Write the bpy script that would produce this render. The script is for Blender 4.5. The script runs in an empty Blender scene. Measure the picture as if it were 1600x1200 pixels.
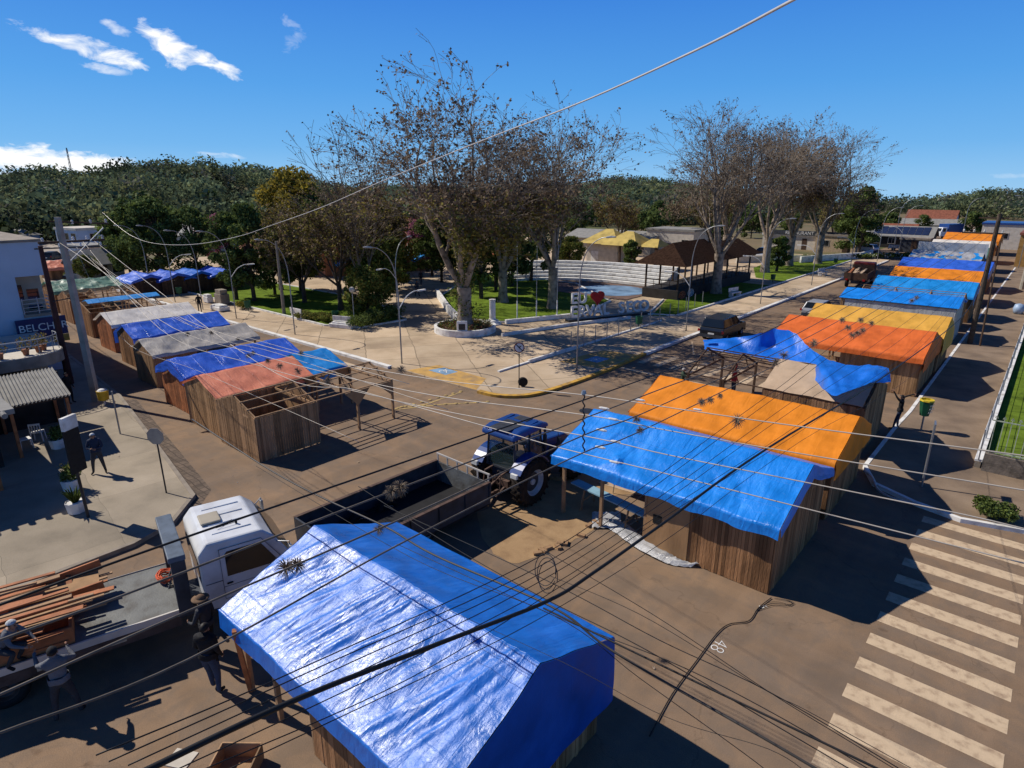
import bpy, bmesh, math, random
import numpy as np
from mathutils import Vector, Matrix, noise
R = math.radians
sc = bpy.context.scene
COL = sc.collection
rnd = random.Random(7)
# ------------------------------------------------------------------ camera
FPX = 965.0; H = 11.0; PITCH = math.atan(303/965.0); YAW = R(40.9)
cp, sp, cy_, sy_ = math.cos(PITCH), math.sin(PITCH), math.cos(YAW), math.sin(YAW)
FW = Vector((-sy_*cp, cy_*cp, -sp)); RT = Vector((cy_, sy_, 0)); UP = Vector((-sy_*sp, cy_*sp, cp))
CAM = Vector((0, 0, H))
def ray(px, py): return FW + RT*((px-800)/FPX) - UP*((py-600)/FPX)
def G(px, py, z=0.0):
    r = ray(px, py); return CAM + r*((z-H)/r.z)
def GX(px, py, x):
    r = ray(px, py); return CAM + r*(x/r.x)
def GY(px, py, y):
    r = ray(px, py); return CAM + r*(y/r.y)
cam = bpy.data.objects.new('camera', bpy.data.cameras.new('camera')); COL.objects.link(cam)
cam.location = CAM; cam.rotation_euler = (math.pi/2-PITCH, 0, YAW)
cam.data.sensor_width = 36; cam.data.lens = FPX/1600*36; cam.data.clip_end = 6000; cam.data.clip_start = 0.2
sc.camera = cam
sc.view_settings.view_transform = 'Standard'; sc.view_settings.look = 'None'; sc.view_settings.exposure = 0
try: sc.cycles.max_bounces = 5; sc.cycles.transparent_max_bounces = 12
except Exception: pass
# ------------------------------------------------------------------ materials
def ramp(nt, stops):
    n = nt.nodes.new('ShaderNodeValToRGB'); e = n.color_ramp.elements
    e[0].position, e[0].color = stops[0][0], (*stops[0][1], 1)
    e[1].position, e[1].color = stops[-1][0], (*stops[-1][1], 1)
    for p, c in stops[1:-1]:
        k = e.new(p); k.color = (*c, 1)
    return n
MATS = {}
def mat(name, col, rough=.7, var=.25, scale=3., bump=0., bscale=20., metal=0., island=0., spec=.3, det=5., sheen=0, dark=None, trans=0, stretch=None):
    if name in MATS: return MATS[name]
    m = bpy.data.materials.new(name); m.use_nodes = True; nt = m.node_tree; N = nt.nodes; L = nt.links
    b = N['Principled BSDF']; b.inputs['Roughness'].default_value = rough; b.inputs['Metallic'].default_value = metal
    b.inputs['Specular IOR Level'].default_value = spec
    tc = N.new('ShaderNodeTexCoord'); src = tc.outputs['Object']
    if stretch:
        mp = N.new('ShaderNodeMapping'); mp.inputs['Scale'].default_value = stretch; L.new(src, mp.inputs[0]); src = mp.outputs[0]
    n = N.new('ShaderNodeTexNoise'); n.inputs['Scale'].default_value = scale; n.inputs['Detail'].default_value = det; L.new(src, n.inputs[0])
    dk = dark if dark else tuple(c*(1-var*1.3) for c in col)
    lt = tuple(min(1, c*(1+var)) for c in col)
    r = ramp(nt, [(.28, dk), (.5, col), (.75, lt)]); L.new(n.outputs[0], r.inputs[0]); out = r.outputs[0]
    if island:
        g = N.new('ShaderNodeNewGeometry'); mr = N.new('ShaderNodeMapRange'); mr.inputs[3].default_value = 1-island; mr.inputs[4].default_value = 1+island
        L.new(g.outputs['Random Per Island'], mr.inputs[0])
        mx = N.new('ShaderNodeMix'); mx.data_type = 'RGBA'; mx.blend_type = 'MULTIPLY'; mx.inputs[0].default_value = 1
        L.new(out, mx.inputs[6]); L.new(mr.outputs[0], mx.inputs[7]); out = mx.outputs[2]
    L.new(out, b.inputs['Base Color'])
    if bump:
        n2 = N.new('ShaderNodeTexNoise'); n2.inputs['Scale'].default_value = bscale; n2.inputs['Detail'].default_value = 6; L.new(src, n2.inputs[0])
        bp = N.new('ShaderNodeBump'); bp.inputs['Strength'].default_value = bump; bp.inputs['Distance'].default_value = .05
        L.new(n2.outputs[0], bp.inputs['Height']); L.new(bp.outputs[0], b.inputs['Normal'])
    if trans:
        tr = N.new('ShaderNodeBsdfTranslucent'); L.new(out, tr.inputs[0]); mxs = N.new('ShaderNodeMixShader'); mxs.inputs[0].default_value = trans
        L.new(b.outputs[0], mxs.inputs[1]); L.new(tr.outputs[0], mxs.inputs[2]); L.new(mxs.outputs[0], N['Material Output'].inputs[0])
    MATS[name] = m; return m
def tarp_mat(name, col, rough=.38, crinkle=.6, spec=.5, fold=1.0, dark=None, scl=1.0, dist=.022):
    m = bpy.data.materials.new(name); m.use_nodes = True; nt = m.node_tree; N = nt.nodes; L = nt.links
    b = N['Principled BSDF']; b.inputs['Roughness'].default_value = rough; b.inputs['Specular IOR Level'].default_value = spec
    tc = N.new('ShaderNodeTexCoord')
    n = N.new('ShaderNodeTexNoise'); n.inputs['Scale'].default_value = 1.3; n.inputs['Detail'].default_value = 7; L.new(tc.outputs['Object'], n.inputs[0])
    r = ramp(nt, [(.25, dark or tuple(c*.72 for c in col)), (.55, col), (.8, tuple(min(1, c*1.18+.01) for c in col))]); L.new(n.outputs[0], r.inputs[0])
    # crinkles: distorted noise, folds: stretched noise, packing creases: brick lines
    n1 = N.new('ShaderNodeTexNoise'); n1.inputs['Scale'].default_value = 9*scl; n1.inputs['Detail'].default_value = 5; n1.inputs['Roughness'].default_value = .62; n1.inputs['Distortion'].default_value = 1.6
    L.new(tc.outputs['Object'], n1.inputs[0])
    ab = N.new('ShaderNodeMath'); ab.operation = 'ABSOLUTE'; sb = N.new('ShaderNodeMath'); sb.operation = 'SUBTRACT'; sb.inputs[1].default_value = .5
    L.new(n1.outputs[0], sb.inputs[0]); L.new(sb.outputs[0], ab.inputs[0])
    mp = N.new('ShaderNodeMapping'); mp.inputs['Scale'].default_value = (3.2, .7, 1.5); mp.inputs['Rotation'].default_value = (0, 0, .5); L.new(tc.outputs['Object'], mp.inputs[0])
    n3 = N.new('ShaderNodeTexNoise'); n3.inputs['Scale'].default_value = 1.4; n3.inputs['Detail'].default_value = 3; n3.inputs['Distortion'].default_value = .6; L.new(mp.outputs[0], n3.inputs[0])
    br = N.new('ShaderNodeTexBrick'); br.offset = 0; br.inputs['Scale'].default_value = 1; br.inputs['Brick Width'].default_value = 1.05; br.inputs['Row Height'].default_value = .95
    br.inputs['Mortar Size'].default_value = .012; br.inputs['Mortar Smooth'].default_value = .6; L.new(tc.outputs['Object'], br.inputs[0])
    a1 = N.new('ShaderNodeMath'); a1.operation = 'MULTIPLY_ADD'; a1.inputs[1].default_value = 1.1*crinkle; L.new(ab.outputs[0], a1.inputs[0])
    a2 = N.new('ShaderNodeMath'); a2.operation = 'MULTIPLY_ADD'; a2.inputs[1].default_value = 1.5*fold; L.new(n3.outputs[0], a2.inputs[0])
    a3 = N.new('ShaderNodeMath'); a3.operation = 'MULTIPLY'; a3.inputs[1].default_value = .18*fold; L.new(br.outputs['Fac'], a3.inputs[0])
    L.new(a3.outputs[0], a2.inputs[2]); L.new(a2.outputs[0], a1.inputs[2])
    bp = N.new('ShaderNodeBump'); bp.inputs['Strength'].default_value = 1; bp.inputs['Distance'].default_value = dist
    L.new(a1.outputs[0], bp.inputs['Height']); L.new(bp.outputs[0], b.inputs['Normal'])
    rr_ = N.new('ShaderNodeMapRange'); rr_.inputs[1].default_value = .3; rr_.inputs[2].default_value = .7; rr_.inputs[3].default_value = rough-.10; rr_.inputs[4].default_value = rough+.12; L.new(n.outputs[0], rr_.inputs[0]); L.new(rr_.outputs[0], b.inputs['Roughness'])
    L.new(r.outputs[0], b.inputs['Base Color'])
    tr = N.new('ShaderNodeBsdfTranslucent'); L.new(r.outputs[0], tr.inputs[0]); mxs = N.new('ShaderNodeMixShader'); mxs.inputs[0].default_value = .15
    L.new(b.outputs[0], mxs.inputs[1]); L.new(tr.outputs[0], mxs.inputs[2]); L.new(mxs.outputs[0], N['Material Output'].inputs[0])
    return m
# ------------------------------------------------------------------ objects
def tag(o, label=None, cat=None, group=None, kind=None):
    if label: o['label'] = label
    if cat: o['category'] = cat
    if group: o['group'] = group
    if kind: o['kind'] = kind
    return o
def thing(name, label, cat, loc=(0, 0, 0), rz=0., group=None):
    o = bpy.data.objects.new(name, None); COL.objects.link(o); o.location = loc; o.rotation_euler = (0, 0, rz); o.empty_display_size = .2
    return tag(o, label, cat, group)
def copy_tree(o, parent=None):
    c = o.copy(); COL.objects.link(c); c.parent = parent
    for ch in [x for x in o.children]: copy_tree(ch, c)
    return c
class MB:
    def __init__(s): s.v = []; s.f = []; s.m = []
    def add(s, vs, fs, m=0):
        n = len(s.v); s.v.extend([tuple(v) for v in vs]); s.f.extend([tuple(i+n for i in f) for f in fs]); s.m.extend([m]*len(fs)); return s
    def box(s, c, d, rot=None, m=0):
        hx, hy, hz = d[0]/2, d[1]/2, d[2]/2
        vs = [Vector((x*hx, y*hy, z*hz)) for z in (-1, 1) for x, y in ((-1, -1), (1, -1), (1, 1), (-1, 1))]
        if rot is not None:
            if isinstance(rot, (int, float)): rot = Matrix.Rotation(rot, 3, 'Z')
            vs = [rot @ v for v in vs]
        c = Vector(c)
        return s.add([v+c for v in vs], [(3, 2, 1, 0), (4, 5, 6, 7), (0, 1, 5, 4), (1, 2, 6, 5), (2, 3, 7, 6), (3, 0, 4, 7)], m)
    def b2(s, x0, x1, y0, y1, z0, z1, m=0): return s.box(((x0+x1)/2, (y0+y1)/2, (z0+z1)/2), (abs(x1-x0), abs(y1-y0), abs(z1-z0)), None, m)
    def bar(s, p, q, w, h=None, m=0):
        p, q = Vector(p), Vector(q); d = q-p; h = h or w
        if d.length < 1e-6: return s
        rot = d.to_track_quat('Y', 'Z').to_matrix(); return s.box((p+q)/2, (w, d.length, h), rot, m)
    def cyl(s, p, q, r0, r1=None, n=10, m=0, cap=True):
        return s.tube([p, q], [r0, r0 if r1 is None else r1], n, m, cap)
    def tube(s, pts, rad, n=6, m=0, cap=True):
        pts = [Vector(p) for p in pts]
        if isinstance(rad, (int, float)): rad = [rad]*len(pts)
        vs = []; up = None
        for i, p in enumerate(pts):
            d = (pts[min(i+1, len(pts)-1)]-pts[max(i-1, 0)])
            if d.length < 1e-9: d = Vector((0, 0, 1))
            d.normalize()
            if up is None: up = d.orthogonal().normalized()
            up = (up-d*up.dot(d))
            up = up.normalized() if up.length > 1e-5 else d.orthogonal().normalized()
            w = d.cross(up)
            for k in range(n):
                a = 2*math.pi*k/n; vs.append(p+(up*math.cos(a)+w*math.sin(a))*rad[i])
        fs = [(i*n+k, i*n+(k+1) % n, (i+1)*n+(k+1) % n, (i+1)*n+k) for i in range(len(pts)-1) for k in range(n)]
        if cap: fs += [tuple(range(n))[::-1], tuple((len(pts)-1)*n+k for k in range(n))]
        return s.add(vs, fs, m)
    def prism(s, poly, axis, a, b, m=0):
        # poly: 2D points; axis 'x': (y,z) ; 'y': (x,z); 'z': (x,y)
        f = {'x': lambda p, t: (t, p[0], p[1]), 'y': lambda p, t: (p[0], t, p[1]), 'z': lambda p, t: (p[0], p[1], t)}[axis]
        n = len(poly); vs = [f(p, a) for p in poly]+[f(p, b) for p in poly]
        fs = [tuple(range(n)), tuple(range(2*n-1, n-1, -1))]+[(i, n+i, n+(i+1) % n, (i+1) % n) for i in range(n)]
        return s.add(vs, fs, m)
    def grid(s, fn, nu, nv, m=0):
        vs = [fn(i/nu, j/nv) for i in range(nu+1) for j in range(nv+1)]
        fs = [(i*(nv+1)+j, (i+1)*(nv+1)+j, (i+1)*(nv+1)+j+1, i*(nv+1)+j+1) for i in range(nu) for j in range(nv)]
        return s.add(vs, fs, m)
    def lathe(s, prof, c=(0, 0, 0), n=20, m=0, ax='z', cap=True):
        vs = []
        for r, z in prof:
            for k in range(n):
                a = 2*math.pi*k/n; x, y = r*math.cos(a), r*math.sin(a)
                v = {'z': (x, y, z), 'x': (z, x, y), 'y': (x, z, y)}[ax]; vs.append((v[0]+c[0], v[1]+c[1], v[2]+c[2]))
        q = len(prof)
        fs = [(i*n+k, i*n+(k+1) % n, (i+1)*n+(k+1) % n, (i+1)*n+k) for i in range(q-1) for k in range(n)]
        if cap: fs += [tuple(range(n))[::-1], tuple((q-1)*n+k for k in range(n))]
        return s.add(vs, fs, m)
    def build(s, name, mats, parent=None, smooth=False, bevel=0, loc=None, rz=0, fix=True, solid=0):
        me = bpy.data.meshes.new(name); me.from_pydata(s.v, [], s.f)
        mats = mats if isinstance(mats, (list, tuple)) else [mats]
        for m in mats: me.materials.append(m)
        if len(mats) > 1: me.polygons.foreach_set('material_index', s.m)
        if fix and len(s.f) < 60000:
            b = bmesh.new(); b.from_mesh(me); bmesh.ops.recalc_face_normals(b, faces=b.faces); b.to_mesh(me); b.free()
        if smooth: me.polygons.foreach_set('use_smooth', [True]*len(me.polygons))
        me.update()
        o = bpy.data.objects.new(name, me); COL.objects.link(o); o.parent = parent
        if loc is not None: o.location = loc
        o.rotation_euler = (0, 0, rz)
        if bevel:
            md = o.modifiers.new('bevel', 'BEVEL'); md.width = bevel; md.segments = 2; md.limit_method = 'ANGLE'; md.angle_limit = R(35)
        if solid:
            md = o.modifiers.new('solid', 'SOLIDIFY'); md.thickness = solid
        return o
def nz(x, y, z, s=1.): return noise.noise(Vector((x*s, y*s, z*s)))
def struct(name, mb, m, **k):
    o = mb.build(name, m, **k); o['kind'] = 'structure'; return o
def textobj(name, body, size, m, parent, loc, rot, ext=.01, align='CENTER', bold=0):
    cu = bpy.data.curves.new(name, 'FONT'); cu.body = body; cu.size = size; cu.extrude = ext; cu.align_x = align; cu.align_y = 'CENTER'; cu.offset = bold
    t = bpy.data.objects.new(name+'_tmp', cu); COL.objects.link(t)
    dg = bpy.context.evaluated_depsgraph_get(); me = bpy.data.meshes.new_from_object(t.evaluated_get(dg)); bpy.data.objects.remove(t); bpy.data.curves.remove(cu)
    me.materials.clear(); me.materials.append(m)
    o = bpy.data.objects.new(name, me); COL.objects.link(o); o.parent = parent; o.location = loc; o.rotation_euler = rot
    return o
# materials ---------------------------------------------------------
M_wood = mat('weathered_board', (.29, .15, .07), .8, .35, 2.5, .3, 30, island=.4, stretch=(1, 1, .25), spec=.15)
M_woodg = mat('grey_brown_board', (.29, .175, .095), .85, .3, 2.5, .3, 30, island=.35, stretch=(1, 1, .25), spec=.1)
M_woodl = mat('light_brown_board', (.34, .20, .10), .8, .3, 2.5, .3, 30, island=.3, stretch=(1, 1, .25), spec=.1)
M_wood2 = mat('planed_timber', (.33, .20, .105), .7, .25, 3, .2, 30, island=.3)
M_woodr = mat('red_timber', (.36, .13, .05), .7, .3, 3, .2, 30, island=.35)
M_woodd = mat('dark_timber', (.07, .04, .025), .8, .3, 3, .2, 30, island=.3)
M_ply = mat('plywood', (.33, .19, .09), .75, .25, 1.6, .15, 12, island=.15, stretch=(1, 1, .3))
M_card = mat('cardboard', (.46, .34, .23), .85, .16, 1.5, .2, 8, island=.12)
M_conc = mat('concrete', (.26, .22, .175), .85, .25, 2, .25, 25)
M_polec = mat('pole_concrete', (.33, .30, .255), .85, .2, 2, .2, 15)
M_white = mat('white_paint', (.72, .71, .68), .7, .12, 2, .1, 15, dark=(.45, .42, .38))
M_offw = mat('cream_paint', (.55, .5, .42), .75, .15, 2)
M_metal = mat('galvanised_metal', (.33, .34, .35), .45, .15, 4, metal=.7)
M_dmetal = mat('dark_metal', (.035, .036, .04), .5, .3, 5, metal=.3)
M_black = mat('black_rubber', (.012, .012, .012), .75, .3, 9, .3, 60)
M_glass = mat('dark_glass', (.012, .016, .02), .06, .2, 1, spec=.45)
M_cable = mat('black_cable', (.010, .010, .011), .55, .2, 4)
M_cablew = mat('aluminium_cable', (.62, .58, .52), .4, .1, 3, metal=.3)
M_grass = mat('lawn_grass', (.12, .18, .02), .95, .35, 1.2, .5, 40, det=9, spec=.05)
M_hedge = mat('leaf_dark', (.10, .14, .045), .85, .4, .6, island=.6, trans=.25, spec=.08)
M_leaf = mat('leaf_green', (.12, .155, .035), .85, .4, .4, island=.6, trans=.3, spec=.08)
M_leafo = mat('leaf_olive', (.20, .175, .045), .85, .4, .4, island=.6, trans=.3, spec=.08)
M_leafb = mat('leaf_brown', (.17, .12, .075), .7, .4, .4, island=.55, trans=.25)
M_leafy = mat('leaf_yellow', (.26, .20, .03), .85, .3, .4, island=.5, trans=.35, spec=.08)
M_leafp = mat('leaf_pink', (.30, .10, .17), .85, .3, .4, island=.5, trans=.3)
M_leaff = mat('leaf_forest', (.13, .165, .09), .95, .75, .018, island=.65, trans=.4, spec=.02)  # hill leaves lightened towards blue, distance haze put into the colour
M_bark = mat('plane_bark', (.20, .16, .12), .9, .4, 3, .3, 12, dark=(.06, .045, .033), spec=.1)
M_barkd = mat('dark_bark', (.075, .055, .04), .9, .35, 4, .4, 12)
M_barkp = mat('plane_bark_pale', (.27, .22, .17), .9, .45, 2.2, .3, 12, dark=(.07, .055, .04), spec=.1)
M_twig = mat('twig_bark', (.24, .185, .13), .85, .3, 2)
M_soil = mat('planter_soil', (.09, .05, .03), .95, .3, 6, .6, 30)
T_blue = tarp_mat('blue_tarp', (.008, .16, .70))
T_blue0 = tarp_mat('blue_tarp_crinkled', (.010, .17, .68), rough=.37, crinkle=.8, spec=.8, fold=1.3, scl=.8, dist=.015)
T_blue_shade = tarp_mat('shaded_blue_tarp', (.006, .10, .46), rough=.55, crinkle=.4, spec=.2, fold=.5)  # darker copy of the blue tarp, gable shade put into its colour
T_blued = tarp_mat('deep_blue_tarp', (.045, .16, .78), spec=.8, rough=.32, crinkle=.9)
T_blue1 = tarp_mat('bright_blue_tarp', (.012, .27, .90), rough=.36, crinkle=.6, spec=.6, fold=1.3)
T_bluel = tarp_mat('sky_blue_tarp', (.01, .29, .78), rough=.5, crinkle=.4)
T_orange = tarp_mat('orange_tarp', (.86, .27, .018), rough=.6, crinkle=.3, spec=.25, fold=.6)
T_red = tarp_mat('orange_red_tarp', (.80, .17, .035), rough=.6, crinkle=.3, spec=.25, fold=.7)
T_yel = tarp_mat('yellow_tarp', (.78, .42, .07), rough=.6, crinkle=.35, spec=.25, fold=.6)
T_salm = tarp_mat('salmon_tarp', (.90, .30, .17), rough=.45, crinkle=.7, spec=.45)
T_grey = tarp_mat('grey_tarp', (.50, .46, .40), rough=.42, crinkle=.5, spec=.5)
T_white = tarp_mat('white_tarp', (.85, .80, .72), rough=.5, crinkle=.4)
T_clear = tarp_mat('silver_plastic', (.5, .5, .5), rough=.25, crinkle=1., spec=.9, scl=2)
T_green = tarp_mat('green_tarp', (.10, .22, .16), rough=.5)
# ------------------------------------------------------------------ world and sun
w = bpy.data.worlds.new('World'); sc.world = w; w.use_nodes = True; nt = w.node_tree; N = nt.nodes; L = nt.links
SUN_EL = R(43); sdir = Vector((math.cos(R(18))*math.cos(SUN_EL), math.sin(R(18))*math.cos(SUN_EL), -math.sin(SUN_EL)))   # direction light travels
to_sun = -sdir
sky = N.new('ShaderNodeTexSky'); sky.sky_type = 'NISHITA'; sky.sun_disc = False; sky.sun_elevation = SUN_EL
sky.sun_rotation = math.atan2(to_sun.x, to_sun.y)
sky.altitude = 500; sky.air_density = 1.0; sky.dust_density = .15; sky.ozone_density = 2.5
bg = N['Background']; bg.inputs[1].default_value = .066
tc = N.new('ShaderNodeTexCoord')
hs = N.new('ShaderNodeHueSaturation'); hs.inputs['Saturation'].default_value = 1.18; hs.inputs['Value'].default_value = 1.0; L.new(sky.outputs[0], hs.inputs['Color'])
sxyz = N.new('ShaderNodeSeparateXYZ'); L.new(tc.outputs['Generated'], sxyz.inputs[0])
grad = ramp(nt, [(0, (.27, .56, .88)), (.06, (.14, .43, .84)), (.14, (.080, .34, .80)), (.26, (.040, .22, .72)), (.42, (.020, .11, .42)), (.6, (.010, .045, .20)), (1, (.006, .022, .10))]); L.new(sxyz.outputs[2], grad.inputs[0])
gsc = N.new('ShaderNodeVectorMath'); gsc.operation = 'SCALE'; gsc.inputs['Scale'].default_value = 16.5; L.new(grad.outputs[0], gsc.inputs[0])
gmx = N.new('ShaderNodeMix'); gmx.data_type = 'RGBA'; gmx.inputs[0].default_value = .88; L.new(hs.outputs[0], gmx.inputs[6]); L.new(gsc.outputs[0], gmx.inputs[7])
cur = gmx.outputs[2]
def vmath(op, a, b):
    n = N.new('ShaderNodeVectorMath'); n.operation = op
    for i, q in enumerate((a, b)):
        if q is None: continue
        if isinstance(q, (tuple, Vector)): n.inputs[i].default_value = tuple(q)
        else: L.new(q, n.inputs[i])
    return n
def fmath(op, a, b=None, c=None):
    n = N.new('ShaderNodeMath'); n.operation = op
    for i, q in enumerate((a, b, c)):
        if q is None: continue
        if isinstance(q, (int, float)): n.inputs[i].default_value = q
        else: L.new(q, n.inputs[i])
    return n.outputs[0]
no = N.new('ShaderNodeTexNoise'); no.inputs['Scale'].default_value = 24; no.inputs['Detail'].default_value = 9; no.inputs['Roughness'].default_value = .62; no.inputs['Distortion'].default_value = .5
mpc = N.new('ShaderNodeMapping'); mpc.inputs['Scale'].default_value = (1, 1, 2.2); L.new(tc.outputs['Generated'], mpc.inputs[0]); L.new(mpc.outputs[0], no.inputs[0])
def cloud(px, py, rx, ry, tilt, amt, lo=.5):
    """an elliptical patch of cloud around the sky direction seen at (px,py); sizes in radians"""
    global mask
    d = ray(px, py).normalized(); rt = d.cross(Vector((0, 0, 1))).normalized(); up = rt.cross(d)
    a = rt*math.cos(tilt)+up*math.sin(tilt); b = -rt*math.sin(tilt)+up*math.cos(tilt)
    va = vmath('DOT_PRODUCT', tc.outputs['Generated'], a/rx).outputs['Value']; vb = vmath('DOT_PRODUCT', tc.outputs['Generated'], b/ry).outputs['Value']
    vf = vmath('DOT_PRODUCT', tc.outputs['Generated'], d).outputs['Value']
    va = fmath('SUBTRACT', va, d.dot(a)/rx); vb = fmath('SUBTRACT', vb, d.dot(b)/ry)
    r2 = fmath('ADD', fmath('MULTIPLY', va, va), fmath('MULTIPLY', vb, vb))
    fall = fmath('SUBTRACT', 1.0, r2); fall = fmath('MAXIMUM', fall, 0.0)
    fall = fmath('MULTIPLY', fall, fmath('GREATER_THAN', vf, .3))
    e = fmath('MULTIPLY_ADD', fall, .42, fmath('SUBTRACT', no.outputs[0], lo+.28))
    e = fmath('MULTIPLY', e, 4.5*amt); n = N.new('ShaderNodeClamp'); L.new(e, n.inputs[0]); 
    e = fmath('MULTIPLY', n.outputs[0], fmath('MINIMUM', fmath('MULTIPLY', fall, 4), 1.0))
    return e
clouds = [(125, 70, .085, .018, -.22, .8, .47), (190, 90, .07, .018, -.12, 1, .47), (262, 70, .06, .030, -.5, 1, .46), (325, 96, .075, .015, -.38, 1, .47), (160, 107, .045, .009, -.1, .6, .48), (188, 46, .03, .010, -.4, .5, .49), (45, 252, .14, .024, -.03, 1.3, .36), (120, 258, .07, .014, -.1, 1.3, .38), (190, 250, .03, .008, 0, .7, .45), (460, 60, .03, .022, .6, .35, .48), (450, 32, .03, .014, -.6, .35, .48), (345, 243, .05, .006, -.05, .4, .47), (1590, 275, .05, .005, 0, .2, .44)]
_old = [(105, 68, .10, .028, -.22, .9, .44), (185, 88, .085, .026, -.1, .9, .42), (265, 72, .075, .040, -.45, 1.0, .40), (330, 98, .085, .022, -.35, .9, .42),
          (160, 108, .05, .012, -.1, .6, .46), (188, 46, .03, .010, -.4, .5, .47), (70, 252, .20, .045, -.05, 1.3, .30), (10, 255, .12, .04, 0, 1.2, .32), (190, 246, .035, .012, 0, .7, .42),
          (460, 60, .03, .022, .6, .35, .46), (450, 32, .03, .014, -.6, .35, .46), (345, 243, .05, .008, -.05, .4, .44), (1470, 295, .3, .006, 0, .15, .40), (1590, 275, .05, .006, 0, .2, .42)]
tot = None
for c in clouds:
    e = cloud(*c); tot = e if tot is None else fmath('MAXIMUM', tot, e)
mx = N.new('ShaderNodeMix'); mx.data_type = 'RGBA'; L.new(tot, mx.inputs[0]); L.new(cur, mx.inputs[6]); mx.inputs[7].default_value = (15.5, 15.8, 16.2, 1)
L.new(mx.outputs[2], bg.inputs[0])
sun = bpy.data.objects.new('sun', bpy.data.lights.new('sun', 'SUN')); COL.objects.link(sun)
sun.data.energy = 5.0; sun.data.angle = R(.5); sun.data.color = (1, .93, .83)
sun.rotation_euler = sdir.to_track_quat('-Z', 'Y').to_euler(); sun.location = (-40, -20, 60)
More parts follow.
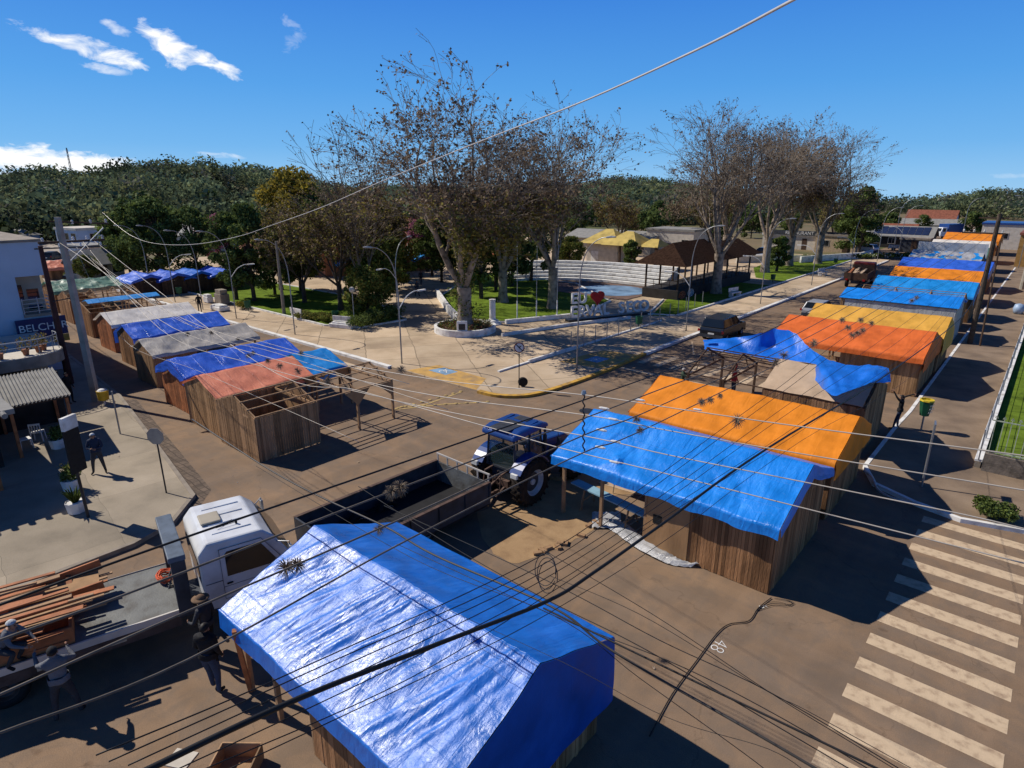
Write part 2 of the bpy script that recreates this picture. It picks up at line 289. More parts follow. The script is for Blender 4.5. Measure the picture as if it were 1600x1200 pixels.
# ------------------------------------------------------------------ ground
def ground_mat(name, base, spots, sc1, crack=0, strips=None):
    m = bpy.data.materials.new(name); m.use_nodes = True; nt = m.node_tree; N = nt.nodes; L = nt.links; b = N['Principled BSDF']; b.inputs['Roughness'].default_value = .9; b.inputs['Specular IOR Level'].default_value = .2
    tc = N.new('ShaderNodeTexCoord')
    n = N.new('ShaderNodeTexNoise'); n.inputs['Scale'].default_value = sc1; n.inputs['Detail'].default_value = 9; n.inputs['Roughness'].default_value = .6; L.new(tc.outputs['Object'], n.inputs[0])
    r = ramp(nt, [(.3, spots[0]), (.5, base), (.72, spots[1])]); L.new(n.outputs[0], r.inputs[0])
    n2 = N.new('ShaderNodeTexNoise'); n2.inputs['Scale'].default_value = 40; n2.inputs['Detail'].default_value = 6; L.new(tc.outputs['Object'], n2.inputs[0])
    mr = N.new('ShaderNodeMapRange'); mr.inputs[3].default_value = .72; mr.inputs[4].default_value = 1.28; L.new(n2.outputs[0], mr.inputs[0])
    mx = N.new('ShaderNodeMix'); mx.data_type = 'RGBA'; mx.blend_type = 'MULTIPLY'; mx.inputs[0].default_value = 1; L.new(r.outputs[0], mx.inputs[6]); L.new(mr.outputs[0], mx.inputs[7])
    out = mx.outputs[2]
    if strips:
        # dust, repaired patches and wheel tracks
        n5 = N.new('ShaderNodeTexNoise'); n5.inputs['Scale'].default_value = .9; n5.inputs['Detail'].default_value = 8; n5.inputs['Roughness'].default_value = .7; n5.inputs['Distortion'].default_value = .8; L.new(tc.outputs['Object'], n5.inputs[0])
        r5 = ramp(nt, [(.42, (0, 0, 0)), (.58, (1, 1, 1))]); L.new(n5.outputs[0], r5.inputs[0])
        f5 = N.new('ShaderNodeMath'); f5.operation = 'MULTIPLY'; f5.inputs[1].default_value = .42; L.new(r5.outputs[0], f5.inputs[0])
        m5 = N.new('ShaderNodeMix'); m5.data_type = 'RGBA'; L.new(f5.outputs[0], m5.inputs[0]); L.new(out, m5.inputs[6]); m5.inputs[7].default_value = (.135, .112, .092, 1); out = m5.outputs[2]
        mp5 = N.new('ShaderNodeMapping'); mp5.inputs['Scale'].default_value = (1.3, .05, 1); L.new(tc.outputs['Object'], mp5.inputs[0]); n6 = N.new('ShaderNodeTexNoise'); n6.inputs['Scale'].default_value = 1; n6.inputs['Detail'].default_value = 5; L.new(mp5.outputs[0], n6.inputs[0])
        mp7 = N.new('ShaderNodeMapping'); mp7.inputs['Scale'].default_value = (.06, 1.2, 1); L.new(tc.outputs['Object'], mp7.inputs[0]); n7 = N.new('ShaderNodeTexNoise'); n7.inputs['Scale'].default_value = 1; n7.inputs['Detail'].default_value = 5; L.new(mp7.outputs[0], n7.inputs[0])
        ad = N.new('ShaderNodeMath'); ad.operation = 'ADD'; L.new(n6.outputs[0], ad.inputs[0]); L.new(n7.outputs[0], ad.inputs[1]); mr6 = N.new('ShaderNodeMapRange'); mr6.inputs[1].default_value = .8; mr6.inputs[2].default_value = 1.2; mr6.inputs[3].default_value = .88; mr6.inputs[4].default_value = 1.10; L.new(ad.outputs[0], mr6.inputs[0])
        m6 = N.new('ShaderNodeMix'); m6.data_type = 'RGBA'; m6.blend_type = 'MULTIPLY'; m6.inputs[0].default_value = 1; L.new(out, m6.inputs[6]); L.new(mr6.outputs[0], m6.inputs[7]); out = m6.outputs[2]
        # fine cracks and oil spots
        vo = N.new('ShaderNodeTexVoronoi'); vo.feature = 'DISTANCE_TO_EDGE'; vo.inputs['Scale'].default_value = .17
        nd5 = N.new('ShaderNodeTexNoise'); nd5.inputs['Scale'].default_value = 2.2; nd5.inputs['Detail'].default_value = 5; L.new(tc.outputs['Object'], nd5.inputs[0])
        va5 = N.new('ShaderNodeVectorMath'); va5.operation = 'MULTIPLY_ADD'; va5.inputs[1].default_value = (.9, .9, 0); L.new(nd5.outputs['Color'], va5.inputs[0]); L.new(tc.outputs['Object'], va5.inputs[2]); L.new(va5.outputs[0], vo.inputs[0])
        rc = ramp(nt, [(.0, (.6, .6, .6)), (.0015, (.68, .68, .68)), (.004, (1, 1, 1))]); L.new(vo.outputs[0], rc.inputs[0])
        n8 = N.new('ShaderNodeTexNoise'); n8.inputs['Scale'].default_value = 1.7; n8.inputs['Detail'].default_value = 3; L.new(tc.outputs['Object'], n8.inputs[0]); r8 = ramp(nt, [(.26, (.55, .5, .47)), (.34, (1, 1, 1))]); L.new(n8.outputs[0], r8.inputs[0])
        for q_, fac in ((rc, .5), (r8, .5)):
            m7 = N.new('ShaderNodeMix'); m7.data_type = 'RGBA'; m7.blend_type = 'MULTIPLY'; m7.inputs[0].default_value = fac; L.new(out, m7.inputs[6]); L.new(q_.outputs[0], m7.inputs[7]); out = m7.outputs[2]
    if crack:
        br = N.new('ShaderNodeTexBrick'); br.offset = 0; br.inputs['Scale'].default_value = 1; br.inputs['Brick Width'].default_value = crack[0]; br.inputs['Row Height'].default_value = crack[1]; br.inputs['Mortar Size'].default_value = crack[2]; br.inputs['Mortar Smooth'].default_value = .3
        mp = N.new('ShaderNodeMapping'); mp.inputs['Rotation'].default_value = (0, 0, crack[3]); L.new(tc.outputs['Object'], mp.inputs[0])
        nd = N.new('ShaderNodeTexNoise'); nd.inputs['Scale'].default_value = .8; L.new(tc.outputs['Object'], nd.inputs[0])
        va = N.new('ShaderNodeVectorMath'); va.operation = 'MULTIPLY_ADD'; va.inputs[1].default_value = (.25, .25, 0); L.new(nd.outputs['Color'], va.inputs[0]); L.new(mp.outputs[0], va.inputs[2]); L.new(va.outputs[0], br.inputs[0])
        m2 = N.new('ShaderNodeMix'); m2.data_type = 'RGBA'; L.new(br.outputs['Fac'], m2.inputs[0]); L.new(out, m2.inputs[6]); m2.inputs[7].default_value = (*[c*.45 for c in base], 1); out = m2.outputs[2]
        # each slab its own tone
        br.inputs['Color1'].default_value = (.8, .8, .8, 1); br.inputs['Color2'].default_value = (1.12, 1.1, 1.08, 1)
        m3 = N.new('ShaderNodeMix'); m3.data_type = 'RGBA'; m3.blend_type = 'MULTIPLY'; m3.inputs[0].default_value = .8; L.new(out, m3.inputs[6]); L.new(br.outputs['Color'], m3.inputs[7]); 
        m4 = N.new('ShaderNodeMix'); m4.data_type = 'RGBA'; L.new(br.outputs['Fac'], m4.inputs[0]); L.new(m3.outputs[2], m4.inputs[6]); m4.inputs[7].default_value = (*[c*.5 for c in base], 1); out = m4.outputs[2]
    L.new(out, b.inputs['Base Color'])
    bp = N.new('ShaderNodeBump'); bp.inputs['Strength'].default_value = .4; bp.inputs['Distance'].default_value = .02; L.new(n2.outputs[0], bp.inputs['Height']); L.new(bp.outputs[0], b.inputs['Normal'])
    return m
M_asph = ground_mat('asphalt_dusty', (.235, .158, .10), ((.175, .124, .086), (.29, .19, .115)), .16, strips=1)
M_plaza = ground_mat('plaza_concrete', (.50, .385, .26), ((.36, .27, .18), (.60, .48, .34)), .35, crack=(3.4, 3.4, .035, .62))
M_walk = ground_mat('sidewalk_concrete', (.33, .28, .21), ((.24, .205, .155), (.40, .34, .26)), .5, crack=(3.6, 3.1, .006, .1))
M_walkr = ground_mat('sidewalk_asphalt', (.22, .16, .11), ((.15, .11, .08), (.29, .215, .15)), .6)
M_earth = ground_mat('bare_earth', (.16, .13, .07), ((.05, .08, .02), (.22, .15, .09)), .05)
M_sand = ground_mat('spilled_sawdust', (.34, .22, .115), ((.24, .15, .08), (.42, .28, .15)), 1.2)
M_gutter = ground_mat('gutter_stone', (.14, .105, .08), ((.09, .07, .055), (.19, .145, .11)), 3, crack=(.35, .25, .02, 0))
M_ramp = mat('yellow_ramp_paint', (.50, .30, .09), .85, .3, 1.5, .2, 25, dark=(.30, .20, .11))
M_yel = mat('yellow_kerb_paint', (.52, .30, .05), .8, .25, 3, .1, 20, dark=(.25, .15, .06))
M_mark = mat('worn_road_paint', (.54, .41, .27), .85, .10, 4.5, .2, 30, dark=(.33, .23, .15), det=12)
M_marky = mat('worn_yellow_paint', (.42, .30, .12), .85, .25, 2.5, dark=(.2, .15, .09))
def sheet(name, pts, z, m, **k):
    mb = MB(); mb.add([(p[0], p[1], z) for p in pts], [tuple(range(len(pts)))]); o = struct(name, mb, m, fix=False, **k)
    if o.data.polygons[0].normal.z < 0: o.data.flip_normals()
    return o
# terrain: polar sheet around the camera, flat near, rising into wooded hills behind the town
def elev(px, py, r):
    d = ray(px, py); return H + r*d.z/math.hypot(d.x, d.y)
def bear(px, py):
    d = ray(px, py); return math.atan2(-d.x, d.y)       # counter-clockwise from +Y
SKY = [(-260, 262, 400), (0, 268, 400), (60, 262, 400), (120, 272, 400), (200, 258, 400), (290, 254, 400), (400, 262, 420), (470, 280, 430), (560, 292, 450), (680, 292, 480), (800, 290, 500), (900, 285, 520), (960, 280, 520), (1060, 287, 540), (1160, 298, 560), (1300, 322, 620), (1345, 316, 700), (1395, 324, 720), (1440, 312, 700), (1500, 300, 650), (1560, 292, 620), (1640, 296, 600), (1900, 305, 600)]
SK = sorted([(bear(x, y), r, elev(x, y-(3 if x < 1250 else 0), r)-8) for x, y, r in SKY])
def ridge(a):
    if a <= SK[0][0]: return SK[0][1], SK[0][2]
    if a >= SK[-1][0]: return SK[-1][1], SK[-1][2]
    for p, q in zip(SK, SK[1:]):
        if p[0] <= a <= q[0]:
            t = (a-p[0])/(q[0]-p[0]); t = t*t*(3-2*t); return p[1]+(q[1]-p[1])*t, p[2]+(q[2]-p[2])*t
def terrain(x, y):
    r = math.hypot(x, y); a = math.atan2(-x, y)
    if a < SK[0][0]-.6 or a > SK[-1][0]+.6 or r < 120: return 0.
    rr, zz = ridge(a); r0 = rr*(.40 if a > .2 else .52)
    t = min(1, max(0, (r-r0)/(rr-r0))); t = t*t*(3-2*t)
    z = zz*t
    if r > rr: z = zz*(1-.35*min(1, (r-rr)/400))-min(160, max(0, r-rr-60)*.07)
    return z + (1.5*nz(x, y, 0, .02)+2.5*nz(x, y, 5, .008))*min(1, max(0, (r-r0)/80))
mb = MB(); rs = [0, 30, 60, 90, 120]+[120+14*i for i in range(1, 50)]+[900, 1100, 1500, 2200, 3200, 5000]; na = 300
vs = []
for r in rs:
    for k in range(na):
        a = 2*math.pi*k/na; x, y = -r*math.sin(a), r*math.cos(a); vs.append((x, y, terrain(x, y)-.02))
mb.add(vs, [(i*na+k, (i+1)*na+k, (i+1)*na+(k+1) % na, i*na+(k+1) % na) for i in range(len(rs)-1) for k in range(na)])
struct('ground', mb, M_earth, smooth=True, fix=False)
# streets
sheet('asphalt_road', [(-95, -30), (60, -30), (60, 35), (-.6, 35), (-.6, 260), (-26, 260), (-26, 30), (-95, 30)], 0, M_asph)
def kerb(name, pts, wdt=.28, h=.14, m=None, closed=False, z=0):
    pts = [Vector((p[0], p[1], 0)) for p in pts]; mb = MB(); n = len(pts); L_, R_ = [], []
    for i, p in enumerate(pts):
        a = pts[max(i-1, 0)] if not closed else pts[i-1]; b = pts[min(i+1, n-1)] if not closed else pts[(i+1) % n]
        d = (b-a).normalized(); q = Vector((-d.y, d.x, 0))*wdt/2; L_.append(p+q); R_.append(p-q)
    vs = []
    for l, r in zip(L_, R_): vs += [(l.x, l.y, z-.03), (l.x, l.y, z+h), (r.x, r.y, z+h), (r.x, r.y, z-.03)]
    fs = []
    for i in range(n if closed else n-1):
        j = (i+1) % n
        for k in range(4): fs.append((i*4+k, i*4+(k+1) % 4, j*4+(k+1) % 4, j*4+k))
    if not closed: fs += [(0, 1, 2, 3), ((n-1)*4+3, (n-1)*4+2, (n-1)*4+1, (n-1)*4)]
    mb.add(vs, fs); return struct(name, mb, m or M_white)
def spl(pts, n=6):
    pts = [Vector(p) for p in pts]; out = []
    for i in range(len(pts)-1):
        p0, p1, p2, p3 = pts[max(i-1, 0)], pts[i], pts[i+1], pts[min(i+2, len(pts)-1)]
        for k in range(n):
            t = k/n; out.append(.5*((2*p1)+(p2-p0)*t+(2*p0-5*p1+4*p2-p3)*t*t+(3*p1-p0-3*p2+p3)*t**3))
    return out+[pts[-1]]
corner = [(-23.3, 24.0), (-22.0, 24.15), (-21.0, 24.9), (-20.5, 26.0), (-20.25, 28), (-20.15, 31), (-20.2, 34), (-20.4, 37.7)]
plaza_edge = [(-110, 23.9), (-31.3, 23.9)]+[tuple(p)[:2] for p in spl([(x, y, 0) for x, y in [(-31.3, 23.9), (-27, 23.9)]+corner], 3)]+[(-20.4, 118)]
PZ = .12
mbp = MB(); top = [(p[0], p[1], PZ) for p in plaza_edge]+[(-110, 118, PZ)]; n = len(top)
mbp.add(top+[(p[0], p[1], -.02) for p in top], [tuple(range(n))]+[(i, n+i, n+(i+1) % n, (i+1) % n) for i in range(n)])
struct('plaza_pavement', mbp, M_plaza, fix=True)
kerb('kerb', [(-96, 23.85), (-31.1, 23.85)], .34, .17)
kerb('kerb', [(-20.38, 37.7), (-20.38, 116)], .34, .17)
kerb('kerb', [tuple(p)[:2] for p in spl([(x, y, 0) for x, y in corner], 4)], .3, .15, M_yel)
sheet('painted_ramp', [(-29.6, 24.0), (-29.0, 26.2), (-24.6, 26.0), (-23.5, 24.0)], PZ+.006, M_ramp)
sheet('painted_ramp', [(-20.5, 32.4), (-23.6, 32.0), (-23.0, 36.5), (-20.5, 37)], PZ+.006, M_ramp)
M_bluep = mat('blue_floor_paint', (.20, .33, .48), .8, .3, 2)
sheet('painted_ramp', [(-28.6, 24.9), (-28.3, 26.0), (-26.9, 25.9), (-27.0, 24.9)], PZ+.010, M_bluep)
sheet('painted_ramp', [(-22.6, 33.4), (-22.5, 34.8), (-21.4, 34.8), (-21.5, 33.4)], PZ+.010, M_bluep)
M_wmark = mat('white_symbol_paint', (.7, .7, .68), .8, .2, 3)
def access_mark(cx, cy, s, rot):
    mb = MB(); a = [Vector((math.cos(t), math.sin(t)))*.32*s for t in [i*.35 for i in range(1, 14)]]
    for p, q in zip(a, a[1:]): mb.bar((p.x, p.y, 0), (q.x, q.y, 0), .08*s, .004)
    for p, q in (((0, .55), (0, .05)), ((0, .05), (.3, .02)), ((.3, .02), (.45, -.3)), ((0, .35), (.25, .33))): mb.bar((p[0]*s, p[1]*s, .001), (q[0]*s, q[1]*s, .001), .09*s, .004)
    mb.lathe([(.07*s, 0), (.07*s, .004)], (0, .68*s, 0), 10)
    o = struct('access_symbol', mb, M_wmark, loc=(cx, cy, PZ+.014), rz=rot)
access_mark(-27.7, 25.35, .75, .4); access_mark(-22, 34, .7, 1.6)
# inner plaza edging and lawns
kerb('lawn_edging', [(-24.95, 27.5), (-24.85, 48.5)], .16, .10, z=PZ); kerb('lawn_edging', [(-24.85, 51.5), (-24.7, 112)], .18, .14, z=PZ)
def lawn(name, pts, z=PZ+.05):
    mb = MB(); n = len(pts); mb.add([(p[0], p[1], z) for p in pts]+[(p[0], p[1], 0) for p in pts], [tuple(range(n))]+[(i, n+i, n+(i+1) % n, (i+1) % n) for i in range(n)])
    return struct(name, mb, M_grass)
LAWNS = [[(-34.4, 39.2), (-32.6, 44.6), (-31.5, 45.6), (-33.5, 54), (-43.5, 62), (-60, 62), (-49.2, 45.2), (-38.4, 36.7)],
         [(-25.0, 51.6), (-24.95, 76), (-29.4, 76), (-29.6, 58.5), (-26.6, 50.2)],
         [(-25, 80), (-25, 116), (-36, 116), (-33, 92), (-29, 82)],
         [(-42.3, 29.6), (-45.2, 28.2), (-92, 28.2), (-92, 38), (-52, 38.4), (-43, 34.6), (-41.9, 34.2)]]
for l in LAWNS: lawn('lawn', l)
for l in (LAWNS[0], LAWNS[3]): kerb('lawn_edging', l, .16, .14, closed=True, z=PZ)
kerb('lawn_edging', [(-24.95, 51.4), (-27.2, 50.4), (-29.9, 58.5)], .16, .12, z=PZ)
# left pavement (south side of the left street) and its corner
pav = [(-96, 12.6), (-56, 11.6), (-37.7, 10.3), (-30, 9.1), (-22.6, 7.9), (-21.2, 6.6), (-20.7, 5.2), (-20.65, 1.7), (-20.65, -20), (-96, -20)]
mb = MB(); n = len(pav); mb.add([(p[0], p[1], .13) for p in pav]+[(p[0], p[1], -.02) for p in pav], [tuple(range(n))]+[(i, n+i, n+(i+1) % n, (i+1) % n) for i in range(n)])
struct('sidewalk', mb, M_walk)
kerb('kerb', pav[:9], .16, .15, M_conc)
sheet('gutter', [(-37, 10.35), (-36.8, 10.8), (-22.8, 8.65), (-21.7, 7.7), (-21.9, 7.4), (-22.6, 8.0), (-30, 9.2)], .004, M_gutter)
# right pavement by the fence
rp = [(-4.15, 118), (-4.1, 36), (-4.2, 33.5), (-4.25, 27.2), (-3.6, 25.7), (-2.1, 24.95), (-.7, 24.6), (1.0, 25.1), (12, 27), (60, 27), (60, 118)]
mb = MB(); n = len(rp); mb.add([(p[0], p[1], .13) for p in rp]+[(p[0], p[1], -.02) for p in rp], [tuple(range(n))]+[(i, n+i, n+(i+1) % n, (i+1) % n) for i in range(n)])
struct('sidewalk', mb, M_walkr)
kerb('kerb', rp[:9], .16, .15, M_white)
# road markings
mb = MB()
for i in range(12):
    y = 24.25-1.14*i; mb.grid(lambda u, v, y=y: (-1.72+2.93*u, y+.5*v-.5-.02, .004), 1, 1)
struct('zebra_crossing', mb, M_mark, fix=False)
mb = MB()
for i in range(9): x = -36.4+i*1.05-.02; mb.grid(lambda u, v, x=x, i=i: (-36.5+.0*v+(.5*u), 12.5+i*1.25+.5*v, .004), 1, 1)
for i in range(8): mb.grid(lambda u, v, i=i: (-34.8+2.6*u, 22.9-1.15*i-.5*v, .004), 1, 1)
struct('zebra_crossing', mb, M_mark, fix=False)
mb = MB()
for i in range(8): mb.grid(lambda u, v, i=i: (-19.8+1.15*i+.5*u, 35.6+3.0*v, .004), 1, 1)
struct('zebra_crossing', mb, M_mark, fix=False)
mb = MB(); mb.grid(lambda u, v: (-19.9+7*u, 33.6+.35*v, .005), 1, 1)
for a, b in (((-17.8, 40), (-19.6, 43.5)), ((-17.0, 39.8), (-14.2, 39.8)), ((-17.8, 40), (-15.0, 43.5))):
    mb.bar((*a, .006), (*b, .006), .12, .004)
struct('road_line', mb, M_mark, fix=False)
mb = MB(); pts = [G(620, 637), G(665, 632), G(722, 612)]
for p, q in zip(pts, pts[1:]): mb.bar((p.x, p.y, .006), (q.x, q.y, .006), .14, .004)
pts = [G(620, 640), G(690, 632), G(765, 628)]
for p, q in zip(pts, pts[1:]): mb.bar((p.x, p.y, .009), (q.x, q.y, .009), .14, .004)
struct('road_line', mb, M_marky, fix=False)
mb = MB()
for a, b, n in (((620, 639), (720, 612), 8), ((628, 636), (762, 628), 8)):
    pa, pb = G(*a), G(*b)
    for i in range(n+1):
        p = pa.lerp(pb, i/n); mb.lathe([(.11, .005), (.10, .035), (.05, .05)], (p.x, p.y, 0), 8)
struct('road_studs', mb, M_marky)
mb = MB(); mb.grid(lambda u, v: (-17.9+.9*u, 26.3+.65*v, .005), 1, 1); mb.v = [(-16.9+.42*math.cos(a), 25.5+.42*math.sin(a), .005) for a in [i*.4 for i in range(16)]]; mb.f = [tuple(range(16))]; mb.m = [0]
struct('manhole_cover', mb, M_dmetal, fix=False)
# chalk number on the road: "48"
for body, s, pos, rot in (('48', .5, G(1123, 1009, .006), .9-3.14),):
    o = textobj('chalk_number', body, s, M_wmark, None, pos, (0, 0, YAW-2.3), .001, bold=-.012); o['kind'] = 'structure'
o = textobj('chalk_number', '5', .3, M_wmark, None, G(1192, 948, .006), (0, 0, YAW-1.4), .001); o['kind'] = 'structure'
# spilled sawdust patch under the tractor
mb = MB(); c = [(745, 800), (760, 850), (800, 880), (845, 866), (890, 848), (940, 820), (965, 800), (960, 775), (1010, 770), (1010, 745), (960, 728), (880, 740), (800, 780)]
pp = [G(x, y, .005) for x, y in c]; pp = spl([tuple(p) for p in pp+[pp[0]]], 5)[:-1]; mb.add([(p.x+.1*nz(p.x, p.y, 1, 3), p.y+.1*nz(p.x, p.y, 2, 3), .005) for p in pp], [tuple(range(len(pp)))])
struct('sawdust_patch', mb, M_sand, fix=False)
# far end of the left street climbing the hill
M_far = mat('far_road_dust', (.36, .31, .26), .9, .15, .1)
mb = MB(); cl = [G(150, 450), G(125, 430), G(100, 405), G(85, 390)]; e = cl[-1]; d = (cl[-1]-cl[-2]).normalized()
pts = [tuple(p) for p in cl]
for px, py, r in ((72, 378, 165), (62, 369, 200)):
    dd = ray(px, py); dd.z = 0; dd.normalize(); pts.append((dd.x*r, dd.y*r, 0))
pl = spl(pts, 5); vs = []
for i, p in enumerate(pl):
    a = pl[max(i-1, 0)]; b = pl[min(i+1, len(pl)-1)]; d = (b-a).normalized(); q = Vector((-d.y, d.x, 0))*4.2
    for s in (-1, 1):
        P_ = p+q*s; vs.append((P_.x, P_.y, terrain(P_.x, P_.y)+.12+.15*(math.hypot(P_.x, P_.y) > 120)))
mb.add(vs, [(2*i, 2*i+1, 2*i+3, 2*i+2) for i in range(len(pl)-1)]); struct('hill_road', mb, M_far)
# grass behind the right fence
sheet('lawn', [(-.6, 30.2), (40, 30.2), (60, 100), (-.6, 112)], .2, M_grass)
# hillside forest: thousands of crowns read as one mass
def leaf_arrays(cen, rad, nper, size, rg, squash=.75):
    cen = np.asarray(cen); rad = np.asarray(rad); K = len(cen)*nper
    d = rg.normal(size=(K, 3)); d /= np.linalg.norm(d, axis=1)[:, None]; rr = rg.random(K)**.35
    c = np.repeat(cen, nper, 0)+d*rr[:, None]*np.repeat(rad, nper)[:, None]*np.array([1, 1, squash])
    return c, d
def quads_from(c, nrm, size, rg, flat=.6):
    K = len(c); n = nrm*flat+rg.normal(size=(K, 3))*.6; n /= np.linalg.norm(n, axis=1)[:, None]
    t = np.cross(n, rg.normal(size=(K, 3))); t /= np.linalg.norm(t, axis=1)[:, None]; b = np.cross(n, t)
    s = (size*(.6+.8*rg.random(K)))[:, None]; t = t*s; b = b*s*.7
    v = np.stack([c-t, c-b, c+t, c+b], 1).reshape(-1, 3)
    return v
def mesh_quads(name, v, mats, parent=None, midx=None):
    K = len(v)//4; me = bpy.data.meshes.new(name); me.vertices.add(len(v)); me.vertices.foreach_set('co', v.astype(np.float32).ravel())
    me.loops.add(len(v)); me.loops.foreach_set('vertex_index', np.arange(len(v), dtype=np.int32)); me.polygons.add(K)
    me.polygons.foreach_set('loop_start', np.arange(0, len(v), 4, dtype=np.int32)); me.polygons.foreach_set('loop_total', np.full(K, 4, dtype=np.int32))
    for m in mats: me.materials.append(m)
    if midx is not None: me.polygons.foreach_set('material_index', midx.astype(np.int32))
    me.update(calc_edges=True); o = bpy.data.objects.new(name, me); COL.objects.link(o); o.parent = parent; return o
rg = np.random.default_rng(3)
M_leaff2 = mat('leaf_forest_dark', (.085, .12, .075), .95, .6, .03, island=.6, trans=.3, spec=.02); M_leaff3 = mat('leaf_forest_olive', (.16, .175, .08), .95, .6, .03, island=.6, trans=.4, spec=.02); M_leaff4 = mat('leaf_forest_grey', (.15, .15, .115), .95, .5, .03, island=.6, trans=.3, spec=.02)
cen = []; rad = []
a0, a1 = bear(1750, 300)-.02, bear(-200, 300)+.05
for i in range(30000):
    if len(cen) > 6500: break
    a = a0+(a1-a0)*rg.random(); rr, zz = ridge(a); r = rr*(.40+.64*rg.random()) if a > .2 else rr*(.5+.56*rg.random()); x, y = -r*math.sin(a), r*math.cos(a)
    if nz(x, y, 3, .012) < -.30 and r < rr*.9: continue
    if a < bear(1290, 330) and nz(x, y, 9, .006) < -.15 and r < rr*.92: continue
    s = 1.9+2.3*rg.random()+2.8*rg.random()**3*(1+.3*nz(x, y, 8, .02)); cen.append((x, y, terrain(x, y)+s*.7+.5)); rad.append(s)
c, d = leaf_arrays(cen, rad, 90, 1, rg, .9); size = np.repeat(np.array(rad), 90)*.115
o = mesh_quads('hillside_forest', quads_from(c, d, size, rg, .9), [M_leaff, M_leaff2, M_leaff3, M_leaff4], None, np.repeat(rg.choice(4, len(cen), p=[.45, .25, .18, .12]), 90)); tag(o, 'dense dark green forest covering the hills behind the town', 'forest', kind='stuff')
# ------------------------------------------------------------------ market booths (local X = length, room at +X end, local Y = width)
def boards(mb, p, q, z0, z1f, bw=.11, t=.025, gap=.004, seed=0):
    """vertical boards from p to q (2D); z1f(u) gives the top height"""
    p, q = Vector((*p, 0)), Vector((*q, 0)); d = q-p; Ln = d.length; n = max(1, round(Ln/bw)); d.normalize(); nr = Vector((-d.y, d.x, 0)); r_ = random.Random(seed)
    for i in range(n):
        a, b = Ln*i/n+gap, Ln*(i+1)/n-gap; o = nr*r_.uniform(-.006, .006); zz0 = z0+r_.uniform(0, .03)
        vs = []
        for s in (-t/2, t/2):
            for u, z in ((a, zz0), (b, zz0), (b, z1f(b/Ln)), (a, z1f(a/Ln))):
                P_ = p+d*u+nr*s+o; vs.append((P_.x, P_.y, z))
        mb.add(vs, [(0, 1, 2, 3), (7, 6, 5, 4), (0, 4, 5, 1), (1, 5, 6, 2), (2, 6, 7, 3), (3, 7, 4, 0)])
def tarp(name, root, m, x0, x1, W, ez, rz, ov=.28, skf=.3, skb=.3, e0=0., e1=0., seed=0, res=.11, wob=.035, sag=.03, ends=None, tilt=0., thing_=None, jag=.025, droop0=0., flat=None, folds=(), cm=None):
    """sheet draped over the ridge: skirts hang at both eaves, optional curtains over the gable ends"""
    hw = W/2+ov; drop = (rz-ez)*ov/(W/2); ze = ez-drop
    prof = [(-hw-.03, ze-skf), (-hw, ze), (0, rz), (hw, ze), (hw+.03, ze-skb)]
    Ls = [math.dist(prof[i], prof[i+1]) for i in range(4)]; T = sum(Ls)
    def P2(s):
        s *= T
        for i in range(4):
            if s <= Ls[i] or i == 3: t = min(1, s/max(Ls[i], 1e-6)); a, b = prof[i], prof[i+1]; return a[0]+(b[0]-a[0])*t, a[1]+(b[1]-a[1])*t, i, t
            s -= Ls[i]
    nu = max(6, int((x1-x0)/res)); nv = max(8, int(T/res)); sv = seed*7.3
    def f(u, v):
        y, z, i, t = P2(v); x = x0+(x1-x0)*u
        n1 = nz(x, y, sv, 1.1)*wob+nz(x, y, sv+9, 3.4)*wob*.35
        if i in (1, 2): z += n1*.9-sag*math.sin(math.pi*t)*(.5+.5*math.sin(x*2*math.pi/1.9+seed))*.8-sag*.3
        else: y += nz(x, 0, sv, .8)*wob*.8*(1 if i == 0 else -1); 
        if i == 0: z += (1-t)*(jag*nz(x, 0, sv+3, 1.3)+jag*.25*nz(x, 0, sv+5, 3))
        if i == 3: z += t*(jag*nz(x, 0, sv+4, 1.3))
        if i != 0 and i != 3: z += .0
        for fx, fy, ang, amp, wd, ln in folds:
            dx, dy = x-fx, y-fy; a_ = dx*math.cos(ang)+dy*math.sin(ang); b_ = -dx*math.sin(ang)+dy*math.cos(ang)+.06*nz(a_, fx, 2, 1.2)
            z += amp*math.exp(-(b_/wd)**2)*math.exp(-(a_/ln)**4)
        x += .04*nz(y, 0, sv+2, .5)*abs(2*u-1)**8
        z += tilt*(u-.5)-droop0*max(0, 1-u*5)**2
        return (x, y, z)
    mb = MB(); mb.grid(f, nu, nv)
    for xe, dep, sgn in ((x0, e0, -1), (x1, e1, 1)):
        if dep <= 0: continue
        m_ = 14
        def g(u, v, xe=xe, dep=dep, sgn=sgn):
            base = f(0 if sgn < 0 else 1, Ls[0]/T+(T-Ls[0]-Ls[3])/T*v); dd = dep*(1+.12*nz(base[1], 0, sv+seed, 1.0))
            if flat is not None and sgn > 0: dd = base[2]-flat-.12*nz(base[1], 0, sv, .8)
            dd = dd*(.55+.45*math.cos((v-.5)*math.pi*.9)) if dep < .9 else dd
            return (base[0]+sgn*(.02+.04*math.sin(u*2)+.025*u*nz(base[1], u*2, sv, 2)), base[1], base[2]-dd*u)
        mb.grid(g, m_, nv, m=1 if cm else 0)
    o = mb.build(name, [m, cm] if cm else m, root, smooth=True, fix=False); return o
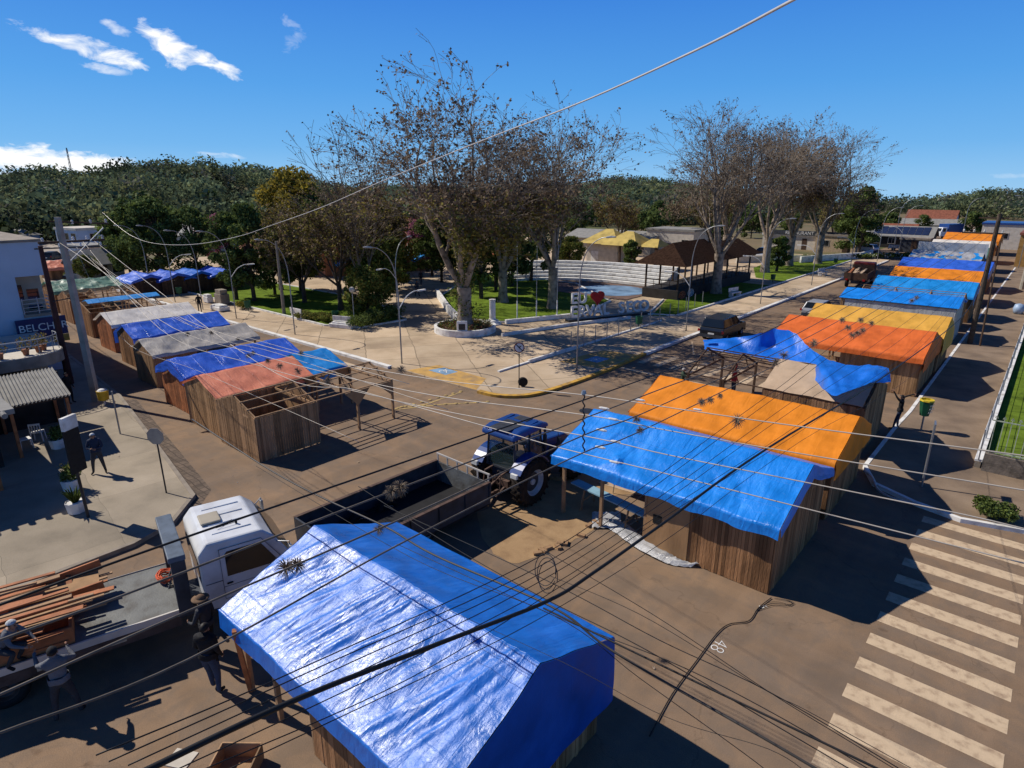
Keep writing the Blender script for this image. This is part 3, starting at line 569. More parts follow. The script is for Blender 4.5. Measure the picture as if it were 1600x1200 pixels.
def booth(name, label, group, loc, rz, L=7.6, W=4.8, room=4.0, ez=2.3, rzh=3.2, wall=M_wood, tarps=(), frame=True, posts_open=True, detail=True, open_front=True, rafters=True, boardw=.11, gus=False, half=None, wallm=None, fm=None):
    fm = fm or M_wood2
    t = thing(name, label, 'market stall', loc, rz, group)
    x1 = L/2; xr = x1-room; x0 = -L/2; hw = W/2; seed = int(abs(loc[0]*13+loc[1]*7))
    roofz = lambda y: ez+(rzh-ez)*(1-abs(y)/hw)
    mb = MB(); boards(mb, (x1, -hw), (x1, hw), 0, lambda u: roofz(-hw+u*W)-.03, boardw, seed=seed); mb.build('gable_wall', wall, t)
    for s, nm in ((-1, 'side_wall'), (1, 'side_wall')):
        mb = MB(); boards(mb, (xr, s*hw), (x1-.02, s*hw), 0, lambda u: ez-.03, boardw, seed=seed+s); mb.build(nm, wallm if wallm and s < 0 else wall, t)
    mb = MB(); boards(mb, (xr, -hw+.03), (xr, hw-.03), 0, lambda u: (roofz(-hw+u*W)-.06), .3, seed=seed+5); mb.build('partition_wall', M_ply, t)
    xs = [x0+.08, (x0+xr)/2] if posts_open else []
    for x in xs:
        for s in (-1, 1):
            mb = MB(); mb.b2(x-.05, x+.05, s*hw-.05, s*hw+.05, 0, ez-.02); mb.build('post', fm, t)
            if gus:
                mb = MB(); mb.prism([(x, ez-.02), (x+.9, ez-.02), (x+.05, ez-.75)] if x < xs[-1] else [(x-.7, ez-.02), (x+.7, ez-.02), (x, ez-.75)], 'y', s*hw-.012+.07*s, s*hw+.012+.07*s); mb.build('gusset', M_ply, t)
    for x in (xr, x1):
        for s in (-1, 1):
            mb = MB(); mb.b2(x-.05-(.02 if x == x1 else 0), x+.03-(.06 if x == x1 else 0), s*(hw-.03)-.04, s*(hw-.03)+.04, 0, ez-.04); mb.build('post', fm, t)
    tr = [x0+(.35 if tarps else .05), (x0+xr)/2, xr+.06, x1-.06]; dz = -.09 if tarps else 0
    for x in tr:
        mb = MB()
        mb.bar((x, -hw, ez-.03), (x, 0, rzh-.03), .045, .10); mb.bar((x, hw, ez-.03), (x, 0, rzh-.03), .045, .10)
        mb.bar((x+.05, -hw, ez-.08), (x+.05, hw, ez-.08), .04, .10)
        for s in (-1, 1): mb.bar((x-.03, s*hw*.5, ez-.05), (x-.03, s*hw*.25, roofz(hw*.3)-.06), .03, .06)
        mb.v = [(a, b, c+dz*.6) for a, b, c in mb.v]; mb.build('truss', fm, t)
    for y in (-hw, -hw*.66, -hw*.33, 0, hw*.33, hw*.66, hw): mb = MB(); mb.bar((x0, y, roofz(y)+.02+dz), (x1, y, roofz(y)+.02+dz), .06, .045); mb.build('purlin', fm, t)
    for i, k in enumerate(tarps):
        k = dict(k); m = k.pop('m'); a = k.pop('x0', x0-.15); b = k.pop('x1', x1+.12)
        tarp('tarp_roof', t, m, a, b, W, ez+.10+.03*i, rzh+.10+.03*i, seed=seed+i*3, **k)
    return t
M_sheet = mat('pale_metal_sheet', (.48, .48, .47), .5, .15, 2, island=.1)
rf_ = random.Random(8); R0F = [(rf_.uniform(-3.2, 3.2), rf_.uniform(-1.6, -.6), R(68)+rf_.uniform(-.35, .2), rf_.choice((1, 1, -1))*rf_.uniform(.012, .035), rf_.uniform(.035, .09), rf_.uniform(.6, 1.5)) for i in range(34)]+[(-.9+.22*i, -1.1, R(62), .035, .05, 1.3) for i in range(5)]+[(2.1+.25*i, -1.2, R(66), .03, .055, 1.2) for i in range(4)]
R1F = [(rf_.uniform(-3.5, 2.5), rf_.uniform(-2.2, -.8), R(90)+rf_.uniform(-.7, .7), rf_.choice((1, -1))*rf_.uniform(.015, .035), rf_.uniform(.04, .09), rf_.uniform(.4, 1.0)) for i in range(22)]+[(-1.6, -2.1, R(90)+a_, .045, .05, .55) for a_ in (-.9, -.5, -.15, .2, .55, .9)]
GR, GL = 'market stalls along the right street', 'market stalls along the left street'
cx = -8.25
def rb(name, label, y0, y1, **k):
    x1 = k.pop('x1', -4.3); L = k.pop('L', 7.6); return booth(name, label, GR, (x1-L/2, (y0+y1)/2, 0), 0, L=L, W=y1-y0, **k)
rb('market_stall', 'nearest stall, under one huge crinkled shiny blue tarp hanging down its gable', 4.75, 8.95, x1=-5.4, L=6.7, ez=2.35, rzh=3.2, tarps=[dict(m=T_blue0, skf=.45, skb=.2, e1=1.0, e0=.10, res=.04, wob=.05, folds=R0F, cm=T_blue_shade, x0=-3.5, x1=3.45, ov=.35, flat=.75, jag=.04)])
rb('market_stall', 'brown boarded stall with a sky blue tarp sagging over its porch beside the tractor', 16.1, 20.7, L=7.3, x1=-4.3, room=4.0, wallm=None, boardw=.10,
   tarps=[dict(m=T_blue1, skf=.35, skb=.25, e1=.45, e0=.15, res=.08, wob=.05, sag=.06, x0=-3.95, jag=.10, droop0=.06, folds=R1F)])
rb('market_stall', 'bright orange tarped stall right behind the sky blue one', 21.6, 26.0, L=7.6, tarps=[dict(m=T_orange, skf=.3, skb=.4, e1=1.1, e0=.1, wob=.05, flat=1.65)])
r1 = [o for o in bpy.data.objects if o.get('label', '').startswith('brown boarded stall')][0]
mb = MB(); mb.b2(-.28, 1.15, -2.345, -2.32, 0, 2.28); mb.build('plywood_panel', M_ply, r1)
mb = MB(); mb.b2(-.05, .25, -2.36, -2.346, .95, 1.25); mb.build('hatch', M_black, r1)
t3 = rb('market_stall', 'half finished stall with cardboard on its roof and bare porch rafters', 28.0, 32.3, x1=-4.75, L=8.0, room=4.2, wall=M_woodg, fm=M_woodd)
hwd = 4.3/2
for s in (-1, 1):
    mb = MB(); mb.grid(lambda u, v: (-.3+4.2*u+.02*nz(u*9, v*9, 1), s*hwd*(1-v)*1.02, 2.3+.9*v+.06+.03*nz(u*5, v*4, s, 1)), 14, 8); mb.build('cardboard_roof', M_card, t3, smooth=False, fix=False, solid=.01)
rb('market_stall', 'wide stall with an orange red tarp, in front of the yellow one', 39.3, 45.0, x1=-4.4, L=7.9, ez=2.3, rzh=3.15, wall=M_woodl, tarps=[dict(m=T_red, skf=.35, skb=.3, e1=.9, e0=.1, x0=-4.1, flat=1.5)])
rb('market_stall', 'stall with a dull yellow tarp, between the orange red and a metal sided one', 45.3, 49.6, L=7.8, rzh=3.25, tarps=[dict(m=T_yel, skf=.4, skb=.3, e1=.9, e0=.1, flat=1.2)])
rb('market_stall', 'stall with grey metal side sheets under a smooth blue tarp', 55.2, 59.6, x1=-4.7, L=7.8, ez=2.7, rzh=3.2, wall=M_sheet, room=7.5, tarps=[dict(m=T_blue1, skf=.05, skb=.2, e1=.15, ov=.1)])
rb('market_stall', 'bare stall frame without tarp between two blue tarped stalls', 60.8, 64.4, x1=-4.9, ez=2.1, rzh=2.9, room=2.5)
rb('market_stall', 'stall with a light blue tarp and bare rafters lying in front of it', 65.6, 69.9, x1=-4.7, tarps=[dict(m=T_bluel, skf=.2, skb=.2, e1=.9)])
rb('market_stall', 'pale orange tarped stall squeezed between a light blue and a deep blue one', 74.5, 80.5, x1=-5, tarps=[dict(m=T_yel if 0 else T_orange, skf=.5, skb=.2, e1=.4)])
rb('market_stall', 'stall with a deep blue tarp dipping at its right corner', 85.5, 92, x1=-5.2, L=8.6, tarps=[dict(m=T_blued, skf=.6, skb=.2, e1=.9)])
rb('market_stall', 'stall with a blue tarp half covered in silvery plastic', 97.0, 103, x1=-7, L=7.6, tarps=[dict(m=T_bluel, skf=.2, skb=.2), dict(m=T_clear, skf=.5, skb=-1.9, ov=.33, wob=.12)])
rb('market_stall', 'stall with a dull green sheet and bare rafters, farther up the row', 108, 114, x1=-7, L=8.5, tarps=[dict(m=T_green, skf=.4, skb=.2, wob=.15)])
rb('market_stall', 'stall with a white tarp near the far end of the row', 121, 128, x1=-7.6, L=8, tarps=[dict(m=T_white, skf=.6, skb=.2)])
rb('market_stall', 'farthest orange tarped stall with its tarp over the street end', 138, 146, x1=-8, L=8, ez=2.5, rzh=3.5, tarps=[dict(m=T_orange, skf=.7, skb=.2, e1=1.2)])
# left row: local +X end (room) faces -Y
def lb(name, label, xa, xb, y0=11.2, L=7.0, **k):
    return booth(name, label, GL, ((xa+xb)/2, y0+L/2, 0), -math.pi/2, L=L, W=xb-xa, **k)
kk = dict(ez=2.0, rzh=2.85, room=3.1)
lb('market_stall', 'bare unroofed stall with open purlins, a boarded room and a slot in its gable', -27.2, -23.7, y0=11.1, L=7.2, gus=True, ez=2.0, rzh=2.6, room=2.9, wall=M_woodg)
lb('market_stall', 'stall with a salmon tarp and a light blue tarp over its plaza end', -31.0, -27.6, y0=11.3, L=6.6, ez=2.02, rzh=2.62, room=3.1, wall=M_woodl, tarps=[dict(m=T_salm, x0=-1.7, x1=3.4, skf=.15, skb=.25, wob=.05), dict(m=T_bluel, x0=-3.6, x1=-1.55, skf=.4, skb=.4, e0=.5, wob=.1)])
lb('market_stall', 'stall with a violet blue tarp falling down its gable, beside the salmon one', -35.0, -32.0, y0=11.7, L=6.3, ez=2.02, rzh=2.62, room=2.8, wall=M_woodr, tarps=[dict(m=T_blued, skf=.25, skb=.3, e1=.55, wob=.08)])
lb('market_stall', 'stall with a slack grey tarp open at the plaza end', -41.0, -38.0, y0=12.4, L=6.2, ez=2.02, rzh=2.62, room=2.4, wall=M_ply, tarps=[dict(m=T_grey, skf=.05, skb=.2, wob=.09, sag=.10)])
lb('market_stall', 'stall wrapped in a shiny dark blue tarp that reaches far down its side', -46.2, -43.3, y0=13.2, L=6.0, ez=2.02, rzh=2.62, room=2.4, tarps=[dict(m=T_blued, skf=.8, skb=.8, wob=.09)])
lb('market_stall', 'stall with a white tarp and an orange gable, beyond the dark blue one', -52.0, -48.9, y0=13.7, L=5.8, ez=2.02, rzh=2.62, room=2.4, wall=M_woodr, tarps=[dict(m=T_white, skf=.1, skb=.2, wob=.03)])
lb('market_stall', 'bare framed stall with only a pale blue strip of tarp on its ridge', -59.5, -55.3, y0=14.2, L=5.6, ez=2.02, rzh=2.62, room=2.2, tarps=[dict(m=T_bluel, ov=-1.35, skf=.02, skb=.02, wob=.02, sag=0, jag=0, x0=-2.9, x1=2.4)])
lb('market_stall', 'far stall with bare rafters just past the pale blue strip', -66, -62.5, y0=14.8, L=5.6, ez=2.02, rzh=2.62, room=2.2)
lb('market_stall', 'far stall with a teal green tarp at the end of the left row', -74, -69.5, y0=15.4, L=5.6, ez=2.02, rzh=2.62, room=2.2, tarps=[dict(m=T_green, skf=.3, skb=.3, wob=.2)])
lb('market_stall', 'farthest stall of the left row, under a salmon tarp', -99, -95.5, y0=21.0, L=5, ez=1.6, rzh=2.3, room=2.4, tarps=[dict(m=T_salm, skf=.3, skb=.3, wob=.15)])
# booths across the far side of the plaza (length along X)
for i, (px, py, m, lab) in enumerate([(240, 461, T_blued, 'far plaza side stall with a blue tarp, leftmost of the blue ones'), (282, 458, T_blued, 'far plaza side stall with a blue tarp, second from the left'), (318, 454, T_blue, 'far plaza side stall with a blue tarp, third from the left'), (356, 451, T_blued, 'far plaza side stall with a blue tarp beside a lamp post and lawn end'), (632, 424, T_blue, 'stall with a bright blue tarp at the end of the central plaza path'), (660, 422, T_bluel, 'small light blue stall right of the path end'), (545, 430, T_bluel, 'stall with a light blue tarp glimpsed between the plaza trees'), (805, 412, T_salm, 'stall with a salmon tarp glimpsed behind the dark trunks')]):
    p = G(px, py); booth('market_stall', lab, 'market stalls across the far side of the plaza', (p.x-1, p.y-.5, .12), 0, L=4.6, W=3.3, room=4.3, ez=1.65, rzh=2.2, wall=M_woodd if i < 4 else M_wood, tarps=[dict(m=m, skf=.3, skb=.3, e1=.3, wob=.12, res=.25)])
# loose blue tarp being pulled over the half finished stall
rows = [[(1099, 531, 2.75), (1140, 528, 3.0), (1180, 523, 3.5), (1213, 514, 3.9), (1240, 520, 3.95), (1262, 540, 3.6), (1290, 560, 3.45), (1330, 570, 3.5), (1365, 571, 3.55), (1388, 575, 3.5)],
        [(1100, 539, 2.6), (1140, 540, 2.8), (1178, 548, 2.7), (1212, 546, 2.85), (1240, 554, 3.05), (1268, 566, 3.15), (1296, 590, 3.35), (1332, 590, 3.5), (1366, 584, 3.6), (1391, 586, 3.5)],
        [(1101, 546, 2.5), (1140, 551, 2.55), (1175, 556, 2.6), (1210, 565, 2.75), (1238, 573, 2.8), (1270, 592, 2.75), (1300, 617, 3.2), (1337, 606, 3.35), (1368, 598, 3.45), (1392, 598, 3.35)]]
P3 = [[G(*q) for q in r] for r in rows]; R3 = [spl([tuple(p) for p in r], 9) for r in P3]; nn = len(R3[0])
mb = MB()
def lt(u, v):
    i = min(nn-1, int(round(u*(nn-1)))); c = spl([tuple(R3[k][i]) for k in range(3)], 6); p = c[min(len(c)-1, int(round(v*(len(c)-1))))]
    return (p.x+.06*nz(u*11, v*5, 2), p.y+.1*nz(u*14, v*4, 5), p.z+.07*nz(u*18, v*4, 1)+.05*nz(u*40, v*9, 3)+.10*math.sin(v*math.pi)*math.sin(u*22))
mb.grid(lt, nn-1, 12); o = mb.build('loose_tarp', T_blue, smooth=True, fix=False); tag(o, 'loose royal blue tarp billowing over the half finished stall', 'tarp')
# --- clutter round the stalls
def add(name, mb, m, label, cat, group=None, **k): o = mb.build(name, m, **k); return tag(o, label, cat, group)
t = thing('work_bench', 'long pale blue plank on trestles beside the boarded stall wall', 'bench', G(955, 800, 0))
p, q = G(898, 752, .75), G(1012, 805, .75); o0 = Vector(t.location)
M_pb = mat('pale_blue_plank', (.22, .38, .46), .6, .15, 3)
mb = MB(); mb.bar(p-o0, q-o0, .42, .05); mb.build('plank', M_pb, t)
for k in (.2, .8):
    c = p.lerp(q, k)-o0
    mb = MB(); d = Vector((0, .22, 0)); mb.bar(c+d+Vector((0, 0, -.02)), c+d*2+Vector((0, 0, -.73)), .05); mb.bar(c-d+Vector((0, 0, -.02)), c-d*2+Vector((0, 0, -.73)), .05); mb.bar(c+d*1.4+Vector((0, 0, -.4)), c-d*1.4+Vector((0, 0, -.4)), .04); mb.build('trestle', M_wood2, t)
t = thing('folding_table', 'dark topped folding table in the shade of the sky blue tarp', 'table', G(990, 775)); mb = MB(); mb.box((0, 0, .74), (1.6, .8, .04)); mb.build('tabletop', M_dmetal, t)
for sx in (-.7, .7):
    for sy in (-.33, .33): mb = MB(); mb.cyl((sx, sy, 0), (sx*.9, sy, .72), .018); mb.build('leg', M_metal, t)
# plastic sheeting along the wall
pl = [G(940, 815, .03), G(965, 822, .05), G(1000, 848, .08), G(1035, 868, .08), G(1060, 880, .04), G(1090, 885, .03)]; c = spl([tuple(p) for p in pl], 8)
mb = MB(); mb.grid(lambda u, v: tuple(c[int(round(u*(len(c)-1)))]+Vector(((v-.5)*.25, (v-.5)*.75*(1-.55*u), .10*math.sin(v*math.pi)*(1+nz(u*14, v*5, 1))+.05*nz(u*30, v*9, 2)))), len(c)-1, 9)
add('plastic_sheet', mb, T_clear, 'crumpled translucent plastic sheet lying along the stall wall', 'plastic sheet', smooth=True, fix=False)
mb = MB(); mb.grid(lambda u, v: tuple(G(925+45*u, 800+25*v, .05)+Vector((0, 0, .12*abs(nz(u*5, v*5, 4))))), 10, 8)
add('plastic_sheet', mb, T_clear, 'heap of clear plastic at the edge of the tractor shadow', 'plastic sheet', smooth=True, fix=False)
for i, (x, y) in enumerate([(848, 862), (856, 858), (872, 856), (876, 851), (884, 850), (908, 838), (921, 822), (931, 818), (700+140, 866)]):
    mb = MB(); mb.box((0, 0, .045), (.28, .14, .09)); o = add('timber_offcut', mb, M_wood2, 'short timber offcut lying on the spilled sawdust', 'offcut', 'timber offcuts on the spilled sawdust', loc=G(x, y), rz=i*1.3)
mb = MB(); mb.box((0, 0, .05), (.7, .35, .1)); mb.box((.1, 0, .13), (.5, .3, .06), .3); add('board_pile', mb, M_wood2, 'two pale boards stacked beside the tractor front wheel', 'boards', loc=G(872, 748), rz=.3)
mb = MB(); mb.grid(lambda u, v: (1.9*u, 1.2*v, .02+.02*nz(u*3, v*3, 1)), 6, 5); add('cardboard_sheet', mb, M_card, 'flattened cardboard on the road in front of the tractor', 'cardboard', loc=G(935, 755), rz=.1, fix=False, solid=.01)
mb = MB(); mb.b2(-.4, .4, -.3, .3, 0, .05)
for s_ in (-1, 1): mb.b2(-.4, .4, s_*.3-.015, s_*.3+.015, .05, .4); mb.b2(s_*.4-.015, s_*.4+.015, -.285, .285, .05, .4)
o = add('wooden_box', mb, M_wood2, 'open box at the bottom edge of the picture under the cables', 'box', loc=G(372, 1205), rz=.7)
mb = MB(); mb.grid(lambda u, v: (.5*u, .4*v, .02), 3, 3); add('board_sheet', mb, M_offw, 'pale board sheet on the road at the bottom edge', 'board', loc=G(255, 1196), rz=.5, fix=False, solid=.02)
# the leaning post by the nearest stall
mb = MB(); a, b = G(392, 1080, 0), G(366, 985, 2.2); mb.bar(a, b, .09, .09); add('leaning_prop', mb, M_woodr, 'reddish wooden prop leaning under the nearest stall eave', 'prop')
# black cable on the road
c = [G(x, y, .03) for x, y in ((1015, 1150), (1050, 1085), (1090, 1030), (1120, 990), (1140, 975), (1170, 970), (1185, 950), (1205, 934))]
mb = MB(); mb.tube(spl([tuple(p) for p in c], 5), .013, 6)
for s in (1, 2, 3):
    c2 = [G(x, y, .03) for x, y in ((1180, 955), (1195+4*s, 940+2*s), (1215+4*s, 938+3*s), (1232+3*s, 948-2*s), (1240-5*s, 940-s), (1210, 935))]; mb.tube(spl([tuple(p) for p in c2], 4), .006, 5)
add('power_cable', mb, M_cable, 'black power cable snaking over the road from the boarded stall', 'cable', smooth=True)
c = [G(x, y, .17) for x, y in ((1350, 735), (1362, 745), (1372, 765), (1400, 780), (1440, 790))]
mb = MB(); mb.tube(spl([tuple(p) for p in c], 5), .05, 6); add('drain_hose', mb, T_clear, 'white hose lying across the shaded kerb behind the orange stall', 'hose', smooth=True)
# ------------------------------------------------------------------ vehicles
P_white = mat('white_car_paint', (.66, .68, .70), .3, .06, 1.5, spec=.5, dark=(.5, .5, .5)); P_black = mat('black_car_paint', (.018, .020, .024), .22, .2, 1, spec=.6)
P_silver = mat('silver_car_paint', (.42, .43, .45), .3, .1, 1, metal=.3); P_red = mat('dull_red_paint', (.14, .02, .015), .5, .3, 2)
P_tblue = mat('tractor_blue_paint', (.010, .05, .21), .35, .15, 3, spec=.5, dark=(.02, .06, .2)); P_dgrey = mat('dark_grey_paint', (.045, .05, .06), .5, .3, 3); P_rim = mat('wheel_rim_paint', (.5, .52, .54), .5, .15, 4)
M_deck = mat('steel_deck', (.14, .145, .14), .6, .3, 2, .2, 20, dark=(.07, .06, .05)); M_lred = mat('tail_light', (.35, .01, .01), .3); M_llight = mat('head_light', (.7, .7, .65), .2); M_rust = mat('rusty_steel', (.10, .06, .045), .75, .4, 3, .2, 20); M_dirt = mat('muddy_rubber', (.028, .02, .015), .9, .5, 5, .5, 30)
def wheel(t, c, r, w, name='wheel', rim=P_rim, n=24, lugs=0, tyre=M_black):
    h = thing_part(name, t, c); mb = MB()
    mb.lathe([(r*.58, -w/2), (r*.9, -w/2), (r, -w*.38), (r, w*.38), (r*.9, w/2), (r*.58, w/2), (r*.58, -w/2)], ax='x', n=n, cap=False)
    if lugs:
        for k in range(lugs):
            for s in (-1, 1):
                a = 2*math.pi*(k+.25*(s+1))/lugs; c0 = Vector((s*w*.25, math.cos(a)*r*1.02, math.sin(a)*r*1.02)); rot = Matrix.Rotation(a, 3, 'X') @ Matrix.Rotation(s*.6, 3, 'Z'); rot = Matrix.Rotation(a, 3, 'X') @ Matrix.Rotation(s*.55, 3, 'Y') if False else Matrix.Rotation(a-math.pi/2, 3, 'X') @ Matrix.Rotation(s*.6, 3, 'Z')
                mb.box(c0, (w*.55, .07, .08), rot)
    mb.build('tyre', tyre, h, smooth=not lugs)
    mb = MB(); mb.lathe([(r*.12, -w*.1), (r*.5, -w*.12), (r*.56, -w*.44), (r*.62, -w*.46), (r*.62, w*.46), (r*.56, w*.44), (r*.5, w*.12), (r*.14, w*.16), (r*.13, w*.3)], ax='x', n=n); mb.build('rim', rim, h); mb = MB(); mb.lathe([(.01, -w*.20), (r*.42, -w*.18), (r*.42, w*.18), (.01, w*.20)], ax='x', n=n); mb.build('hub', P_dgrey, h)
    return h
def thing_part(name, parent, c=(0, 0, 0)):
    o = bpy.data.objects.new(name, None); COL.objects.link(o); o.parent = parent; o.location = c; o.empty_display_size = .1; return o
# local frame: +Y is forward
def car(name, label, cat, loc, rz, paint, kind='hatch', s=1., group=None):
    t = thing(name, label, cat, loc, rz, group); L, W = {'hatch': (4.2, 1.72), 'suv': (4.7, 1.86), 'pickup': (5.1, 1.8)}[kind]; h = {'hatch': (.62, .95, 1.48), 'suv': (.7, 1.08, 1.75), 'pickup': (.7, 1.05, 1.65)}[kind]
    hl = L/2
    # body side profile (y,z)
    if kind == 'hatch': body = [(-hl, .35), (-hl, .75), (-hl+.08, h[1]), (hl-1.25, h[1]), (hl-.15, .8), (hl, .6), (hl, .3)]; cab = [(-hl+.12, h[1]), (-hl+.5, h[2]), (.35, h[2]), (hl-1.15, h[1])]
    elif kind == 'suv': body = [(-hl, .42), (-hl-.02, .85), (-hl+.05, h[1]), (hl-1.25, h[1]), (hl-.1, .98), (hl, .8), (hl, .4)]; cab = [(-hl+.07, h[1]), (-hl+.28, h[2]), (.45, h[2]), (hl-1.15, h[1])]
    else: body = [(-hl, .45), (-hl, 1.0), (-.6, 1.0), (-.6, h[1]), (hl-1.3, h[1]), (hl-.1, .92), (hl, .75), (hl, .4)]; cab = [(-.62, h[1]), (-.5, h[2]), (.55, h[2]), (hl-1.2, h[1])]
    mb = MB(); mb.prism(body, 'x', -W/2, W/2)
    n = len(cab); vs = []
    for i, (y, z) in enumerate(cab):
        wd = W/2-.02 if i in (0, n-1) else W/2-.19
        vs += [(-wd, y, z+.001), (wd, y, z+.001)]
    mb.add(vs, [(2*i, 2*i+1, 2*((i+1) % n)+1, 2*((i+1) % n)) for i in range(n)]+[tuple(2*i for i in range(n))[::-1], tuple(2*i+1 for i in range(n))])
    mb.build('body', paint, t, bevel=.05)
    # glass, slightly proud
    def lp(a, b, k): return tuple(a[i]+(b[i]-a[i])*k for i in range(3))
    q = [Vector(v) for v in vs]
    def panel(nm, a, b, c, d, m0, off, par=t, mm=M_glass):
        ce = (a+b+c+d)/4; pts = [ce+(p-ce)*(1-m0) for p in (a, b, c, d)]; nn_ = (pts[1]-pts[0]).cross(pts[2]-pts[0]).normalized()
        if nn_.dot(off) < 0: nn_ = -nn_
        mb = MB(); mb.add([p+nn_*.012 for p in pts]+[p-nn_*.01 for p in pts], [(0, 1, 2, 3), (4, 5, 6, 7), (0, 4, 5, 1), (1, 5, 6, 2), (2, 6, 7, 3), (3, 7, 4, 0)]); mb.build(nm, mm, par)
    panel('rear_window', q[0], q[1], q[3], q[2], .13, Vector((0, -1, .3))); panel('windscreen', q[4], q[5], q[7], q[6], .12, Vector((0, 1, .3)))
    for sgn, k in ((-1, 0), (1, 1)):
        a, b, c, d = q[k], q[2+k], q[4+k], q[6+k]; m1, m2 = a.lerp(d, .52), b.lerp(c, .55)
        panel('side_window', a, b, m2, m1, .14, Vector((sgn, 0, .3)))
        if kind != 'pickup': panel('side_window', m1, m2, c, d, .14, Vector((sgn, 0, .3)))
        mb = MB(); mb.box((sgn*(W/2+.1), .85, h[1]+.08), (.18, .08, .14)); mb.build('mirror', P_black, t)
        mb = MB(); mb.b2(sgn*W/2-.16, sgn*W/2+.0, -hl-.015, -hl+.02, .72, .9); mb.v = [(x*.99, y, z) for x, y, z in mb.v]; mb.build('tail_light', M_lred, t)
        mb = MB(); mb.b2(sgn*(W/2-.28)-.14, sgn*(W/2-.28)+.14, hl-.06, hl+.015, .58, .72); mb.build('head_light', M_llight, t)
        mb = MB(); mb.b2(sgn*(W/2+.004)-.01, sgn*(W/2+.004)+.01, -.3, -.12, h[1]-.12, h[1]-.09); mb.build('door_handle', P_dgrey, t)
        for y in (-hl+.85, hl-.82): wheel(t, (sgn*(W/2-.1), y, .32), .33, .22, n=18)
    mb = MB(); mb.b2(-W/2+.02, W/2-.02, -hl-.06, -hl+.1, .32, .55); mb.build('bumper', P_dgrey, t); mb = MB(); mb.b2(-W/2+.02, W/2-.02, hl-.1, hl+.06, .3, .52); mb.build('bumper', P_dgrey, t)
    mb = MB(); mb.b2(-.24, .24, -hl-.075, -hl-.062, .58, .7); mb.build('number_plate', M_llight, t)
    if kind == 'pickup':
        mb = MB(); mb.b2(-W/2+.1, W/2-.1, -hl+.08, -.7, .985, 1.012); mb.build('cargo_bed', P_dgrey, t)
    return t
car('parked_car', 'dark grey estate car parked at the plaza kerb near the zebra crossing', 'car', (-18.6, 46.8, 0), .02, P_black, 'suv')
car('parked_car', 'silver car half hidden behind the yellow tarped stall', 'car', (-15.4, 60.5, 0), 0, P_silver, 'hatch')
car('parked_pickup', 'white pickup standing across the far end of the street', 'pickup', tuple(G(1412, 392)), R(-84), P_white, 'pickup')
car('parked_car', 'white car beyond the flower bed at the far street corner', 'car', tuple(G(1352, 394)), R(70), P_white, 'hatch')
car('parked_car', 'pale car parked behind the plane trees near the low wall', 'car', tuple(G(1205, 408)), R(80), P_silver, 'suv')
for i, (x, y, lab, pt) in enumerate([(64+20, 407, 'dark car climbing the hill road past the white houses', P_black), (118, 434, 'yellow car at the foot of the hill road', mat('yellow_car_paint', (.6, .5, .08), .4))]): car('parked_car', lab, 'car', tuple(G(x, y)), R(50), pt)
car('parked_car', 'dark car glimpsed under the plane trees across the plaza', 'car', tuple(G(1190, 400)), R(85), P_black)
def lorry(name, label, loc, rz, cabm, boxm, open_=False, load=None):
    t = thing(name, label, 'truck', loc, rz); mb = MB(); mb.prism([(1.6, .55), (1.6, 2.55), (3.1, 2.55), (3.55, 1.6), (3.6, .55)], 'x', -1.15, 1.15); mb.build('cab', cabm, t, bevel=.06)
    mb = MB(); mb.add([(-1.0, 3.17, 2.42), (1.0, 3.17, 2.42), (1.0, 3.56, 1.66), (-1.0, 3.56, 1.66)], [(0, 1, 2, 3)]); mb.build('windscreen', M_glass, t)
    for s in (-1, 1):
        mb = MB(); mb.b2(s*1.14, s*1.165, 2.1, 3.0, 1.6, 2.35); mb.build('side_window', M_glass, t)
        mb = MB(); mb.b2(s*.9-.13, s*.9+.13, -3.66, -3.6, .9, 1.1); mb.build('tail_light', M_lred, t)
    mb = MB()
    if open_:
        mb.b2(-1.2, 1.2, -3.6, 1.4, .95, 1.1)
        for s in (-1, 1): mb.b2(s*1.2-.03, s*1.2+.03, -3.6, 1.4, 1.1, 1.8)
        mb.b2(-1.17, 1.17, -3.6, -3.54, 1.1, 1.8); mb.b2(-1.17, 1.17, 1.34, 1.4, 1.1, 2.3)
    else: mb.b2(-1.25, 1.25, -3.6, 1.4, .95, 3.3)
    mb.build('cargo_body', boxm, t)
    mb = MB(); mb.b2(-.45, .45, -3.5, 3.3, .55, .93); mb.build('chassis', P_dgrey, t)
    for s in (-1, 1):
        for y in (-2.4, 2.4): wheel(t, (s*.98, y, .5), .5, .32, n=20)
    return t
t = lorry('parked_truck', 'dark red open truck loaded with timber at the kerb ahead of the stalls', (-17.4, 84.5, 0), R(4), P_red, M_woodd, True)
r_ = random.Random(5)
for i in range(14):
    mb = MB(); z = 1.2+.09*(i//3); x = -.9+.55*(i % 3)+r_.uniform(-.1, .1); mb.bar((x, -3.2+r_.uniform(-.3, .3), z+.1), (x+r_.uniform(-.3, .3), 1.0, z+.1+.3*(i % 2)), .22, .06)
    o = add('timber_board', mb, M_card if i % 3 else M_woodr, 'board lying in the load of the dark red truck', 'board', 'boards on the dark red truck', loc=(-17.4, 84.5, 0), rz=R(4))
lorry('parked_lorry', 'lorry with a white cab and blue box body at the far end of the street', tuple(G(1478, 372)), R(150), P_white, P_tblue)
TRL = (-15.88, 4.53, 0); TRZ = R(-14)
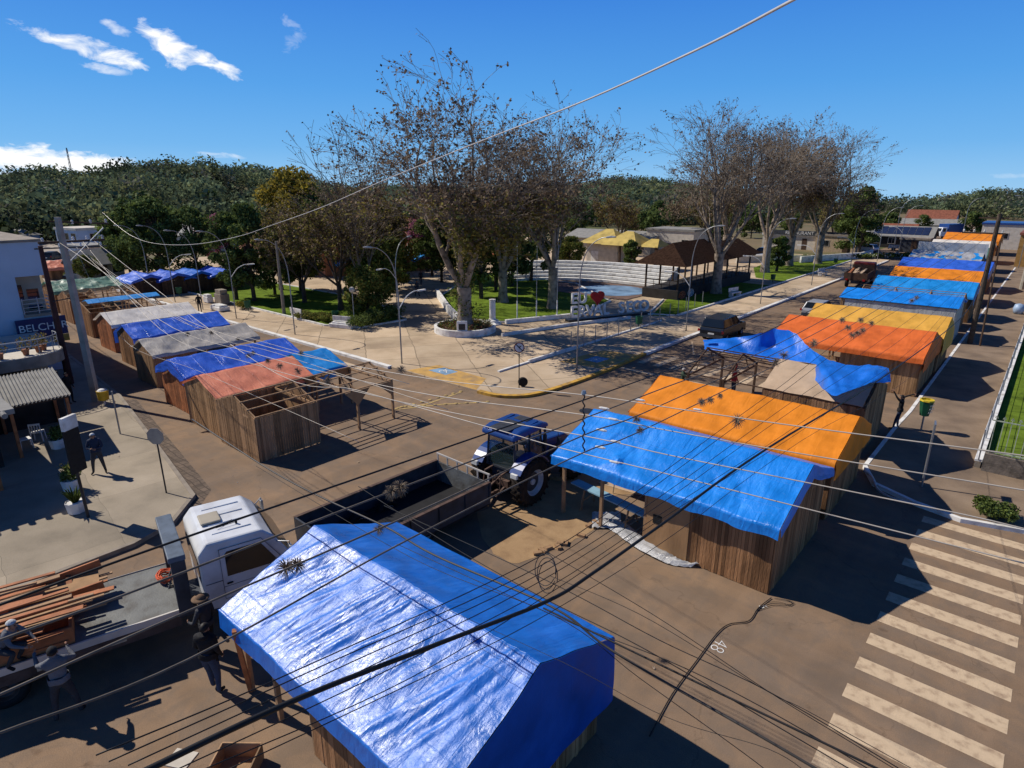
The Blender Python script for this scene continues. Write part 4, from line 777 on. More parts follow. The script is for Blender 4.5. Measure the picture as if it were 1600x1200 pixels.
# --- white flatbed truck in the near left corner; faces +Y
tr = thing('flatbed_truck', 'white cab flatbed truck loaded with red timber, its tail out of the picture', 'truck', TRL, TRZ)
mb = MB(); mb.prism([(.75, .75), (.72, 2.35), (.95, 2.62), (2.25, 2.60), (2.52, 2.35), (3.0, 1.55), (3.05, .6), (1.9, .6)], 'x', -1.18, 1.18); cab = mb.build('cab', P_white, tr, bevel=.055)
mb = MB()
for x in (-.75, -.25, .25, .75): mb.b2(x-.02, x+.02, 1.15, 2.1, 2.6, 2.635)
mb.build('roof_rib', P_white, cab, bevel=.01)
mb = MB(); mb.b2(-.38, .22, 1.0, 1.5, 2.64, 2.70); mb.build('roof_hatch', mat('beige_plastic', (.36, .32, .25), .7, .1, 3), cab, bevel=.03)
mb = MB(); mb.tube([(.25, 1.75, 2.63), (.55, 1.3, 2.66), (.5, 1.8, 2.66)], .008, 5); mb.cyl((.5, 1.8, 2.62), (.5, 1.8, 2.72), .03); mb.build('roof_aerial', M_black, cab)
for s in (-1, 1):
    d = thing_part('door', tr); X = s*1.185
    mb = MB(); mb.prism([(1.2, .95), (1.2, 2.38), (2.22, 2.38), (2.70, 1.62), (2.75, .95)], 'x', X, X+s*.012); mb.build('door_panel', P_white, d)
    mb = MB()
    for a_, b_ in (((1.2, .95), (1.2, 2.38)), ((1.2, 2.38), (2.22, 2.38)), ((2.22, 2.38), (2.70, 1.62)), ((2.70, 1.62), (2.75, .95)), ((2.75, .95), (1.2, .95)), ((.8, 1.5), (1.2, 1.5)), ((1.2, 1.3), (2.72, 1.3))): mb.bar((X+s*.013, *a_), (X+s*.013, *b_), .014, .008)
    mb.build('door_seam', P_dgrey, d)
    mb = MB(); mb.prism([(1.32, 1.58), (1.32, 2.22), (1.38, 2.28), (2.18, 2.28), (2.56, 1.62), (2.5, 1.56)], 'x', X+s*.013, X+s*.022); mb.build('side_window', M_glass, d)
    mb = MB(); mb.b2(X+s*.014, X+s*.04, 1.28, 1.42, 1.36, 1.40); mb.build('door_handle', M_black, d)
    mb = MB(); mb.prism([(.80, .97), (.80, 2.3), (1.18, 2.38), (1.18, .97)], 'x', X-s*.02, X-s*.004); mb.build('side_panel', P_white, d)
    mb = MB(); mb.tube([(X, 2.6, 2.15), (X+s*.28, 2.85, 2.2), (X+s*.3, 2.85, 1.6), (X, 2.7, 1.55)], .018, 6); mb.box((X+s*.32, 2.86, 1.9), (.2, .07, .42)); mb.build('mirror', M_metal, tr, bevel=.01)
mb = MB(); mb.add([(-1.0, .715, 2.15), (1.0, .715, 2.15), (1.0, .73, 1.5), (-1.0, .73, 1.5)], [(0, 1, 2, 3)]); mb.v = [(x, y-.012, z) for x, y, z in mb.v]; mb.build('rear_window', M_glass, tr)
mb = MB(); mb.add([(-1.02, 2.56, 2.32), (1.02, 2.56, 2.32), (1.05, 3.0, 1.62), (-1.05, 3.0, 1.62)], [(0, 1, 2, 3)]); mb.v = [(x, y+.012, z+.01) for x, y, z in mb.v]; mb.build('windscreen', M_glass, tr)
mb = MB(); mb.b2(-.4, .4, -6, 2.4, .55, .85); mb.b2(-1.15, 1.15, 1.9, 3.1, .45, .6)
for i in range(9): a = i*.7; mb.tube([(.3*math.cos(a), .1+.25*math.sin(a), .9), (.5*math.sin(a), .3, 1.2+.04*i), (.6*math.cos(a*2), .35, .85)], .03, 6)
mb.build('chassis', P_dgrey, tr)
mb = MB(); mb.b2(-1.2, 1.2, -6.5, .15, .96, 1.08); mb.build('flatbed', M_deck, tr)
mb = MB()
for s in (-1, 1): mb.b2(s*1.21-.02, s*1.21+.03*s, -6.5, .15, .93, 1.11)
mb.build('bed_rail', M_cablew, tr)
mb = MB()
for s in (-1, 1): mb.b2(s*1.21-.03, s*1.21+.03, -6.5, .14, .66, .92)
mb.build('bed_skirt', M_rust, tr)
for y in (-1.2, -2.6, -4.0):
    mb = MB(); mb.b2(1.242, 1.255, y-.16, y+.16, .76, .84); mb.build('reflector_strip', M_mark, tr)
h = thing_part('headboard', tr, (.1, .42, 0))
mb = MB(); mb.b2(-1.2, -.98, -.3, .02, 1.09, 2.45); mb.build('upright', P_dgrey, h, bevel=.015)
mb = MB(); mb.b2(.98, 1.2, -.3, .02, .9, 2.45); mb.build('upright', P_dgrey, h, bevel=.015)
mb = MB(); mb.b2(-1.22, 1.22, -.34, .04, 2.455, 2.60); mb.build('cross_beam', mat('blue_grey_beam', (.10, .13, .17), .5, .3, 3), h, bevel=.02)
for s in (-1, 1):
    for y, r in ((2.1, .47), (-3.4, .47), (-4.5, .47)): wheel(tr, (s*.98, y, r), r, .3, n=22, rim=M_rust)
# load of red framed timber on the bed (each piece liftable)
mb0 = TRL
r_ = random.Random(11)
def load(name, parts, label, m, cat='timber', group='timber pieces loaded on the flatbed'):
    mb = MB()
    for a, b, w_, h_ in parts: mb.bar(a, b, w_, h_)
    return add(name, mb, m, label, cat, group, loc=mb0, rz=TRZ)
M_redp = M_woodr
load('timber_rack', [((-1.1, -5.8, 1.15), (-1.0, -1.3, 1.75), .05, .28), ((-.35, -5.8, 1.15), (-.25, -1.3, 1.55), .05, .25), ((-1.1, -4.5, 1.4), (-.3, -4.5, 1.3), .12, .06), ((-1.1, -3.2, 1.55), (-.3, -3.2, 1.45), .12, .06), ((-1.1, -2, 1.7), (-.3, -2, 1.5), .12, .06)], 'red timber frame tilted against the far side of the flatbed', M_redp, group=None)
load('timber_crate', [((1.1, -5.8, 1.3), (1.1, -2.0, 1.3), .05, .42), ((.3, -5.8, 1.25), (.3, -2.0, 1.25), .05, .3), ((.3, -2.03, 1.27), (1.1, -2.03, 1.27), .06, .36), ((.3, -3.9, 1.4), (1.1, -3.9, 1.4), .2, .05)], 'red timber box frame along the near side of the flatbed', M_redp, group=None)
for i in range(40):
    x = -1.0+2.0*r_.random(); a = r_.uniform(-.1, .22); y0 = -5.8+r_.random()*1.5; Ln = r_.uniform(2.6, 3.7); z = 1.15+.035*i*.6
    load('timber_plank', [((x, y0, z), (x+a*1.6, y0+Ln, z+.12*r_.random()), r_.choice((.07, .10, .16)), .035)], 'long timber plank in the jumbled load on the flatbed', M_redp if i % 2 else M_wood2)
mb = MB(); mb.box((0, 0, .012), (.8, 3.4, .025)); add('plywood_sheet', mb, M_ply, 'plywood sheet leaning at the far edge of the flatbed load', 'plywood', loc=tuple(Vector(TRL)+Vector((-.55*.961-.276*3.1, .55*.276-3.1*.961, 1.6))), rz=TRZ)
def rope_heap(label, m, loc, n=9, r=.3):
    mb = MB(); q = random.Random(4); pts = []
    for i in range(n*10): a = i*.62; rr = r*(.45+.55*abs(math.sin(i*.21))); pts.append((rr*math.cos(a)+q.uniform(-.04, .04), rr*math.sin(a)*.8, .04+.02*abs(math.sin(i*1.7))+.10*(i/n/10)+q.uniform(0, .06)))
    mb.tube(spl(pts, 2), .018, 5); return add('rope_heap', mb, m, label, 'rope', loc=loc, smooth=True)
rope_heap('tangled orange red rope on the deck behind the headboard', mat('orange_rope', (.55, .09, .03), .7, .3, 8, island=.2), tuple(G(262, 905, 1.09)))
mb = MB(); mb.lathe([(.05, 0), (.16, .02), (.15, .22), (.06, .26)], n=12); add('white_can', mb, M_white, 'white can standing beside the orange rope', 'can', loc=tuple(G(284, 912, 1.09)), smooth=True)
# --- tractor, faces +Y
T = thing('tractor', 'blue tractor with dark cab standing beside the sky blue stall', 'tractor', (-13.85, 15.9, 0), R(1))
for s in (-1, 1):
    wheel(T, (s*.95, 0, .86), .86, .5, lugs=20, tyre=M_dirt, n=30); wheel(T, (s*.92, 2.75, .62), .62, .42, lugs=16, tyre=M_dirt, n=26)
    mb = MB()
    arc = [(math.cos(a)*1.02, .86+math.sin(a)*1.02) for a in [R(32+11.5*i) for i in range(11)]]; arc2 = [(y*.955, .86+(z-.86)*.955) for y, z in arc][::-1]
    n = len(arc)
    for i in range(n-1): mb.prism([arc[i], arc[i+1], arc2[n-2-i], arc2[n-1-i]], 'x', s*.66, s*1.16)
    fen = mb.build('rear_fender', P_tblue, T)
    mb = MB(); mb.b2(s*.95-.14, s*.95+.14, -.98, -.88, 1.30, 1.46); mb.build('lamp', M_llight, fen)
    mb = MB(); mb.tube([(s*.7, 1.05, 2.45), (s*1.25, 1.25, 2.5), (s*1.28, 1.25, 2.1)], .016, 6); mb.box((s*1.3, 1.25, 2.12), (.16, .05, .34)); mb.build('mirror', P_dgrey, T)
mb = MB(); mb.prism([(-.55, .7), (-.55, 1.35), (1.1, 1.35), (1.1, .7)], 'x', -.42, .42); mb.b2(-.3, .3, 1.0, 3.2, .5, 1.05); mb.cyl((-.95, 0, .86), (.95, 0, .86), .12); mb.cyl((-.8, 2.75, .62), (.8, 2.75, .62), .09); mb.build('chassis', P_dgrey, T)
hd = MB(); hd.prism([(1.25, 1.05), (1.25, 1.78), (1.5, 1.82), (3.0, 1.66), (3.35, 1.45), (3.4, 1.05)], 'x', -.36, .36); hood = hd.build('bonnet', P_tblue, T, bevel=.08)
mb = MB(); mb.b2(-.30, .30, 3.402, 3.42, 1.1, 1.42); mb.build('grille', P_dgrey, hood)
for s in (-1, 1):
    mb = MB(); mb.b2(s*.362-.005, s*.362+.01*s, 1.9, 3.0, 1.12, 1.4); mb.build('side_vent', P_dgrey, hood)
mb = MB(); mb.cyl((.5, 1.45, 1.3), (.5, 1.45, 2.5), .045); mb.cyl((.5, 1.45, 1.55), (.5, 1.45, 2.1), .08); mb.build('exhaust', P_dgrey, T)
ck = MB()
cs = [(-.62, -.55, -.52), (.62, -.55, -.52)]
for s in (-1, 1):
    ck.bar((s*.66, -.55, 1.3), (s*.60, -.50, 2.52), .08); ck.bar((s*.68, .35, 1.1), (s*.62, .35, 2.52), .06); ck.bar((s*.62, 1.15, 1.2), (s*.56, 1.05, 2.52), .07); ck.bar((s*.66, -.55, 1.32), (s*.66, 1.15, 1.2), .06)
ck.bar((-.66, -.55, 1.32), (.66, -.55, 1.32), .07); ck.bar((-.6, 1.12, 1.75), (.6, 1.12, 1.75), .05); ck.bar((-.6, -.5, 2.48), (.6, -.5, 2.48), .08)
ck.build('cab_frame', P_dgrey, T)
M_cglass = bpy.data.materials.new('cab_glass'); M_cglass.use_nodes = True; b_ = M_cglass.node_tree.nodes['Principled BSDF']; b_.inputs['Base Color'].default_value = (.05, .08, .075, 1); b_.inputs['Roughness'].default_value = .04; b_.inputs['Specular IOR Level'].default_value = .9; b_.inputs['Alpha'].default_value = .45
mb = MB(); mb.add([(-.6, -.55, 1.36), (.6, -.55, 1.36), (.55, -.51, 2.44), (-.55, -.51, 2.44)], [(0, 1, 2, 3)]); mb.build('rear_window', M_cglass, T)
for s in (-1, 1):
    mb = MB(); mb.add([(s*.665, -.5, 1.36), (s*.665, 1.1, 1.25), (s*.59, 1.03, 2.46), (s*.61, -.46, 2.46)], [(0, 1, 2, 3)]); mb.build('side_window', M_cglass, T)
mb = MB(); mb.add([(-.58, 1.13, 1.8), (.58, 1.13, 1.8), (.54, 1.07, 2.46), (-.54, 1.07, 2.46)], [(0, 1, 2, 3)]); mb.build('windscreen', M_cglass, T)
mb = MB(); mb.prism([(-.75, 2.54), (-.7, 2.74), (-.3, 2.84), (.9, 2.84), (1.28, 2.72), (1.34, 2.56)], 'x', -.78, .78); roof = mb.build('cab_roof', P_tblue, T, bevel=.07)
mb = MB(); mb.b2(-.42, .42, -.72, .35, 2.835, 2.86); mb.b2(-.3, .3, .55, .95, 2.84, 2.865); mb.build('roof_hatch', P_dgrey, roof, bevel=.02)
mb = MB()
for s in (-1, 1): mb.prism([(-.68, 2.78), (.85, 2.88), (.85, 2.83), (-.68, 2.72)], 'x', s*.5, s*.62)
mb.build('roof_rib', P_tblue, roof)
mb = MB(); mb.b2(-.24, .24, -.1, .35, 1.35, 1.5); mb.b2(-.24, .24, -.16, -.04, 1.4, 2.05); mb.build('seat', P_black, T, bevel=.04)
mb = MB(); mb.cyl((0, .95, 1.3), (0, .75, 1.85), .03); mb.lathe([(.17, -.015), (.2, 0), (.17, .015)], (0, .73, 1.86), 16); mb.build('steering_wheel', P_black, T)
mb = MB()
for s in (-1, 1):
    mb.bar((s*.3, -.5, .75), (s*.42, -1.35, .55), .06); mb.bar((s*.35, -.5, 1.3), (s*.38, -1.0, 1.25), .06); mb.bar((s*.38, -1.0, 1.25), (s*.4, -1.1, .6), .035); mb.tube([(s*.1, -.5, 1.2), (s*.2, -.75, .95), (s*.12, -.9, .7)], .014, 5)
mb.bar((0, -.5, 1.0), (0, -1.15, .8), .07); mb.b2(-.5, .5, -.75, -.6, .7, .95); mb.b2(-.04, .04, -1.6, -.6, .42, .5); mb.build('linkage', M_rust, T)
# --- tipping trailer behind the tractor
X0, X1, Y0, Y1 = -1.38, 1.38, -2.9, 2.9
tl = thing('farm_trailer', 'empty dark steel dump trailer with rusty raised sides behind the nearest stall', 'trailer', (-14.75, 11.3, 0), R(-1.5))
mb = MB(); mb.b2(X0, X1, Y0, Y1, .46, .54); mb.build('floor', mat('black_steel', (.012, .012, .014), .7, .3, 3), tl)
for s in (-1, 1):
    mb = MB(); mb.b2(s*1.38-.03, s*1.38+.03, Y0, Y1, .545, 1.3)
    for y in [Y0+.05+i*1.14 for i in range(6)]: mb.b2(s*1.41, s*1.46, y-.04, y+.04, .72, 1.32)
    sb = mb.build('side_board', P_dgrey, tl)
    mb = MB(); mb.b2(s*1.38-.06, s*1.38+.06, Y0, Y1, 1.30, 1.36); mb.build('top_rail', M_rust, sb)
for y in (Y0, Y1):
    mb = MB(); mb.b2(X0+.035, X1-.035, y-.03, y+.03, .545, 1.36 if y < 0 else 1.3); e = mb.build('end_board', P_dgrey if y < 0 else M_deck, tl)
    if y > 0:
        mb = MB(); mb.bar((X0, y, 1.62), (X1, y, 1.62), .05, .05)
        for i in range(6): mb.bar((X0+.05+i*.53, y, 1.3), (X0+.05+i*.53, y, 1.6), .05, .04)
        mb.build('guard_rail', M_cablew, e)
mb = MB(); mb.b2(-.5, -.4, Y0, Y1, .3, .45); mb.b2(.4, .5, Y0, Y1, .3, .45); mb.bar((-.45, Y1, .6), (0, Y1+1.1, .5), .09); mb.bar((.45, Y1, .6), (0, Y1+1.1, .5), .09); mb.bar((0, Y1+1.0, .5), (0, Y1+1.5, .48), .08); mb.build('drawbar_frame', M_rust, tl)
for s in (-1, 1):
    for y in (-.9, .25): wheel(tl, (s*1.0, y, .42), .42, .26, n=20)
# ------------------------------------------------------------------ people (face +Y in their own frame)
M_skin = mat('skin', (.36, .19, .12), .6, .1, 4); M_skin2 = mat('skin_tan', (.24, .12, .075), .6, .1, 4); M_hair = mat('dark_hair', (.015, .011, .009), .6, .3, 20); M_hairg = mat('grey_hair', (.35, .33, .31), .7, .2, 20)
CL = {k: mat('cloth_'+k, c, .85, .22, 5, .4, 25) for k, c in dict(black=(.012, .012, .014), navy=(.02, .03, .06), denim=(.035, .055, .10), grey=(.13, .135, .15), dgrey=(.04, .042, .048), lgrey=(.30, .31, .33), white=(.55, .55, .54), red=(.38, .03, .035), green=(.05, .08, .05), blue=(.03, .12, .3), khaki=(.16, .13, .08), shoe=(.015, .013, .012)).items()}
def person(label, loc, rz, h=1.74, top='black', legs='denim', hair='dark', skin=None, J=None, sleeve=True, cap=None, group=None, hood=False, bulk=1.0):
    skin = skin or M_skin; s = h/1.75
    j = dict(pel=(0, 0, .95), wst=(0, 0, 1.08), chs=(0, .0, 1.30), nkb=(0, -.01, 1.46), nck=(0, .01, 1.53), hed=(0, .03, 1.60), top=(0, .02, 1.69),
             shL=(-.17, -.01, 1.42), elL=(-.24, -.03, 1.15), wrL=(-.22, .10, .93), hnL=(-.21, .16, .86), shR=(.17, -.01, 1.42), elR=(.24, -.03, 1.15), wrR=(.22, .10, .93), hnR=(.21, .16, .86),
             hpL=(-.09, 0, .90), knL=(-.11, .03, .50), akL=(-.12, -.02, .09), toL=(-.14, .15, .04), hpR=(.09, 0, .90), knR=(.11, .03, .50), akR=(.12, -.02, .09), toR=(.14, .15, .04))
    if J: j.update(J)
    r = dict(pel=(.155, .115), wst=(.14, .10), chs=(.175, .12), nkb=(.12, .085), nck=(.055, .06), hed=(.082, .10), top=(.062, .075), shL=(.07, .07), elL=(.046, .046), wrL=(.03, .03), hnL=(.036, .022),
             hpL=(.095, .095), knL=(.062, .062), akL=(.042, .045), toL=(.042, .028))
    for k in list(r):
        if k.endswith('L'): r[k[:-1]+'R'] = r[k]
    names = list(j); idx = {k: i for i, k in enumerate(names)}
    E_ = [('pel', 'wst'), ('wst', 'chs'), ('chs', 'nkb'), ('nkb', 'nck'), ('nck', 'hed'), ('hed', 'top')]
    for S in 'LR': E_ += [('nkb', 'sh'+S), ('sh'+S, 'el'+S), ('el'+S, 'wr'+S), ('wr'+S, 'hn'+S), ('pel', 'hp'+S), ('hp'+S, 'kn'+S), ('kn'+S, 'ak'+S), ('ak'+S, 'to'+S)]
    me = bpy.data.meshes.new('p'); me.from_pydata([j[k] for k in names], [(idx[a], idx[b]) for a, b in E_], [])
    o = bpy.data.objects.new('p', me); COL.objects.link(o); md = o.modifiers.new('skin', 'SKIN'); md.use_smooth_shade = True
    sv = me.skin_vertices[0].data
    for k in names:
        a, b = r[k]; bl = bulk if k in ('pel', 'wst', 'chs', 'shL', 'shR', 'elL', 'elR', 'hpL', 'hpR', 'knL', 'knR') else 1; sv[idx[k]].radius = (a*bl, b*bl)
    sv[idx['pel']].use_root = True
    sd = o.modifiers.new('sub', 'SUBSURF'); sd.levels = 2; sd.render_levels = 2
    dg = bpy.context.evaluated_depsgraph_get(); m2 = bpy.data.meshes.new_from_object(o.evaluated_get(dg)); bpy.data.objects.remove(o)
    # material by nearest bone
    zones = {('pel', 'wst'): 1, ('wst', 'chs'): 0, ('chs', 'nkb'): 0, ('nkb', 'nck'): 2, ('nck', 'hed'): 2, ('hed', 'top'): 2}
    for S in 'LR': zones.update({('nkb', 'sh'+S): 0, ('sh'+S, 'el'+S): 0, ('el'+S, 'wr'+S): 0 if sleeve else 2, ('wr'+S, 'hn'+S): 2, ('pel', 'hp'+S): 1, ('hp'+S, 'kn'+S): 1, ('kn'+S, 'ak'+S): 1, ('ak'+S, 'to'+S): 3})
    segs = [(Vector(j[a]), Vector(j[b]), z) for (a, b), z in zones.items()]
    mats = [CL[top], CL[legs], skin, CL['shoe']]; m2.materials.clear()
    for m in mats: m2.materials.append(m)
    mi = []
    for p in m2.polygons:
        c = p.center; best = (9, 0)
        for a, b, z in segs:
            ab = b-a; t = min(1, max(0, (c-a).dot(ab)/ab.length_squared)); d = (c-a-ab*t).length-(.05 if z == 0 and a.z > 1.1 else 0)
            if d < best[0]: best = (d, z)
        mi.append(best[1])
    m2.polygons.foreach_set('material_index', mi); m2.polygons.foreach_set('use_smooth', [True]*len(mi))
    # hands (five fingers), nose, ears, eyes appended to the same body mesh
    mb = MB(); fl = 2
    for S in 'LR':
        w_, hn = Vector(j['wr'+S]), Vector(j['hn'+S]); d = (hn-w_).normalized(); sgn = -1 if S == 'L' else 1; side = d.cross(Vector((sgn, 0, 0))).normalized()
        pn = d.cross(side).normalized()
        for k in range(4):
            o0 = hn+side*(-.026+.0175*k)+d*.01; ln = (.062, .075, .07, .055)[k]; mb.tube([o0, o0+d*ln*.5+pn*.008, o0+d*ln*.85+pn*.03], [.0095, .009, .007], 6, m=fl)
        o0 = w_.lerp(hn, .45)-side*.03; mb.tube([o0, o0-side*.025+d*.03+pn*.015, o0-side*.028+d*.06+pn*.03], [.011, .010, .008], 6, m=fl)
    hd = Vector(j['hed']); mb.add([hd+Vector(v) for v in ((-.018, .085, -.02), (.018, .085, -.02), (0, .125, -.022), (0, .09, .03))], [(0, 1, 2), (0, 2, 3), (1, 3, 2)], m=fl)
    for s_ in (-1, 1): mb.box(hd+Vector((s_*.082, 0, 0)), (.018, .035, .06), m=fl); mb.box(hd+Vector((s_*.032, .092, .025)), (.026, .012, .012), m=3)
    mb.box(hd+Vector((0, .094, -.052)), (.045, .008, .010), m=3)
    bm = bmesh.new(); bm.from_mesh(m2); vv = [bm.verts.new(v) for v in mb.v]
    for f_, q in zip(mb.f, mb.m):
        f2 = bm.faces.new([vv[i] for i in f_]); f2.material_index = q; f2.smooth = True
    bm.to_mesh(m2); bm.free()
    t = thing('person', label, 'person', loc, rz, group); t.scale = (s, s, s)
    b = bpy.data.objects.new('body', m2); COL.objects.link(b); b.parent = t
    mb = MB()
    def cap_shape(u, v, k=1.0, lo=-.25):
        a = u*2*math.pi; e = lo*math.pi/2*1+(1-lo)*math.pi/2*v; rr = .100*k
        back = .5-.5*math.sin(a); ee = max(e, -.2+.75*(1-back)); x = rr*.92*math.cos(ee)*math.cos(a); y = rr*1.12*math.cos(ee)*math.sin(a)-.006; return (hd.x+x, hd.y+y, hd.z+.025+rr*1.12*math.sin(ee))
    mb.grid(lambda u, v: cap_shape(u, v), 18, 8); mb.build('hair', M_hairg if hair == 'grey' else M_hair, t, smooth=True, fix=False)
    if cap:
        mb = MB(); mb.grid(lambda u, v: cap_shape(u, v, 1.09, .25), 18, 6)
        if cap[1] == 'peak': mb.grid(lambda u, v: (hd.x+.075*math.cos(math.pi*u), hd.y+.07+.11*v*math.sin(math.pi*u)**.5, hd.z+.06-.02*v), 8, 3)
        elif cap[1] == 'brim': mb.lathe([(.10, .05), (.19, .045), (.19, .052), (.10, .06)], tuple(hd), 20)
        mb.build('cap', cap[0], t, smooth=True, fix=False)
    # jacket hem and collar
    mb = MB(); W_ = Vector(j['pel']); mb.grid(lambda u, v: (W_.x+(.162+.008*v)*bulk*math.cos(u*6.283), W_.y+(.122+.008*v)*bulk*math.sin(u*6.283), W_.z+.13-.13*v+.01*math.sin(u*30)), 24, 5)
    mb.build('jacket_hem', CL[top], t, smooth=True, fix=False, solid=.006)
    if hood:
        c = Vector(j['nkb']); mb = MB(); mb.lathe([(.10, -.02), (.125, .03), (.11, .075), (.085, .08)], (c.x, c.y-.03, c.z), 14); mb.build('collar', CL[top], t, smooth=True)
    return t
armsfwd = lambda z=1.15, y=.35, x=.12: dict(elL=(-.25, .06, 1.17), wrL=(-x, y-.07, z), hnL=(-x+.03, y, z+.02), elR=(.25, .06, 1.17), wrR=(x, y-.07, z), hnR=(x-.03, y, z+.02))
cross = dict(elL=(-.27, .05, 1.15), wrL=(-.06, .22, 1.14), hnL=(.02, .24, 1.16), elR=(.27, .05, 1.15), wrR=(.06, .25, 1.12), hnR=(-.02, .27, 1.13))
apart = dict(knL=(-.16, .03, .5), akL=(-.2, -.02, .09), toL=(-.24, .14, .04), knR=(.17, .05, .5), akR=(.22, .02, .09), toR=(.27, .17, .04))
person('man in dark jacket and white cap standing arms folded on the left pavement', tuple(G(157, 739, .13)), R(-120), 1.74, 'navy', 'dgrey', J={**cross, **apart}, cap=(CL['white'], 'plain'), bulk=1.15, hood=True)
person('man in grey vest and dark cap reaching over the near side of the flatbed', (-14.3, 1.75, 0), R(75), 1.86, 'grey', 'dgrey', J={**dict(elL=(-.30, .2, 1.30), wrL=(-.34, .42, 1.42), hnL=(-.34, .5, 1.44), elR=(.3, .2, 1.25), wrR=(.2, .42, 1.36), hnR=(.2, .5, 1.38)), **apart}, cap=(CL['black'], 'plain'), sleeve=True, bulk=1.1)
person('man in black jacket and jeans standing by the leaning prop in the truck shadow', (-12.6, 4.15, 0), R(35), 1.9, 'black', 'denim', J=dict(elL=(-.27, .02, 1.13), wrL=(-.2, .2, 1.0), hnL=(-.17, .27, .97), knL=(-.1, .1, .5), akL=(-.1, .12, .09), toL=(-.12, .3, .04)), bulk=1.2, hood=True)
person('man in a brimmed hat and dark clothes beside the truck headboard', (-13.75, 4.6, 0), R(120), 1.85, 'dgrey', 'black', J=dict(elL=(-.26, .08, 1.15), wrL=(-.15, .28, 1.05), hnL=(-.12, .35, 1.05)), cap=(mat('straw_hat', (.16, .10, .06), .9, .2, 20), 'brim'), bulk=1.05)
person('worker in pale grey with white cap crouching on the truck load at the left edge', tuple(G(22, 1040, 1.09)), R(-50), 1.7, 'grey', 'dgrey', J=dict(pel=(0, -.15, .50), wst=(0, -.08, .62), chs=(0, .06, .82), nkb=(0, .14, .96), nck=(0, .18, 1.02), hed=(0, .22, 1.08), top=(0, .22, 1.17), shL=(-.17, .12, .93), elL=(-.24, .3, .72), wrL=(-.15, .5, .62), hnL=(-.12, .57, .6), shR=(.17, .12, .93), elR=(.24, .3, .72), wrR=(.15, .5, .62), hnR=(.12, .57, .6), hpL=(-.1, -.12, .46), knL=(-.18, .25, .48), akL=(-.15, .0, .09), toL=(-.17, .17, .04), hpR=(.1, -.12, .46), knR=(.18, .25, .48), akR=(.15, 0, .09), toR=(.17, .17, .04)), cap=(CL['white'], 'plain'))
person('grey haired man photographing with raised hands behind the orange tarp', (G(1068, 577, 1.62).x, G(1068, 577, 1.62).y, 0), R(-70), 1.72, 'green', 'dgrey', hair='grey', J=dict(elL=(-.24, .2, 1.3), wrL=(-.1, .3, 1.5), hnL=(-.06, .32, 1.57), elR=(.24, .2, 1.3), wrR=(.1, .3, 1.5), hnR=(.06, .32, 1.57)))
person('person in a red top raising an arm under the half finished stall', (G(1149, 576, 1.65).x, G(1149, 576, 1.65).y, 0), R(-100), 1.75, 'red', 'navy', J=dict(elR=(.25, .1, 1.65), wrR=(.2, .2, 1.9), hnR=(.19, .22, 1.98)))
person('man in dark clothes stretching both arms up to pull the loose tarp', (-4.15, 33.0, 0), R(95), 1.78, 'black', 'navy', J=dict(elL=(-.2, .2, 1.62), wrL=(-.18, .35, 1.85), hnL=(-.17, .40, 1.93), elR=(.2, -.05, 1.6), wrR=(.3, -.35, 1.75), hnR=(.31, -.42, 1.78), knL=(-.05, .1, .5), akL=(-.05, .15, .09), toL=(-.05, .33, .04)))
stride = dict(knL=(-.1, .18, .52), akL=(-.1, .25, .1), toL=(-.1, .43, .07), knR=(.1, -.03, .5), akR=(.1, -.28, .12), toR=(.1, -.14, .04), elL=(-.25, -.12, 1.17), wrL=(-.23, -.1, .93), hnL=(-.22, -.07, .86))
person('person in dark clothes walking on the left part of the plaza pavement', tuple(G(313, 488, .12)), R(70), 1.72, 'black', 'dgrey', J=stride)
for i, (x, y, tp, lab) in enumerate([(629, 447, 'black', 'walker in black, leftmost on the central plaza path'), (658, 445, 'dgrey', 'walker in dark grey near the lawn edge of the central path'), (652, 463, 'navy', 'walker in navy, nearest on the central plaza path'), (100, 478, 'blue', 'person in a blue jacket on the road beyond the dark pole')]):
    person(lab, tuple(G(x, y, .12 if i < 3 else 0)), R(180+40*i), 1.7, tp, 'navy', J=stride)
person('person in black standing in the shade between the awning and the concrete pole', tuple(G(112, 630, .13)), R(-60), 1.72, 'black', 'black')
